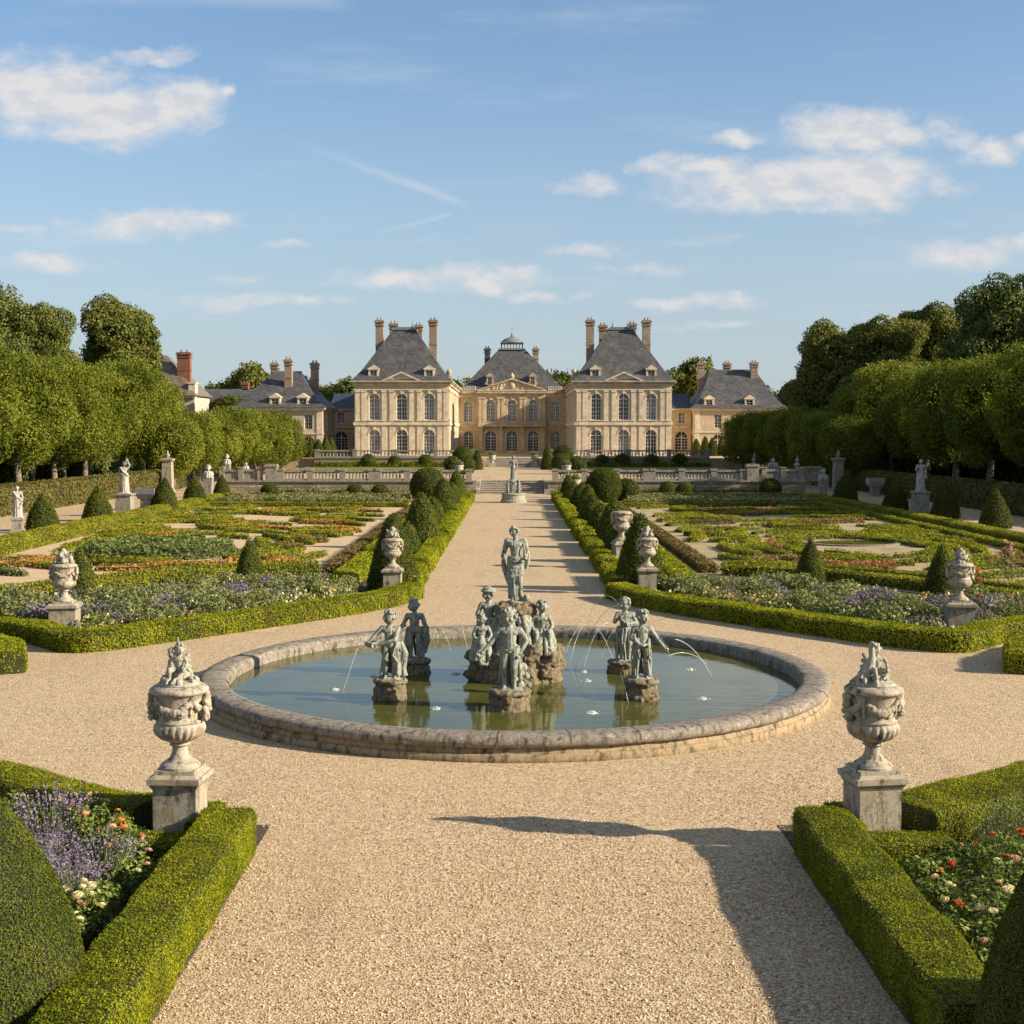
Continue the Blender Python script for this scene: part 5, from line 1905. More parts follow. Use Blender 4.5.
def outhouse():
    t = thing('outbuilding', 'whitish outbuilding with steep roof and tall red brick chimney at the left tree line', 'house', (-47.3, 180, 0))
    F = Face((0, 0, 0), (1, 0, 0), (0, 1, 0))
    mb = MB()
    wall_face(mb, F, -7, 4.9, 0, 10.0, [(1.2, 1.0, 6.4, 8.4, False), (3.4, 1.0, 6.4, 8.4, False), (-2, 1.0, 6.4, 8.4, False)], .3)
    Fs = Face((4.9, 0, 0), (0, 1, 0), (-1, 0, 0))
    wall_face(mb, Fs, 0, 9, 0, 10.0, [(4.5, 1.0, 6.4, 8.4, False)], .3)
    mb.add([(-7, 0, 0), (-7, 9, 0), (-7, 9, 10), (-7, 0, 10)], [(0, 1, 2, 3)])
    mb.build('wall', M_['outhouse_stone'], t)
    for c in (1.2, 3.4, -2):
        window(t, F, c, 1.0, 6.4, 8.4, False, .2, rows=4)
    window(t, Fs, 4.5, 1.0, 6.4, 8.4, False, .2, rows=4)
    rm = MB()
    hip_roof(rm, -7.4, 5.3, -.5, 9.5, 0, [(10.0, 0, 0), (10.4, .35, .35), (15.6, 5.0, 4.6)])
    rf = rm.build('roof', M_['tile_brown'], t)
    chimney(rf, 3.1, 2.2, 10.4, 15.9, 1.75, 1.0, 'red_brick')
    cm = MB()
    cm.box(-7.3, 5.2, -.35, -.01, 9.7, 9.99)
    cm.build('cornice', M_['trim_stone'], t)
    db = MB()
    db.box(4.1, 5.0, .1, 1.6, 10.2, 11.6)
    db.box(3.98, 5.1, 0, 1.7, 11.6, 11.8)
    db.build('stub_chimney', M_['trim_stone'], rf)
    t = thing('long_shed', 'long low grey-roofed range seen over the trees left of the wing', 'house', (-45, 214, 0))
    mb = MB()
    mb.box(-6.5, 5.5, 0, 9, 0, 9.4)
    mb.build('wall', M_['outhouse_stone'], t)
    rm = MB()
    hip_roof(rm, -6.8, 5.8, -.4, 9.4, 0, [(9.4, 0, 0), (9.7, .3, .3), (12.0, 1.9, 4.4)])
    rf = rm.build('roof', M_['slate'], t)
    rd = MB()
    rd.box(-5.0, 4.0, 4.2, 4.8, 11.9, 12.15)
    rd.build('ridge_cap', M_['lead'], rf)
    chimney(rf, 1.8, 4.6, 11.2, 13.2, 1.0, .8, 'red_brick')


outhouse()
# ------------------------------------------------------------------ terrace walls, balustrades, piers
def baluster_prof(h):
    return [(.085, 0), (.085, .06 * h), (.05, .12 * h), (.095, .36 * h), (.09, .46 * h), (.045, .72 * h), (.05, .84 * h), (.08, .90 * h), (.08, h)]


BAL = MB().lathe(baluster_prof(.55), 8).mesh('baluster', M_['balustrade_stone'], True)


def balustrade(label, x0, x1, y, z, npier, group=None, h=.86, spacing=.27):
    t = thing('balustrade', label, 'balustrade', ((x0 + x1) / 2, y, z), 0, group)
    L = x1 - x0
    hx = L / 2
    mb = MB()
    mb.box(-hx, hx, -.16, .16, 0, .14)
    mb.build('base_rail', M_['balustrade_stone'], t)
    mb = MB()
    mb.box(-hx, hx, -.17, .17, .692, h)
    mb.build('top_rail', M_['balustrade_stone'], t)
    ps = [-hx + L * k / npier for k in range(npier + 1)]
    for p in ps:
        mb = MB()
        p_ = min(max(p, -hx + .25), hx - .25)
        mb.box(p_ - .25, p_ + .25, -.21, .21, -.001, h - .06)
        mb.box(p_ - .30, p_ + .30, -.26, .26, h - .06, h + .09)
        mb.build('pier', M_['balustrade_stone'], t)
    n = 0
    tot = int(L / spacing)
    k = 0
    while k < tot and n < 100:
        x = -hx + L * (k + .5) / tot
        if min(abs(x - p) for p in ps) > .36:
            o = obj('baluster', BAL, t, loc=(x, 0, .141))
            n += 1
        k += 1
    return t


for sx, nm in ((-1, 'left'), (1, 'right')):
    a, b = sorted((sx * 3.3, sx * 19.2))
    # retaining wall
    w = thing('retaining_wall', f'rubble retaining wall below the balustrade {nm} of the broad steps', 'wall', ((a + b) / 2, 110.2, 0))
    hx = (24 - 2.95) / 2
    xc = sx * (24 + 2.95) / 2 - (a + b) / 2
    mb = MB()
    mb.box(xc - hx, xc + hx, -.28, .18, -.05, T1 - .02)
    mb.build('wall', M_['rubble_wall'], w)
    mb = MB()
    mb.box(xc - hx - .05, xc + hx + .05, -.38, .19, T1 - .019, T1 + .10)
    mb.build('coping', M_['balustrade_stone'], w)
    mid = (a + b) / 2
    balustrade(f'stone balustrade on the terrace wall {nm} of the steps, stretch next to the steps', min(a, mid) if sx > 0 else mid, mid if sx > 0 else max(b, mid), 110.15, T1 + .101, 3)
    balustrade(f'stone balustrade on the terrace wall {nm} of the steps, outer stretch', mid if sx > 0 else a, b if sx > 0 else mid, 110.15, T1 + .101, 3)
    # square pier at the end and the plain parapet beyond
    p = thing('stone_pier', f'square capped stone pier ending the {nm} balustrade', 'pier', (sx * 19.7, 110.15, T1 + .101))
    mb = MB()
    mb.box(-.48, .48, -.3, .3, 0, 1.12)
    mb.build('shaft', M_['balustrade_stone'], p)
    mb = MB()
    mb.box(-.56, .56, -.37, .37, 1.121, 1.22)
    mb.box(-.50, .50, -.32, .32, 1.221, 1.34)
    mb.build('cap', M_['balustrade_stone'], p)
    p = thing('parapet', f'plain low parapet with posts at the outer {nm} end of the terrace', 'wall', (sx * 22.2, 110.15, T1 + .101))
    mb = MB()
    mb.box(-1.75, 1.75, -.14, .14, 0, .16)
    mb.box(-1.75, 1.75, -.16, .16, .74, .92)
    mb.box(-1.70, 1.70, -.06, .06, .16, .74)
    mb.build('rail', M_['balustrade_stone'], p)
    for q in (-1.55, 0, 1.55):
        mb = MB()
        mb.box(q - .2, q + .2, -.2, .2, -.001, 1.0)
        mb.box(q - .25, q + .25, -.25, .25, 1.0, 1.1)
        mb.build('post', M_['balustrade_stone'], p)
    # cheek walls of the steps
    c = thing('cheek_wall', f'sloping stone cheek wall on the {nm} of the broad steps', 'wall', (sx * 2.80, 110.2, 0))
    mb = MB()
    mb.add([(x, y, z) for x in (-.16, .16) for (y, z) in ((-.45, -.05), (3.0, -.05), (3.0, T1 + .25), (2.4, T1 + .25), (-.1, .38), (-.45, .38))], [(0, 1, 2, 3, 4, 5), (11, 10, 9, 8, 7, 6)] + [(i, (i + 1) % 6, 6 + (i + 1) % 6, 6 + i) for i in range(6)])
    mb.build('cheek', M_['step_stone'], c)
    # upper wall in front of the forecourt, with a clipped border and shrubs
    a, b = sorted((sx * 4.3, sx * 23.5))
    w = thing('retaining_wall', f'low upper retaining wall in front of the {nm} pavilion', 'wall', ((a + b) / 2, 160.2, T1))
    L = b - a
    mb = MB()
    mb.box(-L / 2, L / 2, -.25, .18, -.05, 1.0)
    mb.build('wall', M_['rubble_wall'], w)
    mb = MB()
    mb.box(-L / 2, L / 2, -.33, .2, 1.001, 1.12)
    mb.build('coping', M_['balustrade_stone'], w)
    balustrade(f'upper balustrade before the {nm} pavilion windows', a, b, 160.15, T2 + .13, 4, spacing=.4)
    o = hedge('box_hedge', f'long straight clipped hedge closing the {nm} terrace lawn', [(sx * 4.6, 158.6), (sx * 23.2, 158.6)], .8, .5, .14, cov=1.2, step=.6)
    o.location.z = T1
    o = hedge('flower_bed', f'rough flower border along the foot of the {nm} terrace wall', [(sx * 3.6, 109.0), (sx * 12, 108.9), (sx * 20, 109.0)], 1.1, .35, .14, leaves='rear_mix', cov=.9, step=.5, rough=.15)
    o['category'] = 'flower bed'
    o = hedge('flower_bed', f'thick shrubby border between balustrade and lawn on the {nm} terrace', [(sx * 4.5, 133.6), (sx * 23, 133.6)], 1.2, .16, .16, leaves='herb_leaf', cov=.9, step=.6, rough=.2)
    o.location.z = T1
    o['category'] = 'flower bed'

# topiary and shrubs on the terraces
bush = topiary_mesh('shrub', ball_prof(.7, 1.25), .13, 'yew_core', 'yew_leaf_far', cov=1.4, seg=26, rough=.12)
ballb = topiary_mesh('yew_ball', ball_prof(1.1, 2.15), .12, 'yew_core', 'yew_leaf_far', cov=1.6, seg=30, rough=.03)
tall = topiary_mesh('yew_cone', bullet_prof(.62, 2.35, k=1.6), .12, 'yew_core', 'yew_leaf_far', cov=1.6, seg=26)
terr = [(368, 158.9, bush, 1.15, 'shrub'), (394, 158.9, bush, 1.0, 'shrub'), (425, 158.9, bush, 1.1, 'shrub'), (602, 158.9, bush, 1.1, 'shrub'), (623, 158.9, bush, 1.2, 'shrub'), (651, 158.9, bush, 1.15, 'shrub'), (680, 158.9, bush, 1.2, 'shrub'),
        (463, 150, ballb, 1.0, 'ball'), (563, 150, ballb, 1.05, 'ball'), (477, 147, tall, .95, 'spire'), (548, 147, tall, 1.1, 'spire'), (466, 130, ballb, .75, 'egg'), (561, 131, ballb, .8, 'egg'), (453, 140, bush, 1.2, 'loose shrub'), (577, 140, bush, 1.2, 'loose shrub')]
for i, (px, y, me, s, kind) in enumerate(terr):
    x = (px - 512) / FOC * y
    nm = 'left' if x < 0 else 'right'
    lab = {'shrub': f'rough little evergreen {["before the outermost window", "before the middle window", "before the innermost window", "at the court corner", "before the innermost window", "before the middle window", "before the outermost window"][i if i < 7 else 0]} of the {nm} pavilion',
           'ball': f'round yew ball on the upper terrace beside the {nm} of the middle facade', 'spire': f'slim dark yew spire on the {nm} of the terrace path', 'egg': f'egg-shaped yew just above the broad steps on the {nm}', 'loose shrub': f'loose shrub on the terrace lawn corner on the {nm}'}[kind]
    o = obj('yew_ball' if kind in ('ball', 'egg') else ('yew_cone' if kind == 'spire' else 'shrub'), me, loc=(x, y, T1), rz=px)
    o.scale = (s, s, s * (1.12 if kind in ('ball', 'egg') else 1))
    tag(o, lab, 'topiary' if kind in ('ball', 'egg', 'spire') else 'shrub', 'evergreens on the terraces')
wc = topiary_mesh('yew_cone', bullet_prof(.85, 2.6, k=1.7), .14, 'yew_core', 'yew_leaf_far', cov=1.6, seg=24)
for i, (px, y) in enumerate([(304, 166), (311, 165), (318.5, 165), (326, 166), (331.5, 168), (696, 178), (705, 176), (712, 176), (721, 178), (731, 180), (740, 182)]):
    x = (px - 512) / FOC * y
    o = obj('yew_cone', wc, loc=(x, y, T2), rz=px)
    o.scale = (.72, .72, 1.0 - .06 * (i % 3))
    nm = 'left' if x < 0 else 'right'
    k = i if i < 5 else i - 5
    tag(o, f'{ORD[k]} narrow yew in the little row before the {nm} wing house, counted from the {"left" if x < 0 else "chateau"}', 'topiary', 'little yews before the wing houses')
# ------------------------------------------------------------------ carved figures
def fuse(mb, name, mat, voxel=.012, smooth_it=2, parent=None, loc=None, rz=0.0, crag=0.0):
    """melt overlapping forms into one continuous carved surface"""
    tmp_me = mb.mesh('tmp', mat)
    tmp = bpy.data.objects.new('tmp', tmp_me)
    COL.objects.link(tmp)
    r = tmp.modifiers.new('r', 'REMESH')
    r.mode = 'VOXEL'
    r.voxel_size = voxel
    r.use_smooth_shade = True
    if smooth_it:
        s = tmp.modifiers.new('s', 'SMOOTH')
        s.factor = .5
        s.iterations = smooth_it
    bpy.context.view_layer.update()
    dg = bpy.context.evaluated_depsgraph_get()
    me = bpy.data.meshes.new_from_object(tmp.evaluated_get(dg))
    me.name = name
    if crag:
        n = len(me.vertices)
        co = np.empty(n * 3, np.float32); me.vertices.foreach_get('co', co); co = co.reshape(-1, 3).astype(float)
        no = np.empty(n * 3, np.float32); me.vertex_normals.foreach_get('vector', no); no = no.reshape(-1, 3)
        d = (.5 - np.abs(wob(co, 7.0, 1.0))) * .9 + (.4 - np.abs(wob(co, 15.0, 2.0))) * .7 + wob(co, 34.0, 3.0) * .3
        co = co + no * (d * crag)[:, None]
        me.vertices.foreach_set('co', co.astype(np.float32).ravel())
        me.update()
    if not me.materials:
        me.materials.append(mat)
    bpy.data.objects.remove(tmp)
    bpy.data.meshes.remove(tmp_me)
    return obj(name, me, parent, loc, rz)


CHILD = dict(hip=(.062, 0, .47), knee=(.066, -.02, .26), ankle=(.062, .012, .05), toe=(.07, -.085, .018), pelvis=(0, .005, .49), waist=(0, -.012, .57), chest=(0, 0, .67),
             neck=(0, .005, .755), head=(0, -.008, .865), sh=(.112, 0, .705), elb=(.165, .01, .56), wr=(.16, -.06, .44),
             r=dict(head=.094, neck=.040, chest=.086, waist=.082, pel=.088, sh=.042, elb=.032, wr=.023, hip=.066, knee=.043, ank=.028, toe=.021))
ADULT = dict(hip=(.055, 0, .51), knee=(.058, -.012, .28), ankle=(.055, .012, .045), toe=(.062, -.085, .016), pelvis=(0, .004, .53), waist=(0, -.006, .62), chest=(0, 0, .725),
             neck=(0, .005, .83), head=(0, -.008, .915), sh=(.108, 0, .785), elb=(.15, .02, .62), wr=(.14, -.05, .49),
             r=dict(head=.062, neck=.033, chest=.082, waist=.066, pel=.078, sh=.042, elb=.030, wr=.021, hip=.06, knee=.041, ank=.026, toe=.018))


def hand(mb, w, d, side, s, curl=.5):
    """palm, four unequal bent fingers and a thumb leaving the side of the palm"""
    w = Vector(w)
    d = Vector(d).normalized()
    up = Vector((0, -1, 0.2))
    a = d.cross(up)
    if a.length < .1:
        a = d.cross(Vector((1, 0, 0)))
    a.normalize()
    b = a.cross(d).normalized()
    L = .085 * s
    mb.capsule(w, .017 * s, w + d * L * .45, .021 * s, 8)
    for k, (o, ln) in enumerate(((-.016, .78), (-.005, 1.0), (.006, .92), (.016, .7))):
        k0 = w + d * L * .5 + a * o * s
        k1 = k0 + (d * (1 - curl * .3) + b * curl * .5).normalized() * L * .33 * ln
        k2 = k1 + (d * (1 - curl) + b * curl * 1.1).normalized() * L * .28 * ln
        mb.capsule(k0, .0082 * s, k1, .0078 * s, 6)
        mb.capsule(k1, .0078 * s, k2, .0066 * s, 6)
    t0 = w + d * L * .18 + a * side * .017 * s
    t1 = t0 + (a * side * .8 + d * .7 + b * .3).normalized() * L * .3
    t2 = t1 + (d * .9 + b * .4 + a * side * .1).normalized() * L * .24
    mb.capsule(t0, .010 * s, t1, .0085 * s, 6)
    mb.capsule(t1, .0085 * s, t2, .0068 * s, 6)


def head_form(mb, c, r, face, hair='curls', seed=0, tilt=0.0):
    """skull, jaw, brow, nose, lips, ears and hair, looking along face"""
    c = Vector(c)
    f = Vector(face).normalized()
    z = Vector((0, 0, 1))
    u = (z - f * z.dot(f)).normalized()
    sd_ = f.cross(u).normalized()
    u = (u + sd_ * tilt).normalized()
    at = lambda a, b, d: tuple(c + f * (a * r) + sd_ * (b * r) + u * (d * r))
    mb.ball(tuple(c), (r * .88, r * .92, r * 1.0), 14, 10)
    mb.capsule(at(.2, 0, -.35), r * .62, at(.42, 0, -.62), r * .36)          # jaw
    mb.capsule(at(.82, 0, .12), r * .10, at(1.02, 0, -.22), r * .15, 6)      # nose
    for s in (-1, 1):
        mb.capsule(at(.80, s * .12, .22), r * .12, at(.66, s * .52, .20), r * .10, 6)  # brow
        mb.ball(at(.72, s * .31, .03), r * .125, 8, 6)                         # eye
        mb.ball(at(.62, s * .42, -.28), r * .26, 8, 6)                         # cheek
        mb.ball(at(-.05, s * .92, -.08), (r * .16, r * .16, r * .24), 8, 6)      # ear
    mb.capsule(at(.86, -.2, -.46), r * .075, at(.86, .2, -.46), r * .075, 6)     # lips
    mb.capsule(at(.82, -.15, -.58), r * .08, at(.82, .15, -.58), r * .08, 6)
    rr = random.Random(seed)
    n = 58 if hair == 'curls' else 34
    for i in range(n):
        a = rr.uniform(0, 2 * PI)
        e = rr.uniform(-.35, 1.45)
        x, y, zz = math.cos(e) * math.cos(a), math.cos(e) * math.sin(a), math.sin(e)
        if x > .42 and zz < .62:
            continue
        q = 1.0 if hair == 'curls' else .92
        mb.ball(at(x * q * .96, y * q, zz * q + .1), r * rr.uniform(.15, .27), 7, 5)
    if hair == 'bun':
        mb.ball(at(-.85, 0, .25), r * .4, 8, 6)


def drape(mb, top, bot, n, r0, r1, seed, arc0=0, arc1=360, sway=.02):
    """hanging folds between an upper and a lower oval: (cx, cy, z, rx, ry)"""
    rr = random.Random(seed)
    for i in range(n):
        a = R(arc0 + (arc1 - arc0) * (i + rr.uniform(-.25, .25)) / n)
        b = a + rr.uniform(-.16, .16)
        p0 = (top[0] + top[3] * math.cos(a), top[1] + top[4] * math.sin(a), top[2] + rr.uniform(-.01, .01))
        p1 = (bot[0] + bot[3] * math.cos(b), bot[1] + bot[4] * math.sin(b), bot[2] + rr.uniform(-.02, .03))
        m = tuple((x + y) / 2 + rr.uniform(-sway, sway) for x, y in zip(p0, p1))
        mb.capsule(p0, r0 * rr.uniform(.8, 1.2), m, (r0 + r1) / 2 * rr.uniform(.7, 1.2), 7)
        mb.capsule(m, (r0 + r1) / 2, p1, r1 * rr.uniform(.8, 1.3), 7)


def body(mb, base, H, over=None, face=(0, -1, 0), hair='curls', seed=0, lean=0.0, tilt=0.0, curl=.5):
    """one figure of height H with feet at 0; over replaces joints (right limbs carry R, left limbs L: viewer side)"""
    J = {}
    for k in ('hip', 'knee', 'ankle', 'toe', 'sh', 'elb', 'wr'):
        x, y, z = base[k]
        J[k + 'L'] = (-x, y, z)
        J[k + 'R'] = (x, y, z)
    for k in ('pelvis', 'waist', 'chest', 'neck', 'head'):
        J[k] = base[k]
    J.update(over or {})
    r = base['r']
    g = {k: Vector(v) * H for k, v in J.items()}
    q = {k: v * H for k, v in r.items()}
    mb.ball(tuple(g['pelvis']), (q['pel'] * 1.12, q['pel'] * .92, q['pel']), 12, 8)
    mb.capsule(g['pelvis'], q['pel'] * .95, g['waist'], q['waist'] * .92)
    mb.capsule(g['waist'], q['waist'] * .94, g['chest'], q['chest'])
    for s in ('L', 'R'):
        mb.capsule(g['chest'] + (g['sh' + s] - g['chest']) * .35, q['chest'] * .78, g['sh' + s], q['sh'])
        mb.ball(tuple(g['chest'] + (g['sh' + s] - g['chest']) * .42 + Vector((0, -q['chest'] * .62, -q['chest'] * .1))), (q['chest'] * .46, q['chest'] * .3, q['chest'] * .36), 8, 6)
        mb.capsule(g['sh' + s], q['sh'], g['elb' + s], q['elb'])
        mb.capsule(g['elb' + s], q['elb'] * 1.02, g['wr' + s], q['wr'])
        hand(mb, g['wr' + s], g['wr' + s] - g['elb' + s], 1 if s == 'L' else -1, H * 1.12, curl)
        mb.capsule(g['hip' + s], q['hip'], g['knee' + s], q['knee'])
        k = g['knee' + s]
        a = g['ankle' + s]
        calf = k + (a - k) * .3 + Vector((0, q['knee'] * .25, 0))
        mb.capsule(k, q['knee'] * .98, calf, q['knee'] * .95)
        mb.capsule(calf, q['knee'] * .93, a, q['ank'])
        mb.capsule(a + Vector((0, q['ank'] * .4, -q['ank'] * .3)), q['ank'] * .95, g['toe' + s], q['toe'])
        for t in range(4):
            d = (g['toe' + s] - a)
            d.z = 0
            d = d.normalized() if d.length > 1e-5 else Vector((0, -1, 0))
            w = Vector((d.y, -d.x, 0))
            mb.capsule(g['toe' + s] + w * (t - 1.5) * q['toe'] * .55, q['toe'] * .36, g['toe' + s] + w * (t - 1.5) * q['toe'] * .6 + d * q['toe'] * .9, q['toe'] * .3, 6)
    mb.capsule(g['chest'] + Vector((0, 0, q['chest'] * .5)), q['neck'] * 1.4, g['neck'], q['neck'])
    mb.capsule(g['neck'], q['neck'], g['head'] - Vector((0, 0, q['head'] * .3)), q['neck'] * .95)
    head_form(mb, g['head'], q['head'], face, hair, seed, tilt)
    return g


def rock_mb(r, h, seed, n=60, top=None, spread=.9):
    """a heap of boulders and lumps, flattish on top"""
    rr = random.Random(seed)
    mb = MB()
    mb.lathe([(r * .92, -.35), (r * .96, 0), (r * .9, h * .5), (r * .8, h * .9), (r * .5, h)], 18)
    for i in range(n):
        a = rr.uniform(0, 2 * PI)
        z = rr.uniform(-.05, h * .95)
        d = r * (spread - .12 * z / max(h, .1)) * rr.uniform(.82, 1.02)
        s = r * rr.uniform(.12, .26)
        M = Matrix.Rotation(rr.uniform(0, 3), 4, 'X') @ Matrix.Rotation(rr.uniform(0, 3), 4, 'Z')
        mb.ball((math.cos(a) * d, math.sin(a) * d, z), (s, s * rr.uniform(.6, 1.1), s * rr.uniform(.5, .9)), 8, 6, M=M)
    return mb


# ------------------------------------------------------------------ the fountain
PC = (0.04, 25.75)
WL = 0.17


def fountain_basin():
    t = thing('fountain_basin', 'great round stone basin with broad worn coping around the pool', 'fountain basin', (PC[0], PC[1], 0))
    lob = lambda pr, a: np.repeat((1 + .0015 * np.sin(a * 37) + .001 * np.sin(a * 91 + 1))[None, :], len(pr), 0)
    mb = MB()
    mb.lathe([(5.36, -.05), (5.40, .10), (5.93, .12), (5.95, .10), (5.97, -.05)][::-1], 180)
    mb.lathe([(5.90, .12), (5.86, .22)], 180, caps=False)
    mb.build('foot', M_['basin_base'], t, True)
    mb = MB()
    prof = [(5.40, -.02), (5.40, .30), (5.42, .345), (5.46, .378), (5.53, .395), (5.70, .402), (5.84, .40), (5.93, .37), (5.965, .32), (5.965, .27), (5.93, .22), (5.86, .20), (5.80, .19)]
    mb.lathe(prof, 220, mod=lob, caps=False)
    mb.build('coping', M_['basin_stone'], t, True)
    # joints between coping stones: slim dark mortar lines set in
    mb = MB()
    for k in range(34):
        a = 2 * PI * k / 34 + .05
        ca, sa = math.cos(a), math.sin(a)
        pts = [(5.405, .305), (5.424, .35), (5.462, .383), (5.53, .399), (5.70, .406), (5.85, .404), (5.935, .374), (5.969, .32), (5.968, .27)]
        v = []
        for r_, z_ in pts:
            for s in (-1, 1):
                v.append((r_ * ca - s * .006 * sa, r_ * sa + s * .006 * ca, z_))
        mb.add(v, [(2 * i, 2 * i + 1, 2 * i + 3, 2 * i + 2) for i in range(len(pts) - 1)])
    mb.build('mortar_joints', M_['edging'], t)
    w = MB()
    rr_ = np.linspace(0, 5.42, 40)
    a = np.linspace(0, 2 * PI, 120, endpoint=False)
    w.lathe([(r_, 0) for r_ in rr_[1:]][::-1], 120, caps=False)
    w.f.append((np.arange(120)[None, :] + 38 * 120, 0))
    o = w.build('water', M_['water'], loc=(PC[0], PC[1], WL))
    tag(o, kind='structure')


fountain_basin()
LEAD = M_['fountain_lead']


def putto(label, x, y, over, base_r, base_h, H, seed, face, extra=None, rz=0.0, rock='fountain_rock', hair='curls', proto=CHILD, wade=None):
    t = thing('fountain_statue', label, 'statue', (x, y, WL), rz, 'figures standing in the pool')
    rk = rock_mb(base_r, base_h, seed, 46, spread=.95)
    rk.lathe([(base_r * 1.0, base_h * .80), (base_r * 1.04, base_h * .9), (base_r * .9, base_h * 1.0)], 16)
    fuse(rk, 'rock_base', M_[rock], .016, 0, t, crag=.028)
    mb = MB()
    g = body(mb, proto, H, over, face, hair, seed)
    if extra:
        extra(mb, g, H)
    # ground under the feet and the tree-stump support behind
    mb.ball((0, 0, -.02), (base_r * .78, base_r * .72, .06), 14, 8)
    o = fuse(mb, 'figure', LEAD, .008, 0, t, loc=(0, 0, base_h + .0))
    return t


def skirt(mb, g, H, seed, z0=.50, z1=.10, rx0=.12, ry0=.105, rx1=.15, ry1=.12, n=16, r0=.026, r1=.022, arc0=0, arc1=360, dx=0):
    drape(mb, (dx, 0.01 * H, (z0 - .02) * H, rx0 * H * 1.06, ry0 * H * 1.1), (dx, .02 * H, (z0 * .45 + z1 * .55) * H, rx1 * H * 1.05, ry1 * H * 1.08), n // 2, r0 * H * .55, r1 * H * .5, seed + 40, arc0, arc1, .05 * H)
    drape(mb, (dx, 0.01 * H, z0 * H, rx0 * H, ry0 * H), (dx, .02 * H, z1 * H, rx1 * H, ry1 * H), n, r0 * H * .8, r1 * H * .85, seed, arc0, arc1, .03 * H)


def front_extra(mb, g, H):
    skirt(mb, g, H, 3, .46, .06, .10, .10, .13, .13, 9, .022, .03, 10, 150)
    # sash and a coiled fish at her right hand
    mb.tube([tuple(Vector(p) * H) for p in ((-.13, .0, .50), (0, -.115, .455), (.12, -.04, .52))], .010 * H, 6)
    mb.tube([tuple(Vector(p) * H) for p in ((-.30, -.05, .45), (-.36, -.04, .38), (-.34, -.04, .31), (-.27, -.03, .30), (-.24, -.02, .36), (-.27, 0, .40))], [.03 * H, .034 * H, .032 * H, .028 * H, .02 * H, .012 * H], 8)
    for k in range(12):
        rr = random.Random(k)
        mb.ball((rr.uniform(.02, .24) * H, rr.uniform(0, .16) * H, rr.uniform(0, .3) * H), rr.uniform(.03, .06) * H, 7, 5)


putto('nude grey youth standing in front of the rocks with one hand on hip', -.04, 22.95,
      dict(elbL=(-.20, -.02, .58), wrL=(-.30, -.06, .47), elbR=(.20, .05, .57), wrR=(.135, -.02, .45), kneeR=(.05, -.05, .26), head=(-.012, -.012, .865), hipL=(-.058, 0, .47), ankleR=(.05, -.01, .05), toeR=(.06, -.1, .018)), .36, .34, 1.46, 11, (-.25, -1, -.05), front_extra)


def fl_extra(mb, g, H):
    # bowl held out before the chest, cloth round the hips falling to one side
    c = Vector((-.26, -.07, .50)) * H
    mb.lathe([(.03 * H, -.05 * H), (.085 * H, -.02 * H), (.10 * H, .035 * H), (.075 * H, .03 * H), (.03 * H, 0)], 14, tuple(c))
    skirt(mb, g, H, 5, .50, .06, .115, .10, .125, .11, 13, .028, .03, -40, 200)
    mb.tube([tuple(Vector(p) * H) for p in ((.14, .05, .52), (.2, .06, .34), (.16, .06, .12), (.20, .05, .02))], [.035 * H, .055 * H, .06 * H, .05 * H], 8)


putto('child figure holding out a bowl, nearer one of the left pair in the pool', -2.18, 23.85,
      dict(elbL=(-.22, -.03, .60), wrL=(-.27, -.06, .545), elbR=(.08, -.14, .56), wrR=(-.15, -.15, .50), ankleR=(.05, .02, .05), head=(-.005, -.01, .865)), .30, .36, 1.28, 21, (-.75, -.7, 0), fl_extra)


def bl_extra(mb, g, H):
    skirt(mb, g, H, 7, .50, .04, .12, .10, .14, .12, 15, .028, .03, -60, 230)
    mb.tube([tuple(Vector(p) * H) for p in ((.13, -.02, .62), (.2, 0, .5), (.2, .02, .3), (.14, .04, .1))], [.03 * H, .045 * H, .05 * H, .05 * H], 8)
    mb.capsule(Vector((-.235, -.1, .52)) * H, .022 * H, Vector((-.15, -.1, .56)) * H, .03 * H)


putto('child figure blowing a jet sideways, farther one of the left pair in the pool', -1.93, 26.45,
      dict(elbL=(-.17, -.02, .58), wrL=(-.22, -.09, .53), elbR=(.17, .02, .57), wrR=(.16, -.05, .45), head=(-.012, -.012, .865)), .31, .27, 1.24, 31, (-.9, -.45, .05), bl_extra)


def fr_extra(mb, g, H):
    skirt(mb, g, H, 9, .56, .05, .105, .10, .12, .11, 15, .027, .026, -30, 250)
    mb.tube([tuple(Vector(p) * H) for p in ((-.12, .0, .68), (-.1, -.1, .55), (0, -.12, .48), (.11, -.05, .50))], .022 * H, 6)
    mb.capsule(Vector((.29, -.05, .46)) * H, .026 * H, Vector((.36, -.06, .42)) * H, .016 * H)


putto('child figure reaching one arm over the water, nearer one of the right pair', 2.32, 23.85,
      dict(elbL=(-.15, -.05, .57), wrL=(-.08, -.12, .52), elbR=(.20, -.01, .58), wrR=(.29, -.05, .47), head=(.01, -.01, .865)), .31, .36, 1.28, 41, (.55, -.8, 0), fr_extra)


def br_extra(mb, g, H):
    skirt(mb, g, H, 13, .50, .03, .11, .10, .12, .11, 14, .026, .026, 0, 300)
    mb.tube([tuple(Vector(p) * H) for p in ((-.1, -.08, .66), (-.02, -.13, .60), (.1, -.1, .62))], .03 * H, 7)


putto('child figure with hands drawn up, farther one of the right pair', 2.24, 26.5,
      dict(elbL=(-.16, -.05, .60), wrL=(-.11, -.12, .66), elbR=(.17, -.02, .58), wrR=(.06, -.13, .58), head=(-.006, -.012, .865)), .31, .24, 1.30, 51, (-.6, -.8, 0), br_extra)


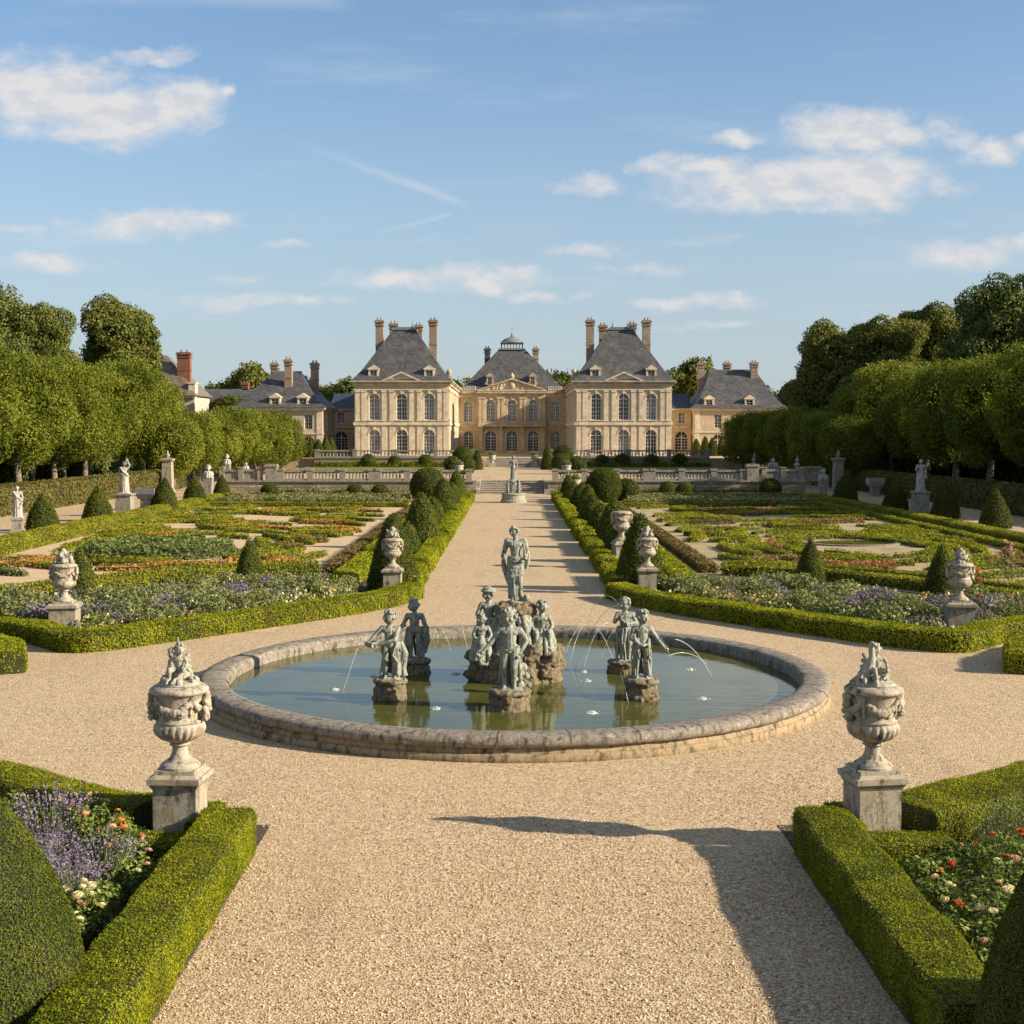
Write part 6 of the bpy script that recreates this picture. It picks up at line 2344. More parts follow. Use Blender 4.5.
def central_group():
    t = thing('fountain_group', 'tall central fountain group of rocks with a draped standing figure above seated children', 'fountain sculpture', (0.05, 25.9, WL))
    # big rock with two shoulders
    mb = rock_mb(.82, .62, 77, 70)
    rr = random.Random(8)
    for (cx, cy, w, h) in ((-.52, -.15, .42, .72), (.52, -.2, .44, .62), (.0, .1, .42, 1.1), (.05, .05, .34, 1.32)):
        for i in range(26):
            a = rr.uniform(0, 2 * PI)
            z = rr.uniform(0, h)
            d = w * rr.uniform(.55, 1.0) * (1 - .3 * z / h)
            s = w * rr.uniform(.2, .38)
            mb.ball((cx + math.cos(a) * d, cy + math.sin(a) * d, z), (s, s, s * rr.uniform(.7, 1.2)), 8, 6)
        mb.lathe([(w * .9, 0), (w * .8, h * .7), (w * .45, h)], 12, (cx, cy, 0))
    mb.lathe([(.2, 1.15), (.36, 1.24), (.43, 1.34), (.40, 1.42), (.3, 1.47)], 18, (.02, 0, 0))
    for i in range(14):
        a = 2 * PI * i / 14
        mb.ball((.02 + .36 * math.cos(a), .36 * math.sin(a), 1.33), (.09, .09, .07), 7, 5)
    fuse(mb, 'rock', M_['fountain_rock'], .018, 0, t, crag=.045)
    # sculpted drapery and reeds hanging on the core
    mb = MB()
    drape(mb, (0.02, 0, 1.32, .33, .33), (0.02, -.05, .35, .52, .5), 30, .065, .055, 5, 0, 360, .07)
    fuse(mb, 'carved_drapery', LEAD, .013, 0, t, crag=.022)
    # the standing figure on top
    mb = MB()
    H = 1.50
    ov = dict(elbL=(-.15, .02, .64), wrL=(-.145, -.07, .58), elbR=(.155, .03, .645), wrR=(.13, -.06, .585), kneeR=(.05, -.05, .28), ankleR=(.065, .03, .05), toeR=(.11, -.02, .018), pelvis=(.012, .004, .53), hipL=(-.05, 0, .51),
              head=(-.022, -.016, .912), ankleL=(-.035, .0, .045), toeL=(-.045, -.085, .016))
    g = body(mb, ADULT, H, ov, (-.55, -.85, -.05), 'curls', 4, curl=.9)
    S = lambda p: tuple(Vector(p) * H)
    # himation: long folds from the chest round the hip, one leg showing
    for k, (p0, p1, p2) in enumerate([((-.10, -.03, .60), (.0, -.085, .565), (.10, -.05, .585)), ((-.10, -.04, .57), (-.01, -.09, .52), (.10, -.06, .56)), ((-.10, -.05, .54), (-.03, -.09, .46), (.10, -.06, .52)),
                                      ((-.09, -.05, .49), (-.05, -.085, .40), (.08, -.07, .46)), ((-.08, -.05, .42), (-.05, -.08, .33), (.06, -.07, .36)), ((.10, -.05, .76), (.115, -.06, .66), (.11, -.04, .58))]):
        mb.tube([S(p0), S(p1), S(p2)], [.012 * H, .017 * H, .013 * H], 7)
    drape(mb, (0, .01, .56 * H, .095 * H, .075 * H), (-.012, .02, .06 * H, .075 * H, .065 * H), 22, .016 * H, .014 * H, 3, 20, 300, .025)
    drape(mb, (0, .01, .56 * H, .09 * H, .07 * H), (-.01, .02, .10 * H, .07 * H, .06 * H), 14, .022 * H, .02 * H, 9, 60, 290, .02)
    drape(mb, (-.02, -.01, .50 * H, .085 * H, .07 * H), (-.05, -.02, .26 * H, .05 * H, .05 * H), 8, .015 * H, .012 * H, 6, 180, 300, .02)
    mb.tube([S((-.17, .02, .62)), S((-.15, .03, .45)), S((-.115, .03, .32)), S((-.08, .03, .2))], [.024 * H, .034 * H, .028 * H, .018 * H], 8)
    mb.tube([S((.16, .02, .62)), S((.15, .03, .5)), S((.13, .03, .42))], [.03 * H, .035 * H, .02 * H], 8)
    mb.ball((0, 0, -.03), (.22, .2, .07), 12, 8)
    mb.ball(S((.14, -.03, .06)), .07, 8, 6)
    fuse(mb, 'standing_figure', LEAD, .008, 0, t, loc=(.02, 0, 1.48))
    # seated figures: knees forward on the shoulders of the rock
    def seated(name, x, y, z, H, face, seed, hat=False, side=1, extra=None):
        mb = MB()
        ov = dict(pelvis=(0, .03, .10), waist=(0, .02, .2), chest=(0, .01, .31), neck=(0, .0, .405), head=(side * .01, -.012, .51), hipL=(-.07, .01, .09), hipR=(.07, .01, .09), kneeL=(-.10, -.19, .12), kneeR=(.11, -.17, .13),
                  ankleL=(-.08, -.2, -.10), ankleR=(.10, -.15, -.09), toeL=(-.09, -.28, -.13), toeR=(.12, -.23, -.12), shL=(-.11, 0, .345), shR=(.11, 0, .345), elbL=(-.17, -.03, .21), elbR=(.17, -.03, .21), wrL=(-.12, -.14, .14), wrR=(.13, -.13, .15))
        body(mb, CHILD, H, ov, face, 'curls', seed)
        drape(mb, (0, 0, .14 * H, .14 * H, .13 * H), (side * .02, -.1 * H, -.22 * H, .2 * H, .17 * H), 16, .035 * H, .035 * H, seed, 0, 360, .02)
        if hat:
            c = Vector((0, -.012, .56)) * H
            f = Vector(face).normalized()
            mb.lathe([(.02, .05 * H), (.09 * H, .045 * H), (.10 * H, .02 * H), (.125 * H, .0), (.12 * H, -.015 * H), (.05 * H, -.01 * H)], 20, tuple(c))
        if extra:
            extra(mb, H)
        fuse(mb, name, LEAD, .010, 1, t, loc=(x, y, z))
    seated('seated_figure', -.50, -.02, .98, 1.30, (-.5, -.85, -.1), 6, True, -1)
    def vase(mb, H):
        mb.lathe([(.03, -.2 * H), (.07 * H, -.12 * H), (.1 * H, 0), (.06 * H, .12 * H), (.04 * H, .16 * H), (.07 * H, .19 * H)], 14, (-.02, -.2 * H, .08 * H))
    seated('seated_figure', -.62, -.36, .68, 1.02, (-.6, -.8, 0), 9, False, -1, vase)
    seated('seated_figure', .52, -.22, .80, 1.22, (.45, -.9, 0), 15, False, 1)
    return t


central_group()

# jets and splashes
jet_n = [0]


def jet(label, p0, p1, peak, r=.009):
    r *= .62
    p0 = Vector(p0); p1 = Vector(p1)
    n = 16
    pts = []
    for k in range(n + 1):
        t = k / n
        p = p0.lerp(p1, t)
        p.z = p0.z * (1 - t) + p1.z * t + 4 * peak * t * (1 - t)
        pts.append(p)
    mb = MB()
    mb.tube(pts, [r * (1 - .35 * k / n) for k in range(n + 1)], 6)
    rr = random.Random(int(p0.x * 100))
    for k in range(10):
        q = pts[rr.randrange(n // 2, n)]
        mb.ball((q.x + rr.uniform(-.02, .02), q.y + rr.uniform(-.02, .02), q.z + rr.uniform(-.03, .03)), r * rr.uniform(.4, .8), 5, 4)
    o = mb.build('water_jet', M_['jet_water'], smooth=True)
    tag(o, label, 'water jet', 'water jets over the pool')


jet('short arc of water from the mouth of the farther left child figure', (-2.12, 26.35, 1.52), (-2.42, 26.2, .95), .16)
jet('thin jet falling beyond the farther left child figure', (-1.1, 29.7, .55), (-.98, 29.4, WL), .04, .007)
jet('thin stream dropping behind the bowl-holding child', (-2.85, 24.6, .95), (-3.1, 24.4, WL), .02, .006)
jet('tall double arc of water left of the right-hand pair, higher stream', (2.15, 26.4, 1.52), (1.25, 26.7, WL), .35)
jet('steep stream falling nearest the seated right child', (1.75, 28.0, 1.0), (1.05, 28.2, WL), .22, .008)
jet('steep stream in the middle of the falling jets beside the right-hand pair', (1.95, 27.2, 1.05), (1.45, 27.0, WL), .25, .008)
jet('slim stream closest to the right-hand pair', (1.72, 27.4, .95), (2.1, 27.0, WL), .12, .008)
jet('stream from the outstretched hand of the nearer right child', (2.80, 23.75, .96), (3.55, 24.2, WL + .55), .12, .008)
jet('stream arching outward over the right half of the pool', (3.1, 25.4, 1.0), (3.9, 25.9, WL), .16, .010)
jet('trickle running off the base of the nearer right child', (1.95, 24.0, .62), (2.05, 23.45, WL), .04, .010)
jet('arc of water passing behind the heads of the right-hand pair', (2.1, 26.4, 1.55), (1.62, 28.4, 1.0), .3, .007)

for q, (lab, a, b, pk) in enumerate([('fine jet crossing low behind the seated right child', (1.5, 28.9, .8), (1.15, 28.6, WL), .10), ('faint jet left of the steepest stream', (1.6, 28.4, .9), (1.2, 27.6, WL), .2), ('fine jet rising between the right-hand pair', (2.3, 27.6, .95), (1.85, 27.9, WL), .22),
                                      ('fine jet at the rear rim of the right half', (3.0, 28.6, .7), (3.35, 28.1, WL), .12), ('faint jet at the rear rim behind the farther left child', (-1.5, 29.6, .5), (-1.35, 29.2, WL), .05)]):
    jet(lab, a, b, pk, .006)


def splash(i, px, py, s):
    x, y = P(px, py, WL)
    rr = random.Random(i)
    mb = MB()
    # a broken crown of droplets over a thin spreading ring
    seg = 40
    for (q, w, hh) in ((.28, .14, .012),):
        prof = [(s * (q - w), 0), (s * q, hh), (s * (q + w), 0)]
        mb.lathe(prof, seg, mod=lambda pr, a: 1 + .10 * np.sin(a * 5 + i)[None, :] + .06 * np.sin(a * 11 + 2 * i)[None, :], caps=False)
    for k in range(90):
        a = rr.uniform(0, 2 * PI)
        d = s * abs(rr.gauss(0, .25))
        z = rr.uniform(0, .04) * max(0, 1 - d / s)
        q = rr.uniform(.003, .010)
        mb.ball((math.cos(a) * d, math.sin(a) * d, z), (q * 1.5, q * 1.5, q * .7), 5, 4)
    o = mb.build('splash', M_['foam'], loc=(x, y, WL), smooth=True)
    tag(o, ['white splash left of the bowl-holding child', 'white splash between the left pair and the rocks', 'white splash left of the youth in front', 'bright white splash just right of the rocks, nearest the viewer', 'white splash in the open right half of the pool',
            'white splash right of the rocks at their middle', 'faint splash right of the rocks under the steep streams', 'small splash behind the right-hand pair', 'faint splash beside the farther left child'][i], 'splash', 'splashes on the pool')


for i, (px, py, s) in enumerate([(335, 690, .16), (456, 674, .16), (436, 709, .16), (592, 713, .24), (703, 699, .18), (587, 681, .18), (584, 672, .16), (690, 670, .18), (373, 676, .12)]):
    splash(i, px, py, s)

# ------------------------------------------------------------------ urns on pedestals
def pedestal(t, w, h, mat='pedestal_stone'):
    hw = w / 2
    mb = MB()
    mb.box(-hw - .05, hw + .05, -hw - .05, hw + .05, 0, .14)
    mb.frustum(hw + .05, hw + .05, .1401, hw + .005, hw + .005, .20)
    mb.build('plinth', M_[mat], t)
    mb = MB()
    mb.box(-hw, hw, -hw, hw, .2001, h - .15)
    mb.build('die', M_[mat], t)
    mb = MB()
    mb.frustum(hw + .004, hw + .004, h - .1499, hw + .045, hw + .045, h - .08)
    mb.box(-hw - .055, hw + .055, -hw - .055, hw + .055, h - .0799, h - .015)
    mb.frustum(hw + .03, hw + .03, h - .0149, hw - .01, hw - .01, h + .02)
    mb.build('cap', M_[mat], t)
    return h + .02


def urn_body(t, z, s, seed, detailed=True, mask_side=True):
    """krater vase: stepped foot, fluted stem, gadrooned bowl, tall neck with festoons, masks at the sides"""
    seg = 96 if detailed else 48
    mb = MB()
    hw = .235 * s
    mb.box(-hw, hw, -hw, hw, 0, .045 * s)
    foot = [(.225, .0451), (.232, .07), (.21, .095), (.17, .12), (.125, .155), (.098, .20), (.088, .25), (.086, .29), (.105, .30), (.118, .315), (.112, .335), (.10, .345)]
    mb.lathe([(r * s, zz * s) for r, zz in foot], seg // 2)
    o = mb.build('foot', M_['urn_stone'], t, False, loc=(0, 0, z))
    bowl = [(.10, .345), (.15, .36), (.22, .395), (.270, .445), (.292, .50), (.285, .545), (.262, .575)]
    ng = 22
    def flute(pr, a):
        m = np.clip(np.sin(np.linspace(0, PI, len(pr)))[:, None], 0, 1)
        return 1 + .055 * m * (np.abs(np.sin(a * ng / 2))[None, :] ** .7 - .5) * 1.6
    mb = MB()
    mb.lathe([(r * s, zz * s) for r, zz in bowl], seg * 2 if detailed else seg, mod=flute, caps=False)
    mb.build('gadrooned_bowl', M_['urn_stone'], t, True, loc=(0, 0, z))
    neck = [(.258, .575), (.268, .582), (.268, .60), (.242, .612), (.244, .66), (.252, .73), (.264, .80), (.276, .86), (.285, .90), (.305, .915), (.330, .925), (.338, .945), (.334, .968), (.312, .985), (.295, 1.0), (.27, 1.01), (.02, 1.03)]
    mb = MB()
    mb.lathe([(r * s, zz * s) for r, zz in neck], seg, caps=False)
    mb.build('neck', M_['urn_stone'], t, True, loc=(0, 0, z))
    # festoons of fruit and a shield between them
    rr = random.Random(seed)
    mb = MB()
    for k in range(4):
        a0 = k * PI / 2 - PI / 2
        for i in range(26):
            u = i / 25
            a = a0 + (u - .5) * PI / 2
            drop = .15 * (1 - (2 * u - 1) ** 2)
            zz = .87 - drop
            rad = np.interp(zz, [.66, .73, .80, .86], [.244, .252, .264, .276]) + .012
            q = .022 * (1 + 1.0 * (1 - (2 * u - 1) ** 2))
            for j in range(3):
                mb.ball(((rad + rr.uniform(-.005, .012)) * s * math.cos(a), (rad + rr.uniform(-.005, .012)) * s * math.sin(a), (zz + rr.uniform(-.018, .018)) * s), q * s * rr.uniform(.6, 1.1), 6, 5)
        # drop of leaves at the join
        a = a0 + PI / 4
        for i in range(8):
            zz = .88 - i * .03
            rad = np.interp(zz, [.61, .73, .80, .86], [.242, .252, .264, .276]) + .012
            mb.ball((rad * s * math.cos(a + rr.uniform(-.05, .05)), rad * s * math.sin(a + rr.uniform(-.05, .05)), zz * s), (.03 - .002 * i) * s, 6, 5)
        # rosette
        for i in range(9):
            b = 2 * PI * i / 8
            rad = .250
            d = .028 if i < 8 else 0
            mb.ball(((rad + .008) * s * math.cos(a0 + d * 1.2 * math.cos(b) / .28 * 1.0 + .38), (rad + .008) * s * math.sin(a0 + d * 1.2 * math.cos(b) / .28 + .38), (.69 + d * math.sin(b)) * s), .014 * s, 6, 4)
    fuse(mb, 'festoon', M_['urn_stone'], .008 * s if detailed else .014, 1, t, loc=(0, 0, z))
    for sx in (-1, 1):
        mb = MB()
        c = sx * .300
        mb.tube([(sx * .265 * s, 0, .60 * s), (sx * .30 * s, 0, .64 * s), (sx * .32 * s, 0, .74 * s), (sx * .315 * s, 0, .84 * s), (sx * .335 * s, 0, .90 * s), (sx * .31 * s, 0, .93 * s)], [.03 * s, .042 * s, .048 * s, .052 * s, .04 * s, .03 * s], 10)
        for i in range(26):
            zz = rr.uniform(.60, .92)
            mb.ball(((c + sx * rr.uniform(.0, .045)) * s, rr.uniform(-.075, .075) * s, zz * s), rr.uniform(.018, .036) * s, 7, 5)
        head_form(mb, (sx * .325 * s, 0, .79 * s), .056 * s, (sx, -.3, 0), 'curls', seed)
        fuse(mb, 'mask_handle', M_['urn_stone'], .009 * s if detailed else .015, 1, t, loc=(0, 0, z))


def cherub_finial(t, z, s, seed, mirror=1):
    """little winged boy seated on fruit on the lid"""
    mb = MB()
    rr = random.Random(seed)
    mb.ball((0, 0, .0), (.29 * s, .27 * s, .06 * s), 18, 8)
    for i in range(46):
        a = rr.uniform(0, 2 * PI)
        d = rr.uniform(.05, .25)
        mb.ball((d * s * math.cos(a), d * s * math.sin(a), (.04 + .09 * (1 - d / .26) + rr.uniform(-.01, .02)) * s), rr.uniform(.022, .05) * s, 7, 5)
    H = .72 * s
    m = mirror
    up = .09 * s / H
    if m > 0:
        ov = dict(elbL=(-.16, -.06, .28), wrL=(-.05, -.13, .36), elbR=(.16, -.02, .25), wrR=(.15, -.16, .17))
    else:
        ov = dict(elbL=(-.15, -.06, .36), wrL=(-.17, -.05, .53), elbR=(.17, -.02, .25), wrR=(.13, -.15, .16))
    ov.update(dict(pelvis=(0, .03, .10), waist=(.0, .02, .2), chest=(m * .01, .01, .31), neck=(m * .015, .0, .405), head=(m * .03, -.012, .51), hipL=(-.07, .01, .09), hipR=(.07, .01, .09), kneeL=(-.12, -.18, .16), kneeR=(.15, -.15, .12),
                   ankleL=(-.10, -.24, .0), ankleR=(.05, -.24, .02), toeL=(-.12, -.30, -.03), toeR=(.0, -.29, .0), shL=(-.11, 0, .345), shR=(.11, 0, .345)))
    ov = {k: (x + (.0 if m > 0 else .06), y, zz + up) for k, (x, y, zz) in ov.items()}
    body(mb, CHILD, H, ov, (m * .5, -.85, -.1), 'curls', seed)
    # wings folded behind
    for sx in (-1, 1):
        for k in range(4):
            mb.capsule((sx * .05 * s, .09 * s, (.28 - .02 * k) * s), .03 * s, (sx * (.08 + .012 * k) * s, .15 * s, (.36 - .08 * k) * s), .03 * s, 6)
    if m > 0:
        # pointed obelisk spike behind the shoulder, and a second small companion head
        mb.capsule((-.015 * s, .03 * s, .30 * s), .035 * s, (-.015 * s, .02 * s, .60 * s), .013 * s, 8)
        head_form(mb, (-.085 * s, -.01 * s, .40 * s), .062 * s, (-.6, -.8, 0), 'curls', 3)
        mb.capsule((-.085 * s, .0, .32 * s), .045 * s, (-.10 * s, .02 * s, .12 * s), .085 * s)
    else:
        # long-necked bird rising beside the boy, wing spread down the lid
        mb.tube([(-.12 * s, .0, .10 * s), (-.08 * s, -.03 * s, .22 * s), (-.045 * s, -.04 * s, .36 * s), (-.05 * s, -.04 * s, .48 * s), (-.055 * s, -.045 * s, .54 * s)], [.11 * s, .08 * s, .045 * s, .032 * s, .042 * s], 10)
        mb.capsule((-.055 * s, -.05 * s, .535 * s), .036 * s, (-.02 * s, -.12 * s, .51 * s), .012 * s, 8)
        for k in range(7):
            mb.capsule((-.10 * s, -.02 * s, (.24 - .02 * k) * s), .04 * s, ((-.22 - .02 * (k % 4)) * s, (-.10 + .04 * k) * s, (.10 - .015 * k) * s), .02 * s, 6)
    fuse(mb, 'cherub_finial', M_['mossy_stone'], .0075 * s, 1, t, loc=(0, 0, z))


def fruit_finial(t, z, s, seed):
    mb = MB()
    rr = random.Random(seed)
    for i in range(48):
        a = rr.uniform(0, 2 * PI)
        h = rr.random()
        d = .24 * (1 - h ** 1.3) * rr.uniform(.5, 1)
        mb.ball((d * s * math.cos(a), d * s * math.sin(a), (.02 + .34 * h) * s), rr.uniform(.035, .075) * s, 7, 5)
    for k in range(6):
        a = 2 * PI * k / 6 + .3
        mb.capsule((.1 * s * math.cos(a), .1 * s * math.sin(a), .12 * s), .03 * s, (.20 * s * math.cos(a), .20 * s * math.sin(a), (.26 + .05 * (k % 2)) * s), .02 * s, 6)
    fuse(mb, 'fruit_finial', M_['mossy_stone'], .013, 1, t, loc=(0, 0, z))


def big_urn(label, x, y, m, rz):
    t = thing('stone_urn', label, 'urn', (x, y, 0), rz, 'carved urns on pedestals')
    z = pedestal(t, .51, .90)
    urn_body(t, z, 1.02, 5 if m > 0 else 6)
    cherub_finial(t, z + 1.02 * 1.02, .90, 5 if m > 0 else 9, m)
    return t


big_urn('large weathered foreground urn topped by two cherubs and a pointed finial', -3.93, 15.72, 1, R(-3))
big_urn('large weathered foreground urn topped by a cherub leaning beside a bird', 4.27, 15.72, -1, R(8))


def mid_urn(label, x, y, w, h, s, rz, seed, fin=True):
    t = thing('stone_urn', label, 'urn', (x, y, 0), rz, 'carved urns on pedestals')
    z = pedestal(t, w, h)
    urn_body(t, z, s, seed, False)
    if fin:
        fruit_finial(t, z + 1.0 * s, s, seed)
    return t


mid_urn('fruit-topped urn at the outer corner of the left curved hedge', -10.85, 32.4, .62, .80, .94, R(6), 21)
mid_urn('fruit-topped urn at the outer corner of the right curved hedge', 10.92, 32.6, .62, .80, .94, R(-8), 22)
mid_urn('fruit-topped urn before the tall yew at the left alley mouth', -3.62, 40.6, .52, .82, .90, 0, 23)
mid_urn('fruit-topped urn before the tall yew at the right alley mouth', 4.13, 40.9, .52, .82, .90, 0, 24)
mid_urn('flat-topped urn half hidden between the second and third right alley yews', 4.0, 49.0, .55, .95, 1.1, R(12), 25, False)

# ------------------------------------------------------------------ statues along the walks and at the far end
def garden_statue(label, x, y, ph, pw, H, seed, over, mat='statue_stone', robe=True, z=0.0, rz=0.0, face=(.2, -1, 0), round_base=False, group='marble statues along the side walks'):
    t = thing('garden_statue', label, 'statue', (x, y, z), rz, group)
    hw = pw / 2
    mb = MB()
    mb.box(-hw - .06, hw + .06, -hw - .06, hw + .06, -.02, .2)
    mb.frustum(hw, hw, .2001, hw * .95, hw * .95, ph - .16)
    mb.frustum(hw * .96, hw * .96, ph - .1599, hw * 1.14, hw * 1.14, ph - .09)
    mb.box(-hw * 1.14, hw * 1.14, -hw * 1.14, hw * 1.14, ph - .0899, ph)
    mb.build('pedestal', M_['balustrade_stone'], t)
    mb = MB()
    body(mb, ADULT, H, over, face, 'bun' if robe else 'curls', seed)
    if robe:
        drape(mb, (0, .01, .60 * H, .09 * H, .08 * H), (.0, .02, .02 * H, .125 * H, .11 * H), 20, .028 * H, .026 * H, seed, 0, 360, .015)
        mb.tube([tuple(Vector(p) * H) for p in ((-.1, -.03, .79), (-.02, -.10, .68), (.1, -.08, .58), (.14, .02, .50))], .028 * H, 7)
    else:
        drape(mb, (.05 * H, .05 * H, .62 * H, .08 * H, .06 * H), (.05 * H, .05 * H, .02 * H, .11 * H, .09 * H), 11, .03 * H, .03 * H, seed, 0, 200, .015)
    mb.box(-.16 * H, .16 * H, -.14 * H, .14 * H, -.02, .03 * H)
    fuse(mb, 'figure', M_[mat], .016, 1, t, loc=(0, 0, ph))
    return t


garden_statue('white statue of a figure raising one arm, on a square pedestal by the left walk', *P(125, 516), 1.35, .92, 1.95, 3, dict(elbR=(.17, -.02, .86), wrR=(.13, -.06, .98), elbL=(-.15, -.02, .64), wrL=(-.06, -.1, .60), head=(.02, -.01, .915)))
garden_statue('narrow draped statue on a low pedestal nearest the left picture edge', *P(18, 533), .75, .5, 1.62, 5, dict(elbL=(-.14, -.02, .63), wrL=(-.04, -.1, .62)), rz=.2)
garden_statue('grey draped statue on a tall square pedestal in the shade of the right walk', *P(920, 514), 1.40, .95, 1.98, 7, dict(elbL=(-.15, -.03, .65), wrL=(-.10, -.1, .76), elbR=(.15, .0, .63)), face=(-.8, -.6, 0), rz=-.1)

# the far fountain statue closing the alley
def far_fountain():
    t = thing('fountain_group', 'mossy statue group on a round rough plinth in the alley before the broad steps', 'fountain sculpture', (0.1, 96.2, 0))
    mb = MB()
    mb.lathe([(.92, -.02), (.94, .18), (.84, .22), (.82, .55), (.90, .59), (.88, .66), (.5, .70)], 24)
    mb.build('plinth', M_['mossy_stone'], t, False)
    rk = rock_mb(.52, 1.0, 5, 40)
    fuse(rk, 'rock', M_['fountain_lead'], .03, 0, t, loc=(0, 0, .66), crag=.05)
    mb = MB()
    body(mb, ADULT, 1.75, dict(elbL=(-.15, -.03, .65), wrL=(-.06, -.1, .72), elbR=(.15, .0, .63)), (0, -1, 0), 'curls', 2)
    drape(mb, (0, .01, 1.0, .14, .12), (0, 0, .0, .19, .17), 20, .035, .035, 2)
    fuse(mb, 'standing_figure', M_['fountain_lead'], .018, 0, t, loc=(0, 0, 1.62))
    for s in (-1, 1):
        mb = MB()
        body(mb, CHILD, .95, None, (s * .6, -.8, 0), 'curls', 2)
        drape(mb, (0, .01, .5, .11, .1), (0, 0, .0, .16, .14), 12, .03, .03, 2)
        fuse(mb, 'child_figure', M_['fountain_lead'], .018, 0, t, loc=(s * .38, -.36, .72))


far_fountain()

# herms, pillars, troughs and small works at the terrace ends
def pillar(label, px, py, w, h, z=0.0, y=None, fin=.45):
    if y is None:
        x, y = P(px, py)
    else:
        x = (px - 512) / FOC * y
    t = thing('stone_pillar', label, 'pillar', (x, y, z), 0, 'stone pillars at the terrace ends')
    mb = MB()
    hw = w / 2
    mb.box(-hw - .08, hw + .08, -hw - .08, hw + .08, 0, .25)
    mb.frustum(hw, hw, .2501, hw * .9, hw * .9, h - .35)
    mb.build('shaft', M_['pedestal_stone'], t)
    mb = MB()
    mb.frustum(hw * .92, hw * .92, h - .3499, hw * 1.2, hw * 1.2, h - .22)
    mb.box(-hw * 1.2, hw * 1.2, -hw * 1.2, hw * 1.2, h - .2199, h - .08)
    mb.frustum(hw, hw, h - .0799, hw * .4, hw * .4, h)
    mb.build('cap', M_['pedestal_stone'], t)
    mb = MB()
    mb.lathe([(.16, 0), (.1, .06), (.22 * fin / .45, .18), (.2 * fin / .45, .28), (.08, .40), (.12, .5), (.02, .62)], 14)
    mb.build('finial', M_['pedestal_stone'], t, True, loc=(0, 0, h))
    return t


def herm(label, px, py, w, h, z=0.0, y=None, mat='statue_stone', seed=1):
    """bust growing out of a tapering pillar"""
    if y is None:
        x, y = P(px, py)
    else:
        x = (px - 512) / FOC * y
    t = thing('herm_statue', label, 'statue', (x, y, z), 0, 'herms and busts at the terrace ends')
    hw = w / 2
    mb = MB()
    mb.box(-hw * 1.15, hw * 1.15, -hw * 1.15, hw * 1.15, 0, .18)
    mb.frustum(hw * .75, hw * .75, .1801, hw, hw, h * .60)
    mb.build('shaft', M_['balustrade_stone'], t)
    mb = MB()
    S = h * .40
    mb.capsule((-hw * .55, 0, S * .22), S * .22, (hw * .55, 0, S * .22), S * .22)
    mb.capsule((0, 0, S * .2), S * .26, (0, 0, S * .48), S * .12)
    head_form(mb, (0, -.01, S * .70), S * .21, (.2, -1, 0), 'curls', seed)
    drape(mb, (0, 0, S * .4, hw * .75, hw * .6), (0, 0, 0, hw * .95, hw * .9), 12, S * .08, S * .09, seed)
    fuse(mb, 'bust', M_[mat], .02, 1, t, loc=(0, 0, h * .60))
    return t


pillar('tallest capped pillar with a ball finial where the left walk climbs', 168, 492, .85, 2.9)
pillar('tall capped pillar with finial in shade at the far end of the right walk', 838, 491, .85, 2.9)
herm('slim dark herm just right of the tall left pillar', 179.5, 487, .55, 2.1, seed=2)
herm('hooded herm on a plain shaft between the left pillar and the terrace parapet', 198, 483, .75, 2.7, seed=3)
herm('stout herm standing at the outer foot of the left terrace wall', 208.5, 498, .72, 2.6, seed=4)
herm('bust behind the left parapet among the low lime trunks', 227, 0, .6, 2.2, T1, 116, seed=5)
herm('small bust farther right behind the left parapet', 246, 0, .5, 1.5, T1, 115, seed=6)
herm('pale herm at the outer corner of the right terrace wall', 823, 498, .66, 2.3, seed=7)
herm('tall dim herm behind the right pillar', 851, 490, .7, 3.0, seed=8)
herm('seated bust on a broad block above the right terrace wall', 773, 0, .9, 1.9, T1, 113, seed=9)

def tiered(label, px, y, z, s):
    x = (px - 512) / FOC * y
    t = thing('stone_finial', label, 'finial', (x, y, z))
    mb = MB()
    mb.box(-.42 * s, .42 * s, -.42 * s, .42 * s, 0, .3 * s)
    mb.build('base', M_['statue_stone'], t)
    mb = MB()
    mb.lathe([(.36, .3), (.2, .42), (.16, .6), (.36, .78), (.34, .9), (.14, 1.0), (.13, 1.15), (.28, 1.28), (.26, 1.36), (.1, 1.46), (.1, 1.6), (.2, 1.7), (.06, 1.85), (.02, 2.05)][::1], 16, (0, 0, 0))
    o = mb.build('tiers', M_['statue_stone'], t, True)
    o.scale = (s, s, s)
    return t


tiered('white tiered finial with stacked discs on the right terrace', 797, 113.5, T1, 1.0)
tiered('small tiered finial before the right wing house', 754, 140, T1, .95)


def trough(label, px, py, mat='lead'):
    x, y = P(px, py)
    t = thing('stone_planter', label, 'planter', (x, y, 0))
    mb = MB()
    mb.box(-.42, .42, -.4, .4, 0, .2)
    mb.box(-.34, .34, -.33, .33, .2, .72)
    mb.build('pedestal', M_['balustrade_stone'], t)
    mb = MB()
    mb.add([(sx * a, sy * b, z) for (a, b, z) in ((.45, .4, .721), (.62, .55, 1.05), (.62, .55, 1.42), (.54, .47, 1.42), (.5, .42, 1.2)) for (sx, sy) in ((-1, -1), (1, -1), (1, 1), (-1, 1))],
           [(3, 2, 1, 0)] + [(4 * k + i, 4 * k + (i + 1) % 4, 4 * k + 4 + (i + 1) % 4, 4 * k + 4 + i) for k in range(4) for i in range(4)] + [(16, 17, 18, 19)])
    mb.build('trough', M_[mat], t)


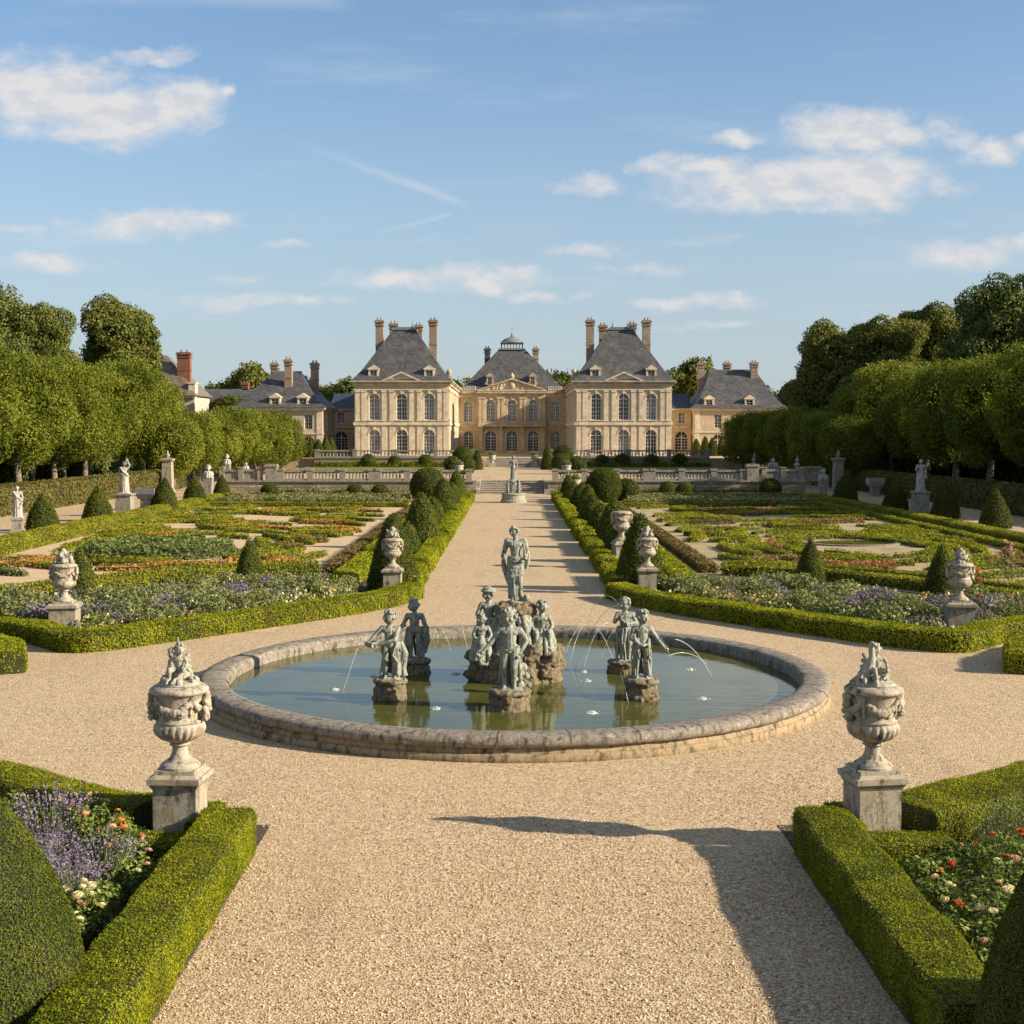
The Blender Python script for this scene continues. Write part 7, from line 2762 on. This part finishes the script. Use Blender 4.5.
trough('grey flared trough planter on a squat pedestal beside the left walk cones', 147, 510)
trough('grey-green trough planter in shade at the foot of the right hornbeam hedge', 875, 496, 'mossy_stone')
x, y = P(813, 486)
t = thing('stone_block', 'plain square capped block on the right end of the terrace wall', 'pier', ((813 - 512) / FOC * 111, 111.4, T1))
mb = MB(); mb.box(-.62, .62, -.5, .5, 0, 1.05); mb.build('shaft', M_['balustrade_stone'], t)
mb = MB(); mb.box(-.72, .72, -.58, .58, 1.0501, 1.2); mb.build('cap', M_['balustrade_stone'], t)


def pot(label, x, y, z, s=1.0):
    t = thing('garden_vase', label, 'vase', (x, y, z), 0, 'pale vases on the terrace')
    mb = MB()
    mb.box(-.4 * s, .4 * s, -.4 * s, .4 * s, 0, .5 * s)
    mb.build('pedestal', M_['pot_stone'], t)
    mb = MB()
    mb.lathe([(.28 * s, .5 * s), (.3 * s, .56 * s), (.12 * s, .66 * s), (.12 * s, .74 * s), (.36 * s, .92 * s), (.44 * s, 1.12 * s), (.38 * s, 1.28 * s), (.48 * s, 1.42 * s), (.46 * s, 1.48 * s), (.3 * s, 1.42 * s)], 20)
    mb.build('vase', M_['pot_stone'], t, True)
    me = topiary_mesh('plant', ball_prof(.36 * s, .5 * s), .12, 'box_core', 'herb_leaf', cov=1.3, seg=14)
    obj('plant', me, t, loc=(0, 0, 1.3 * s))


pot('pale stone vase before the middle facade, left of the upper steps', -2.35 * 1.0, 160.9 - 2.0, T1, .95)
pot('pale stone vase before the middle facade, right of the upper steps', 2.65, 160.9 - 2.0, T1, .95)
pot('pale vase at the left corner of the broad steps behind the alley yews', -4.4, 111.2, T1, .9)
pot('pale vase at the right corner of the broad steps behind the alley yews', 4.5, 111.2, T1, .9)
pot('pale vase low among the alley yews before the right end of the steps', 4.9, 103.5, 0, .95)
# ------------------------------------------------------------------ flowering plants
def lavender(seed, h=.55, r=.32, n=150, wide=.008):
    rng = np.random.default_rng(seed)
    t = bpy.data.objects.new('lavender', None)
    COL.objects.link(t)
    mb = MB()
    fl = MB()
    p = []
    V, F = [], []
    tips = []
    for i in range(n):
        a = rng.uniform(0, 2 * PI)
        q = math.sqrt(rng.random())
        lean = q * r * rng.uniform(.8, 1.2)
        hh = h * rng.uniform(.72, 1.08) * (1 - .22 * q * q)
        b = np.array([math.cos(a) * q * r * .35, math.sin(a) * q * r * .35, 0])
        e = np.array([math.cos(a) * lean, math.sin(a) * lean, hh])
        m = (b + e) / 2 + np.array([math.cos(a), math.sin(a), 0]) * -.02
        w = np.array([-math.sin(a + rng.normal(0, .8)), math.cos(a + rng.normal(0, .8)), 0]) * wide * .5
        k = len(V)
        V += [b - w, b + w, m + w, m - w, e + w * .6, e - w * .6]
        F += [(k, k + 1, k + 2, k + 3), (k + 3, k + 2, k + 4, k + 5)]
        tips.append((e, (e - m) / np.linalg.norm(e - m)))
    mb.add(V, F)
    # grey leaves low down
    pp = rng.normal(0, 1, (n * 3, 3)) * np.array([r * .42, r * .42, h * .13]) + np.array([0, 0, h * .28])
    pp[:, 2] = np.abs(pp[:, 2])
    lv, lf = leaf_quads(pp, unit(rng.normal(0, 1, (n * 3, 3))), .07, .4, rng=rng, aspect=.2)
    mb.add(lv, lf)
    o = mb.build('stems', M_['lavender_leaf'], t)
    pos_, nr = [], []
    for e, d in tips:
        L = rng.uniform(.06, .11)
        for j in range(5):
            pos_.append(e + d * L * j / 4 + rng.normal(0, .006, 3))
            nr.append(rng.normal(0, 1, 3))
    lv, lf = leaf_quads(np.array(pos_), unit(np.array(nr)), .024, .4, rng=rng, aspect=.8)
    fl.add(lv, lf)
    fl.build('blossoms', M_['lavender_flower'], t)
    return t


def bloom_mesh(mat, r, seed, petals=22):
    """layered petals round a heart"""
    rng = np.random.default_rng(seed)
    mb = MB()
    V, F = [], []
    for i in range(petals):
        ring = i / petals
        a = i * 2.399
        tilt = .25 + 1.1 * ring
        d = np.array([math.cos(a) * math.sin(tilt), math.sin(a) * math.sin(tilt), math.cos(tilt)])
        s = np.array([-math.sin(a), math.cos(a), 0])
        n = np.cross(s, d)
        c0 = d * r * .15
        m = d * r * (.62 + .1 * ring) + n * r * .12
        e = d * r * (.95 + .12 * ring) - n * r * .10
        w = r * (.30 + .28 * ring)
        k = len(V)
        V += [c0, m - s * w, e - s * w * .55, e + s * w * .55, m + s * w]
        F += [(k, k + 1, k + 4), (k + 1, k + 2, k + 3, k + 4)]
    mb.add(V, F)
    return mb.mesh('bloom', M_[mat])


BLOOM = {m: bloom_mesh(m, 1.0, 3) for m in ('orange_petal', 'red_petal', 'cream_petal', 'apricot_petal', 'pink_petal')}


def rose_bush(seed, h, r, blooms, bsize=.045, leaf=.055, n=900):
    """leafy bush with canes; blooms: list of petal materials"""
    rng = np.random.default_rng(seed)
    t = bpy.data.objects.new('rose_bush', None)
    COL.objects.link(t)
    mb = MB()
    ends = []
    for i in range(11):
        a = 2 * PI * i / 11 + rng.uniform(-.3, .3)
        q = rng.uniform(.35, 1)
        e = (math.cos(a) * r * q, math.sin(a) * r * q, h * rng.uniform(.75, 1.05))
        mb.tube([(0, 0, 0), (e[0] * .4, e[1] * .4, e[2] * .5), e], [.010, .007, .004], 5)
        ends.append(e)
    mb.build('canes', M_['stem'], t)
    lumps = [((e[0] * .8, e[1] * .8, e[2] * .78), (r * .42, r * .42, h * .25)) for e in ends] + [((0, 0, h * .45), (r * .75, r * .75, h * .42))]
    p, nr = crown_points(lumps, n, rng, 2.0, .6, 4.0, .25, .03)
    nr = unit(nr + np.array([0, 0, .5]))
    lv, lf = leaf_quads(p, nr, leaf, .45, rng=rng, aspect=.62)
    mb = MB()
    mb.add(lv, lf)
    mb.build('foliage', M_['rose_leaf'], t)
    for i, m in enumerate(blooms + blooms[::2]):
        a = rng.uniform(0, 2 * PI)
        q = math.sqrt(rng.random()) * r * .95
        z = h * (1.06 - .35 * (q / r) ** 2) + rng.uniform(-.05, .06)
        o = obj('bloom', BLOOM[m], t, loc=(q * math.cos(a), q * math.sin(a), z))
        s = bsize * (rng.uniform(.75, 1.2) if i < len(blooms) else rng.uniform(.4, .7))
        o.scale = (s, s, s * .8)
        o.rotation_euler = (rng.uniform(-.5, .5), rng.uniform(-.5, .5), rng.uniform(0, 6))
    return t


def place(src, first, x, y, rz, s, label, cat, group):
    o = src if first else dup(src, (x, y, 0), rz, label, group)
    o.location = (x, y, 0)
    o.rotation_euler = (0, 0, rz)
    o.scale = (s, s, s)
    return tag(o, label, cat, group)


lav = [lavender(1), lavender(2, .5, .3)]
G1 = 'flowering plants in the foreground beds'
near = []
# left bed
for i, (x, y, s) in enumerate([(-4.35, 14.1, 1.1), (-4.75, 13.7, 1.0), (-4.45, 13.4, 1.0), (-4.95, 14.35, 1.0), (-5.25, 14.9, .95), (-5.6, 14.2, 1.0), (-5.0, 13.0, .9)]):
    place(lav[i % 2], i < 2, x, y, i * 1.3, s, ['lavender clump in the middle of the left foreground bed', 'lavender clump behind the left yew cone', 'lavender clump nearest the left front roses', 'lavender clump below the left curving hedge',
                                                 'lavender clump at the back of the left foreground bed', 'lavender clump near the left picture edge', 'lavender clump hugging the left yew cone'][i], 'lavender', G1)
for i, (x, y, sc, lab) in enumerate([(-5.35, 15.35, 1.35, 'tall lavender spikes rising under the left curving hedge'), (-5.9, 14.7, 1.3, 'tall lavender clump partly hidden by the left yew cone'), (6.5, 13.6, 1.3, 'lavender clump at the right picture edge behind the roses')]):
    place(lav[i % 2], False, x, y, i * 2.0, sc, lab, 'lavender', G1)
rb = [(-4.3, 14.45, .60, .30, ['orange_petal'] * 4 + ['apricot_petal', 'orange_petal'], 'rose bush with orange blooms before the left urn pedestal', .06),
      (-4.15, 13.0, .42, .36, ['cream_petal'] * 8 + ['pink_petal'], 'low bush with cream flower heads beside the left path hedge', .06),
      (-4.30, 12.2, .42, .36, ['cream_petal'] * 5, 'low bush with cream heads at the narrow front of the left bed', .055),
      (-4.62, 12.6, .62, .3, ['red_petal', 'orange_petal', 'cream_petal', 'orange_petal'], 'rose bush with a few red blooms touching the left yew cone', .055),
      (-5.05, 15.5, .6, .4, ['apricot_petal'] * 7, 'bush with faded apricot heads under the left curving hedge', .06),
      (-5.9, 15.4, .7, .45, ['apricot_petal', 'cream_petal'], 'green leafy bush at the left picture edge under the hedge', .05),
      (-3.95, 13.8, .5, .32, ['pink_petal', 'cream_petal', 'pink_petal'], 'leafy bush with pink blooms between lavender and left path hedge', .045),
      # right bed
      (5.35, 14.3, .55, .4, ['red_petal'] * 5 + ['orange_petal'], 'bush with dark red blooms behind the short right hedge', .05),
      (5.15, 13.5, .5, .42, ['cream_petal', 'red_petal', 'cream_petal', 'cream_petal', 'pink_petal', 'apricot_petal'], 'bush with mixed cream and red flowers along the right path hedge', .055),
      (4.85, 12.7, .46, .42, ['cream_petal'] * 8, 'low bush with creamy white heads along the right path hedge', .06),
      (4.75, 11.9, .42, .38, ['cream_petal'] * 4, 'low green bush before the right yew cone', .055),
      (5.75, 13.6, .6, .4, ['orange_petal', 'apricot_petal', 'red_petal', 'apricot_petal', 'orange_petal'], 'rose bush with orange red blooms near the right picture edge', .06),
      (5.55, 12.7, .5, .42, ['cream_petal', 'pink_petal', 'cream_petal'], 'leafy bush with few pale blooms beside the right yew cone', .05),
      (6.3, 14.6, .5, .42, ['orange_petal', 'red_petal', 'pink_petal'], 'bush with scattered reddish blooms at the right picture edge', .05),
      (6.35, 15.7, .55, .42, ['pink_petal'] * 4 + ['cream_petal'] * 3, 'bush with pale pink flowers under the right curving hedge', .05)]
for i, (x, y, h, r, bl, lab, bs_) in enumerate(rb):
    t = rose_bush(100 + i, h, r, bl, bs_)
    t.location = (x, y, .01)
    tag(t, lab, 'rose bush', G1)
extra = [(4.55, 14.2, .34, .34, ['red_petal', 'orange_petal'], 'small leafy bush just behind the short right hedge', .045), (5.0, 14.75, .3, .3, ['pink_petal'], 'small mulched plant close to the right urn pedestal', .04),
         (4.45, 13.3, .36, .34, ['cream_petal', 'apricot_petal', 'cream_petal'], 'small pale-flowered bush against the right path hedge', .05), (4.35, 12.5, .36, .34, ['cream_petal', 'red_petal'], 'small bush with one red bloom against the right path hedge', .05),
         (4.3, 11.7, .36, .34, ['pink_petal', 'cream_petal'], 'small bush at the narrow front of the right bed', .05), (5.3, 12.0, .55, .42, ['red_petal', 'cream_petal', 'orange_petal'], 'bush half hidden behind the right yew cone', .05),
         (-4.0, 12.5, .34, .3, ['cream_petal', 'cream_petal'], 'small cream-flowered plant hugging the left path hedge', .05), (-4.7, 15.2, .5, .36, ['apricot_petal', 'cream_petal', 'orange_petal'], 'leafy bush under the left curving hedge near the urn', .05),
         (-6.3, 14.6, .6, .45, ['pink_petal', 'cream_petal'], 'leafy bush at the left picture edge behind the yew cone', .05)]
for i, (x, y, h, r, bl, lab, bs_) in enumerate(extra):
    t = rose_bush(150 + i, h, r, bl, bs_)
    t.location = (x, y, .01)
    tag(t, lab, 'rose bush', G1)
gr = lavender(8, .6, .34, 170)
gr.name = 'ornamental_grass'
for c in kids(gr):
    if c.name.startswith('blossoms'):
        c.data.materials[0] = M_['herb_leaf']
tag(gr, 'feathery grey green tuft behind the red-flowered bush on the right', 'herb', G1)
gr.location = (5.75, 15.2, 0)
for i, (x, y, s, lab) in enumerate([(6.15, 15.15, .95, 'feathery grey green tuft nearer the right picture edge'), (5.45, 15.0, .8, 'feathery grey green tuft closest to the right urn pedestal')]):
    o = dup(gr, (x, y, 0), i + 1.0, lab, G1, s)

# ---- the borders behind the curved hedges
def clump(seed, h, r, n, leaf, leafm, flowm, nf, fs, upright=.5):
    rng = np.random.default_rng(seed)
    t = bpy.data.objects.new('flower_clump', None)
    COL.objects.link(t)
    a = rng.uniform(0, 2 * PI, n)
    q = np.sqrt(rng.random(n)) * r
    zz = rng.random(n) ** .8 * h * (1 - .35 * (q / r) ** 2)
    p = np.stack([np.cos(a) * q * (.6 + .5 * zz / h), np.sin(a) * q * (.6 + .5 * zz / h), zz + .02], 1)
    nr = unit(rng.normal(0, 1, (n, 3)) + np.array([0, 0, .2]))
    lv, lf = leaf_quads(p, nr, leaf, .3, rng=rng, aspect=.32)
    mb = MB()
    mb.add(lv, lf)
    mb.build('foliage', M_[leafm], t)
    a = rng.uniform(0, 2 * PI, nf)
    q = np.sqrt(rng.random(nf)) * r * 1.02
    p = np.stack([np.cos(a) * q, np.sin(a) * q, h * rng.uniform(.72, 1.12, nf) * (1 - .3 * (q / r) ** 2)], 1)
    lv, lf = leaf_quads(np.repeat(p, 3, 0) + rng.normal(0, fs * .25, (nf * 3, 3)), unit(rng.normal(0, 1, (nf * 3, 3)) + np.array([0, -.4, .6])), fs, .4, rng=rng, aspect=.85)
    mb = MB()
    mb.add(lv, lf)
    mb.build('blossoms', M_[flowm], t)
    return t


protos = {'lav': (clump(1, .62, .42, 520, .13, 'lavender_leaf', 'lavender_flower', 150, .055), 'lavender clump in the flower border behind the {n} curved hedge', 'lavender'),
          'lav2': (clump(2, .55, .45, 520, .13, 'herb_leaf', 'lavender_flower', 90, .055), 'sparse lavender clump in the flower border behind the {n} curved hedge', 'lavender'),
          'white': (clump(3, .52, .42, 520, .10, 'rose_leaf', 'cream_petal', 20, .075), 'white-headed leafy plant in the border behind the {n} curved hedge', 'flowers'),
          'yellow': (clump(4, .6, .42, 520, .12, 'herb_leaf', 'apricot_petal', 16, .07), 'airy herb with apricot blossoms in the border behind the {n} curved hedge', 'flowers'),
          'herb': (clump(5, .7, .45, 620, .15, 'herb_leaf', 'cream_petal', 7, .05), 'tall grey green herb in the border behind the {n} curved hedge', 'herb'),
          'pink': (clump(6, .5, .4, 480, .11, 'rose_leaf', 'pink_petal', 22, .065), 'low plant with pink flowers in the border behind the {n} curved hedge', 'flowers')}
used = set()
rgp = np.random.default_rng(17)
for sx, nm in ((-1, 'left'), (1, 'right')):
    for row, (off, kinds) in enumerate(((.95, ('white', 'herb', 'yellow', 'white', 'herb')), (1.75, ('herb', 'lav2', 'white', 'herb', 'yellow')), (2.6, ('herb', 'lav', 'herb', 'lav2')), (3.5, ('lav', 'lav2', 'herb', 'lav')), (4.5, ('lav', 'herb', 'lav2', 'herb')), (5.5, ('herb', 'lav2', 'white')))):
        q = resample(smooth_line(curve, 60), .72)
        d = np.gradient(q, axis=0)
        d /= np.linalg.norm(d, axis=1, keepdims=True)
        nrm = np.stack([-d[:, 1], d[:, 0]], 1)
        for i in range(1, len(q) - 1):
            x, y = q[i] + nrm[i] * off + rgp.normal(0, .10, 2)
            if x < 4.6 or y > float(np.interp(x, [7, 9.3, 11.4, 13.5, 17], [45.6, 44.8, 42.6, 38.8, 33.8])) or (abs(x - 10.8) < .75 and abs(y - 32.2) < .75):
                continue
            k = kinds[int(rgp.integers(len(kinds)))]
            src, lab, cat = protos[k]
            place(src, k not in used, sx * x, y, rgp.uniform(0, 6), rgp.uniform(.8, 1.2), f'{lab.split(" in the")[0]}, {ORD[i - 1]} from the alley in {ORD[row]} row behind {nm} curved hedge', cat, f'border plants behind the {nm} curved hedge')
            used.add(k)
    # round the corner urn and outwards
    for i in range(26):
        x = 11.3 + 5.0 * (i + rgp.random()) / 26
        y = 33.0 + (x - 11.3) * .45 + rgp.uniform(.2, 4.5)
        if y > float(np.interp(x, [11.4, 13.5, 17], [42.6, 38.8, 33.8])):
            continue
        k = ('white', 'herb', 'yellow', 'lav2', 'pink')[int(rgp.integers(5))]
        src, lab, cat = protos[k]
        place(src, k not in used, sx * x, y, rgp.uniform(0, 6), rgp.uniform(.75, 1.1), f'{lab.split(" in the")[0]}, {ORD[i]} plant outward from the {nm} corner urn', cat, f'border plants beyond the {nm} corner urn')
        used.add(k)
# plants along the inner ends, beside the alley mouths
for sx, nm in ((-1, 'left'), (1, 'right')):
    for i in range(14):
        x = 4.3 + 1.6 * (i + rgp.random()) / 14
        y = 39.3 + rgp.uniform(0, 3.0)
        if math.hypot(x - 3.9, y - 41) < .9:
            continue
        k = ('pink', 'herb', 'white')[int(rgp.integers(3))]
        src, lab, cat = protos[k]
        place(src, k not in used, sx * x, y, rgp.uniform(0, 6), .75, f'{lab.split(" in the")[0]}, {ORD[i]} plant by the {nm} alley mouth from its urn', cat, f'border plants by the {nm} alley mouth')
        used.add(k)

# tall flowering stems at the right edge of the picture
def standard(label, x, y, h, m, seed):
    rng = np.random.default_rng(seed)
    t = thing('tall_rose', label, 'rose bush', (x, y, 0))
    mb = MB()
    mb.tube([(0, 0, 0), (.03, 0, h * .5), (0, .02, h)], [.02, .016, .008], 6)
    for i in range(6):
        a = i * 1.1
        mb.tube([(0, 0, h * (.3 + .1 * i)), (.18 * math.cos(a), .18 * math.sin(a), h * (.42 + .1 * i))], [.01, .005], 5)
    mb.build('canes', M_['stem'], t)
    p = rng.normal(0, 1, (420, 3)) * np.array([.17, .17, h * .2]) + np.array([0, 0, h * .5])
    p[:, 2] = np.clip(p[:, 2], .05, h)
    p[:, :2] *= (1.5 - p[:, 2:3] / h)
    lv, lf = leaf_quads(p, unit(rng.normal(0, 1, (420, 3))), .10, .4, rng=rng)
    mb = MB(); mb.add(lv, lf); mb.build('foliage', M_['herb_leaf'], t)
    for i in range(9):
        o = obj('bloom', BLOOM[m], t, loc=(rng.normal(0, .13), rng.normal(0, .13), h * rng.uniform(.45, 1.03)))
        o.scale = (.085,) * 3
        o.rotation_euler = (rng.uniform(0, 1), rng.uniform(-.6, .6), 0)


standard('tall pale pink rose rising alone near the right picture edge', *P(1008, 588), 1.45, 'pink_petal', 3)
standard('red rose rising just behind the right corner urn', 12.0, 34.9, 1.35, 'red_petal', 4)
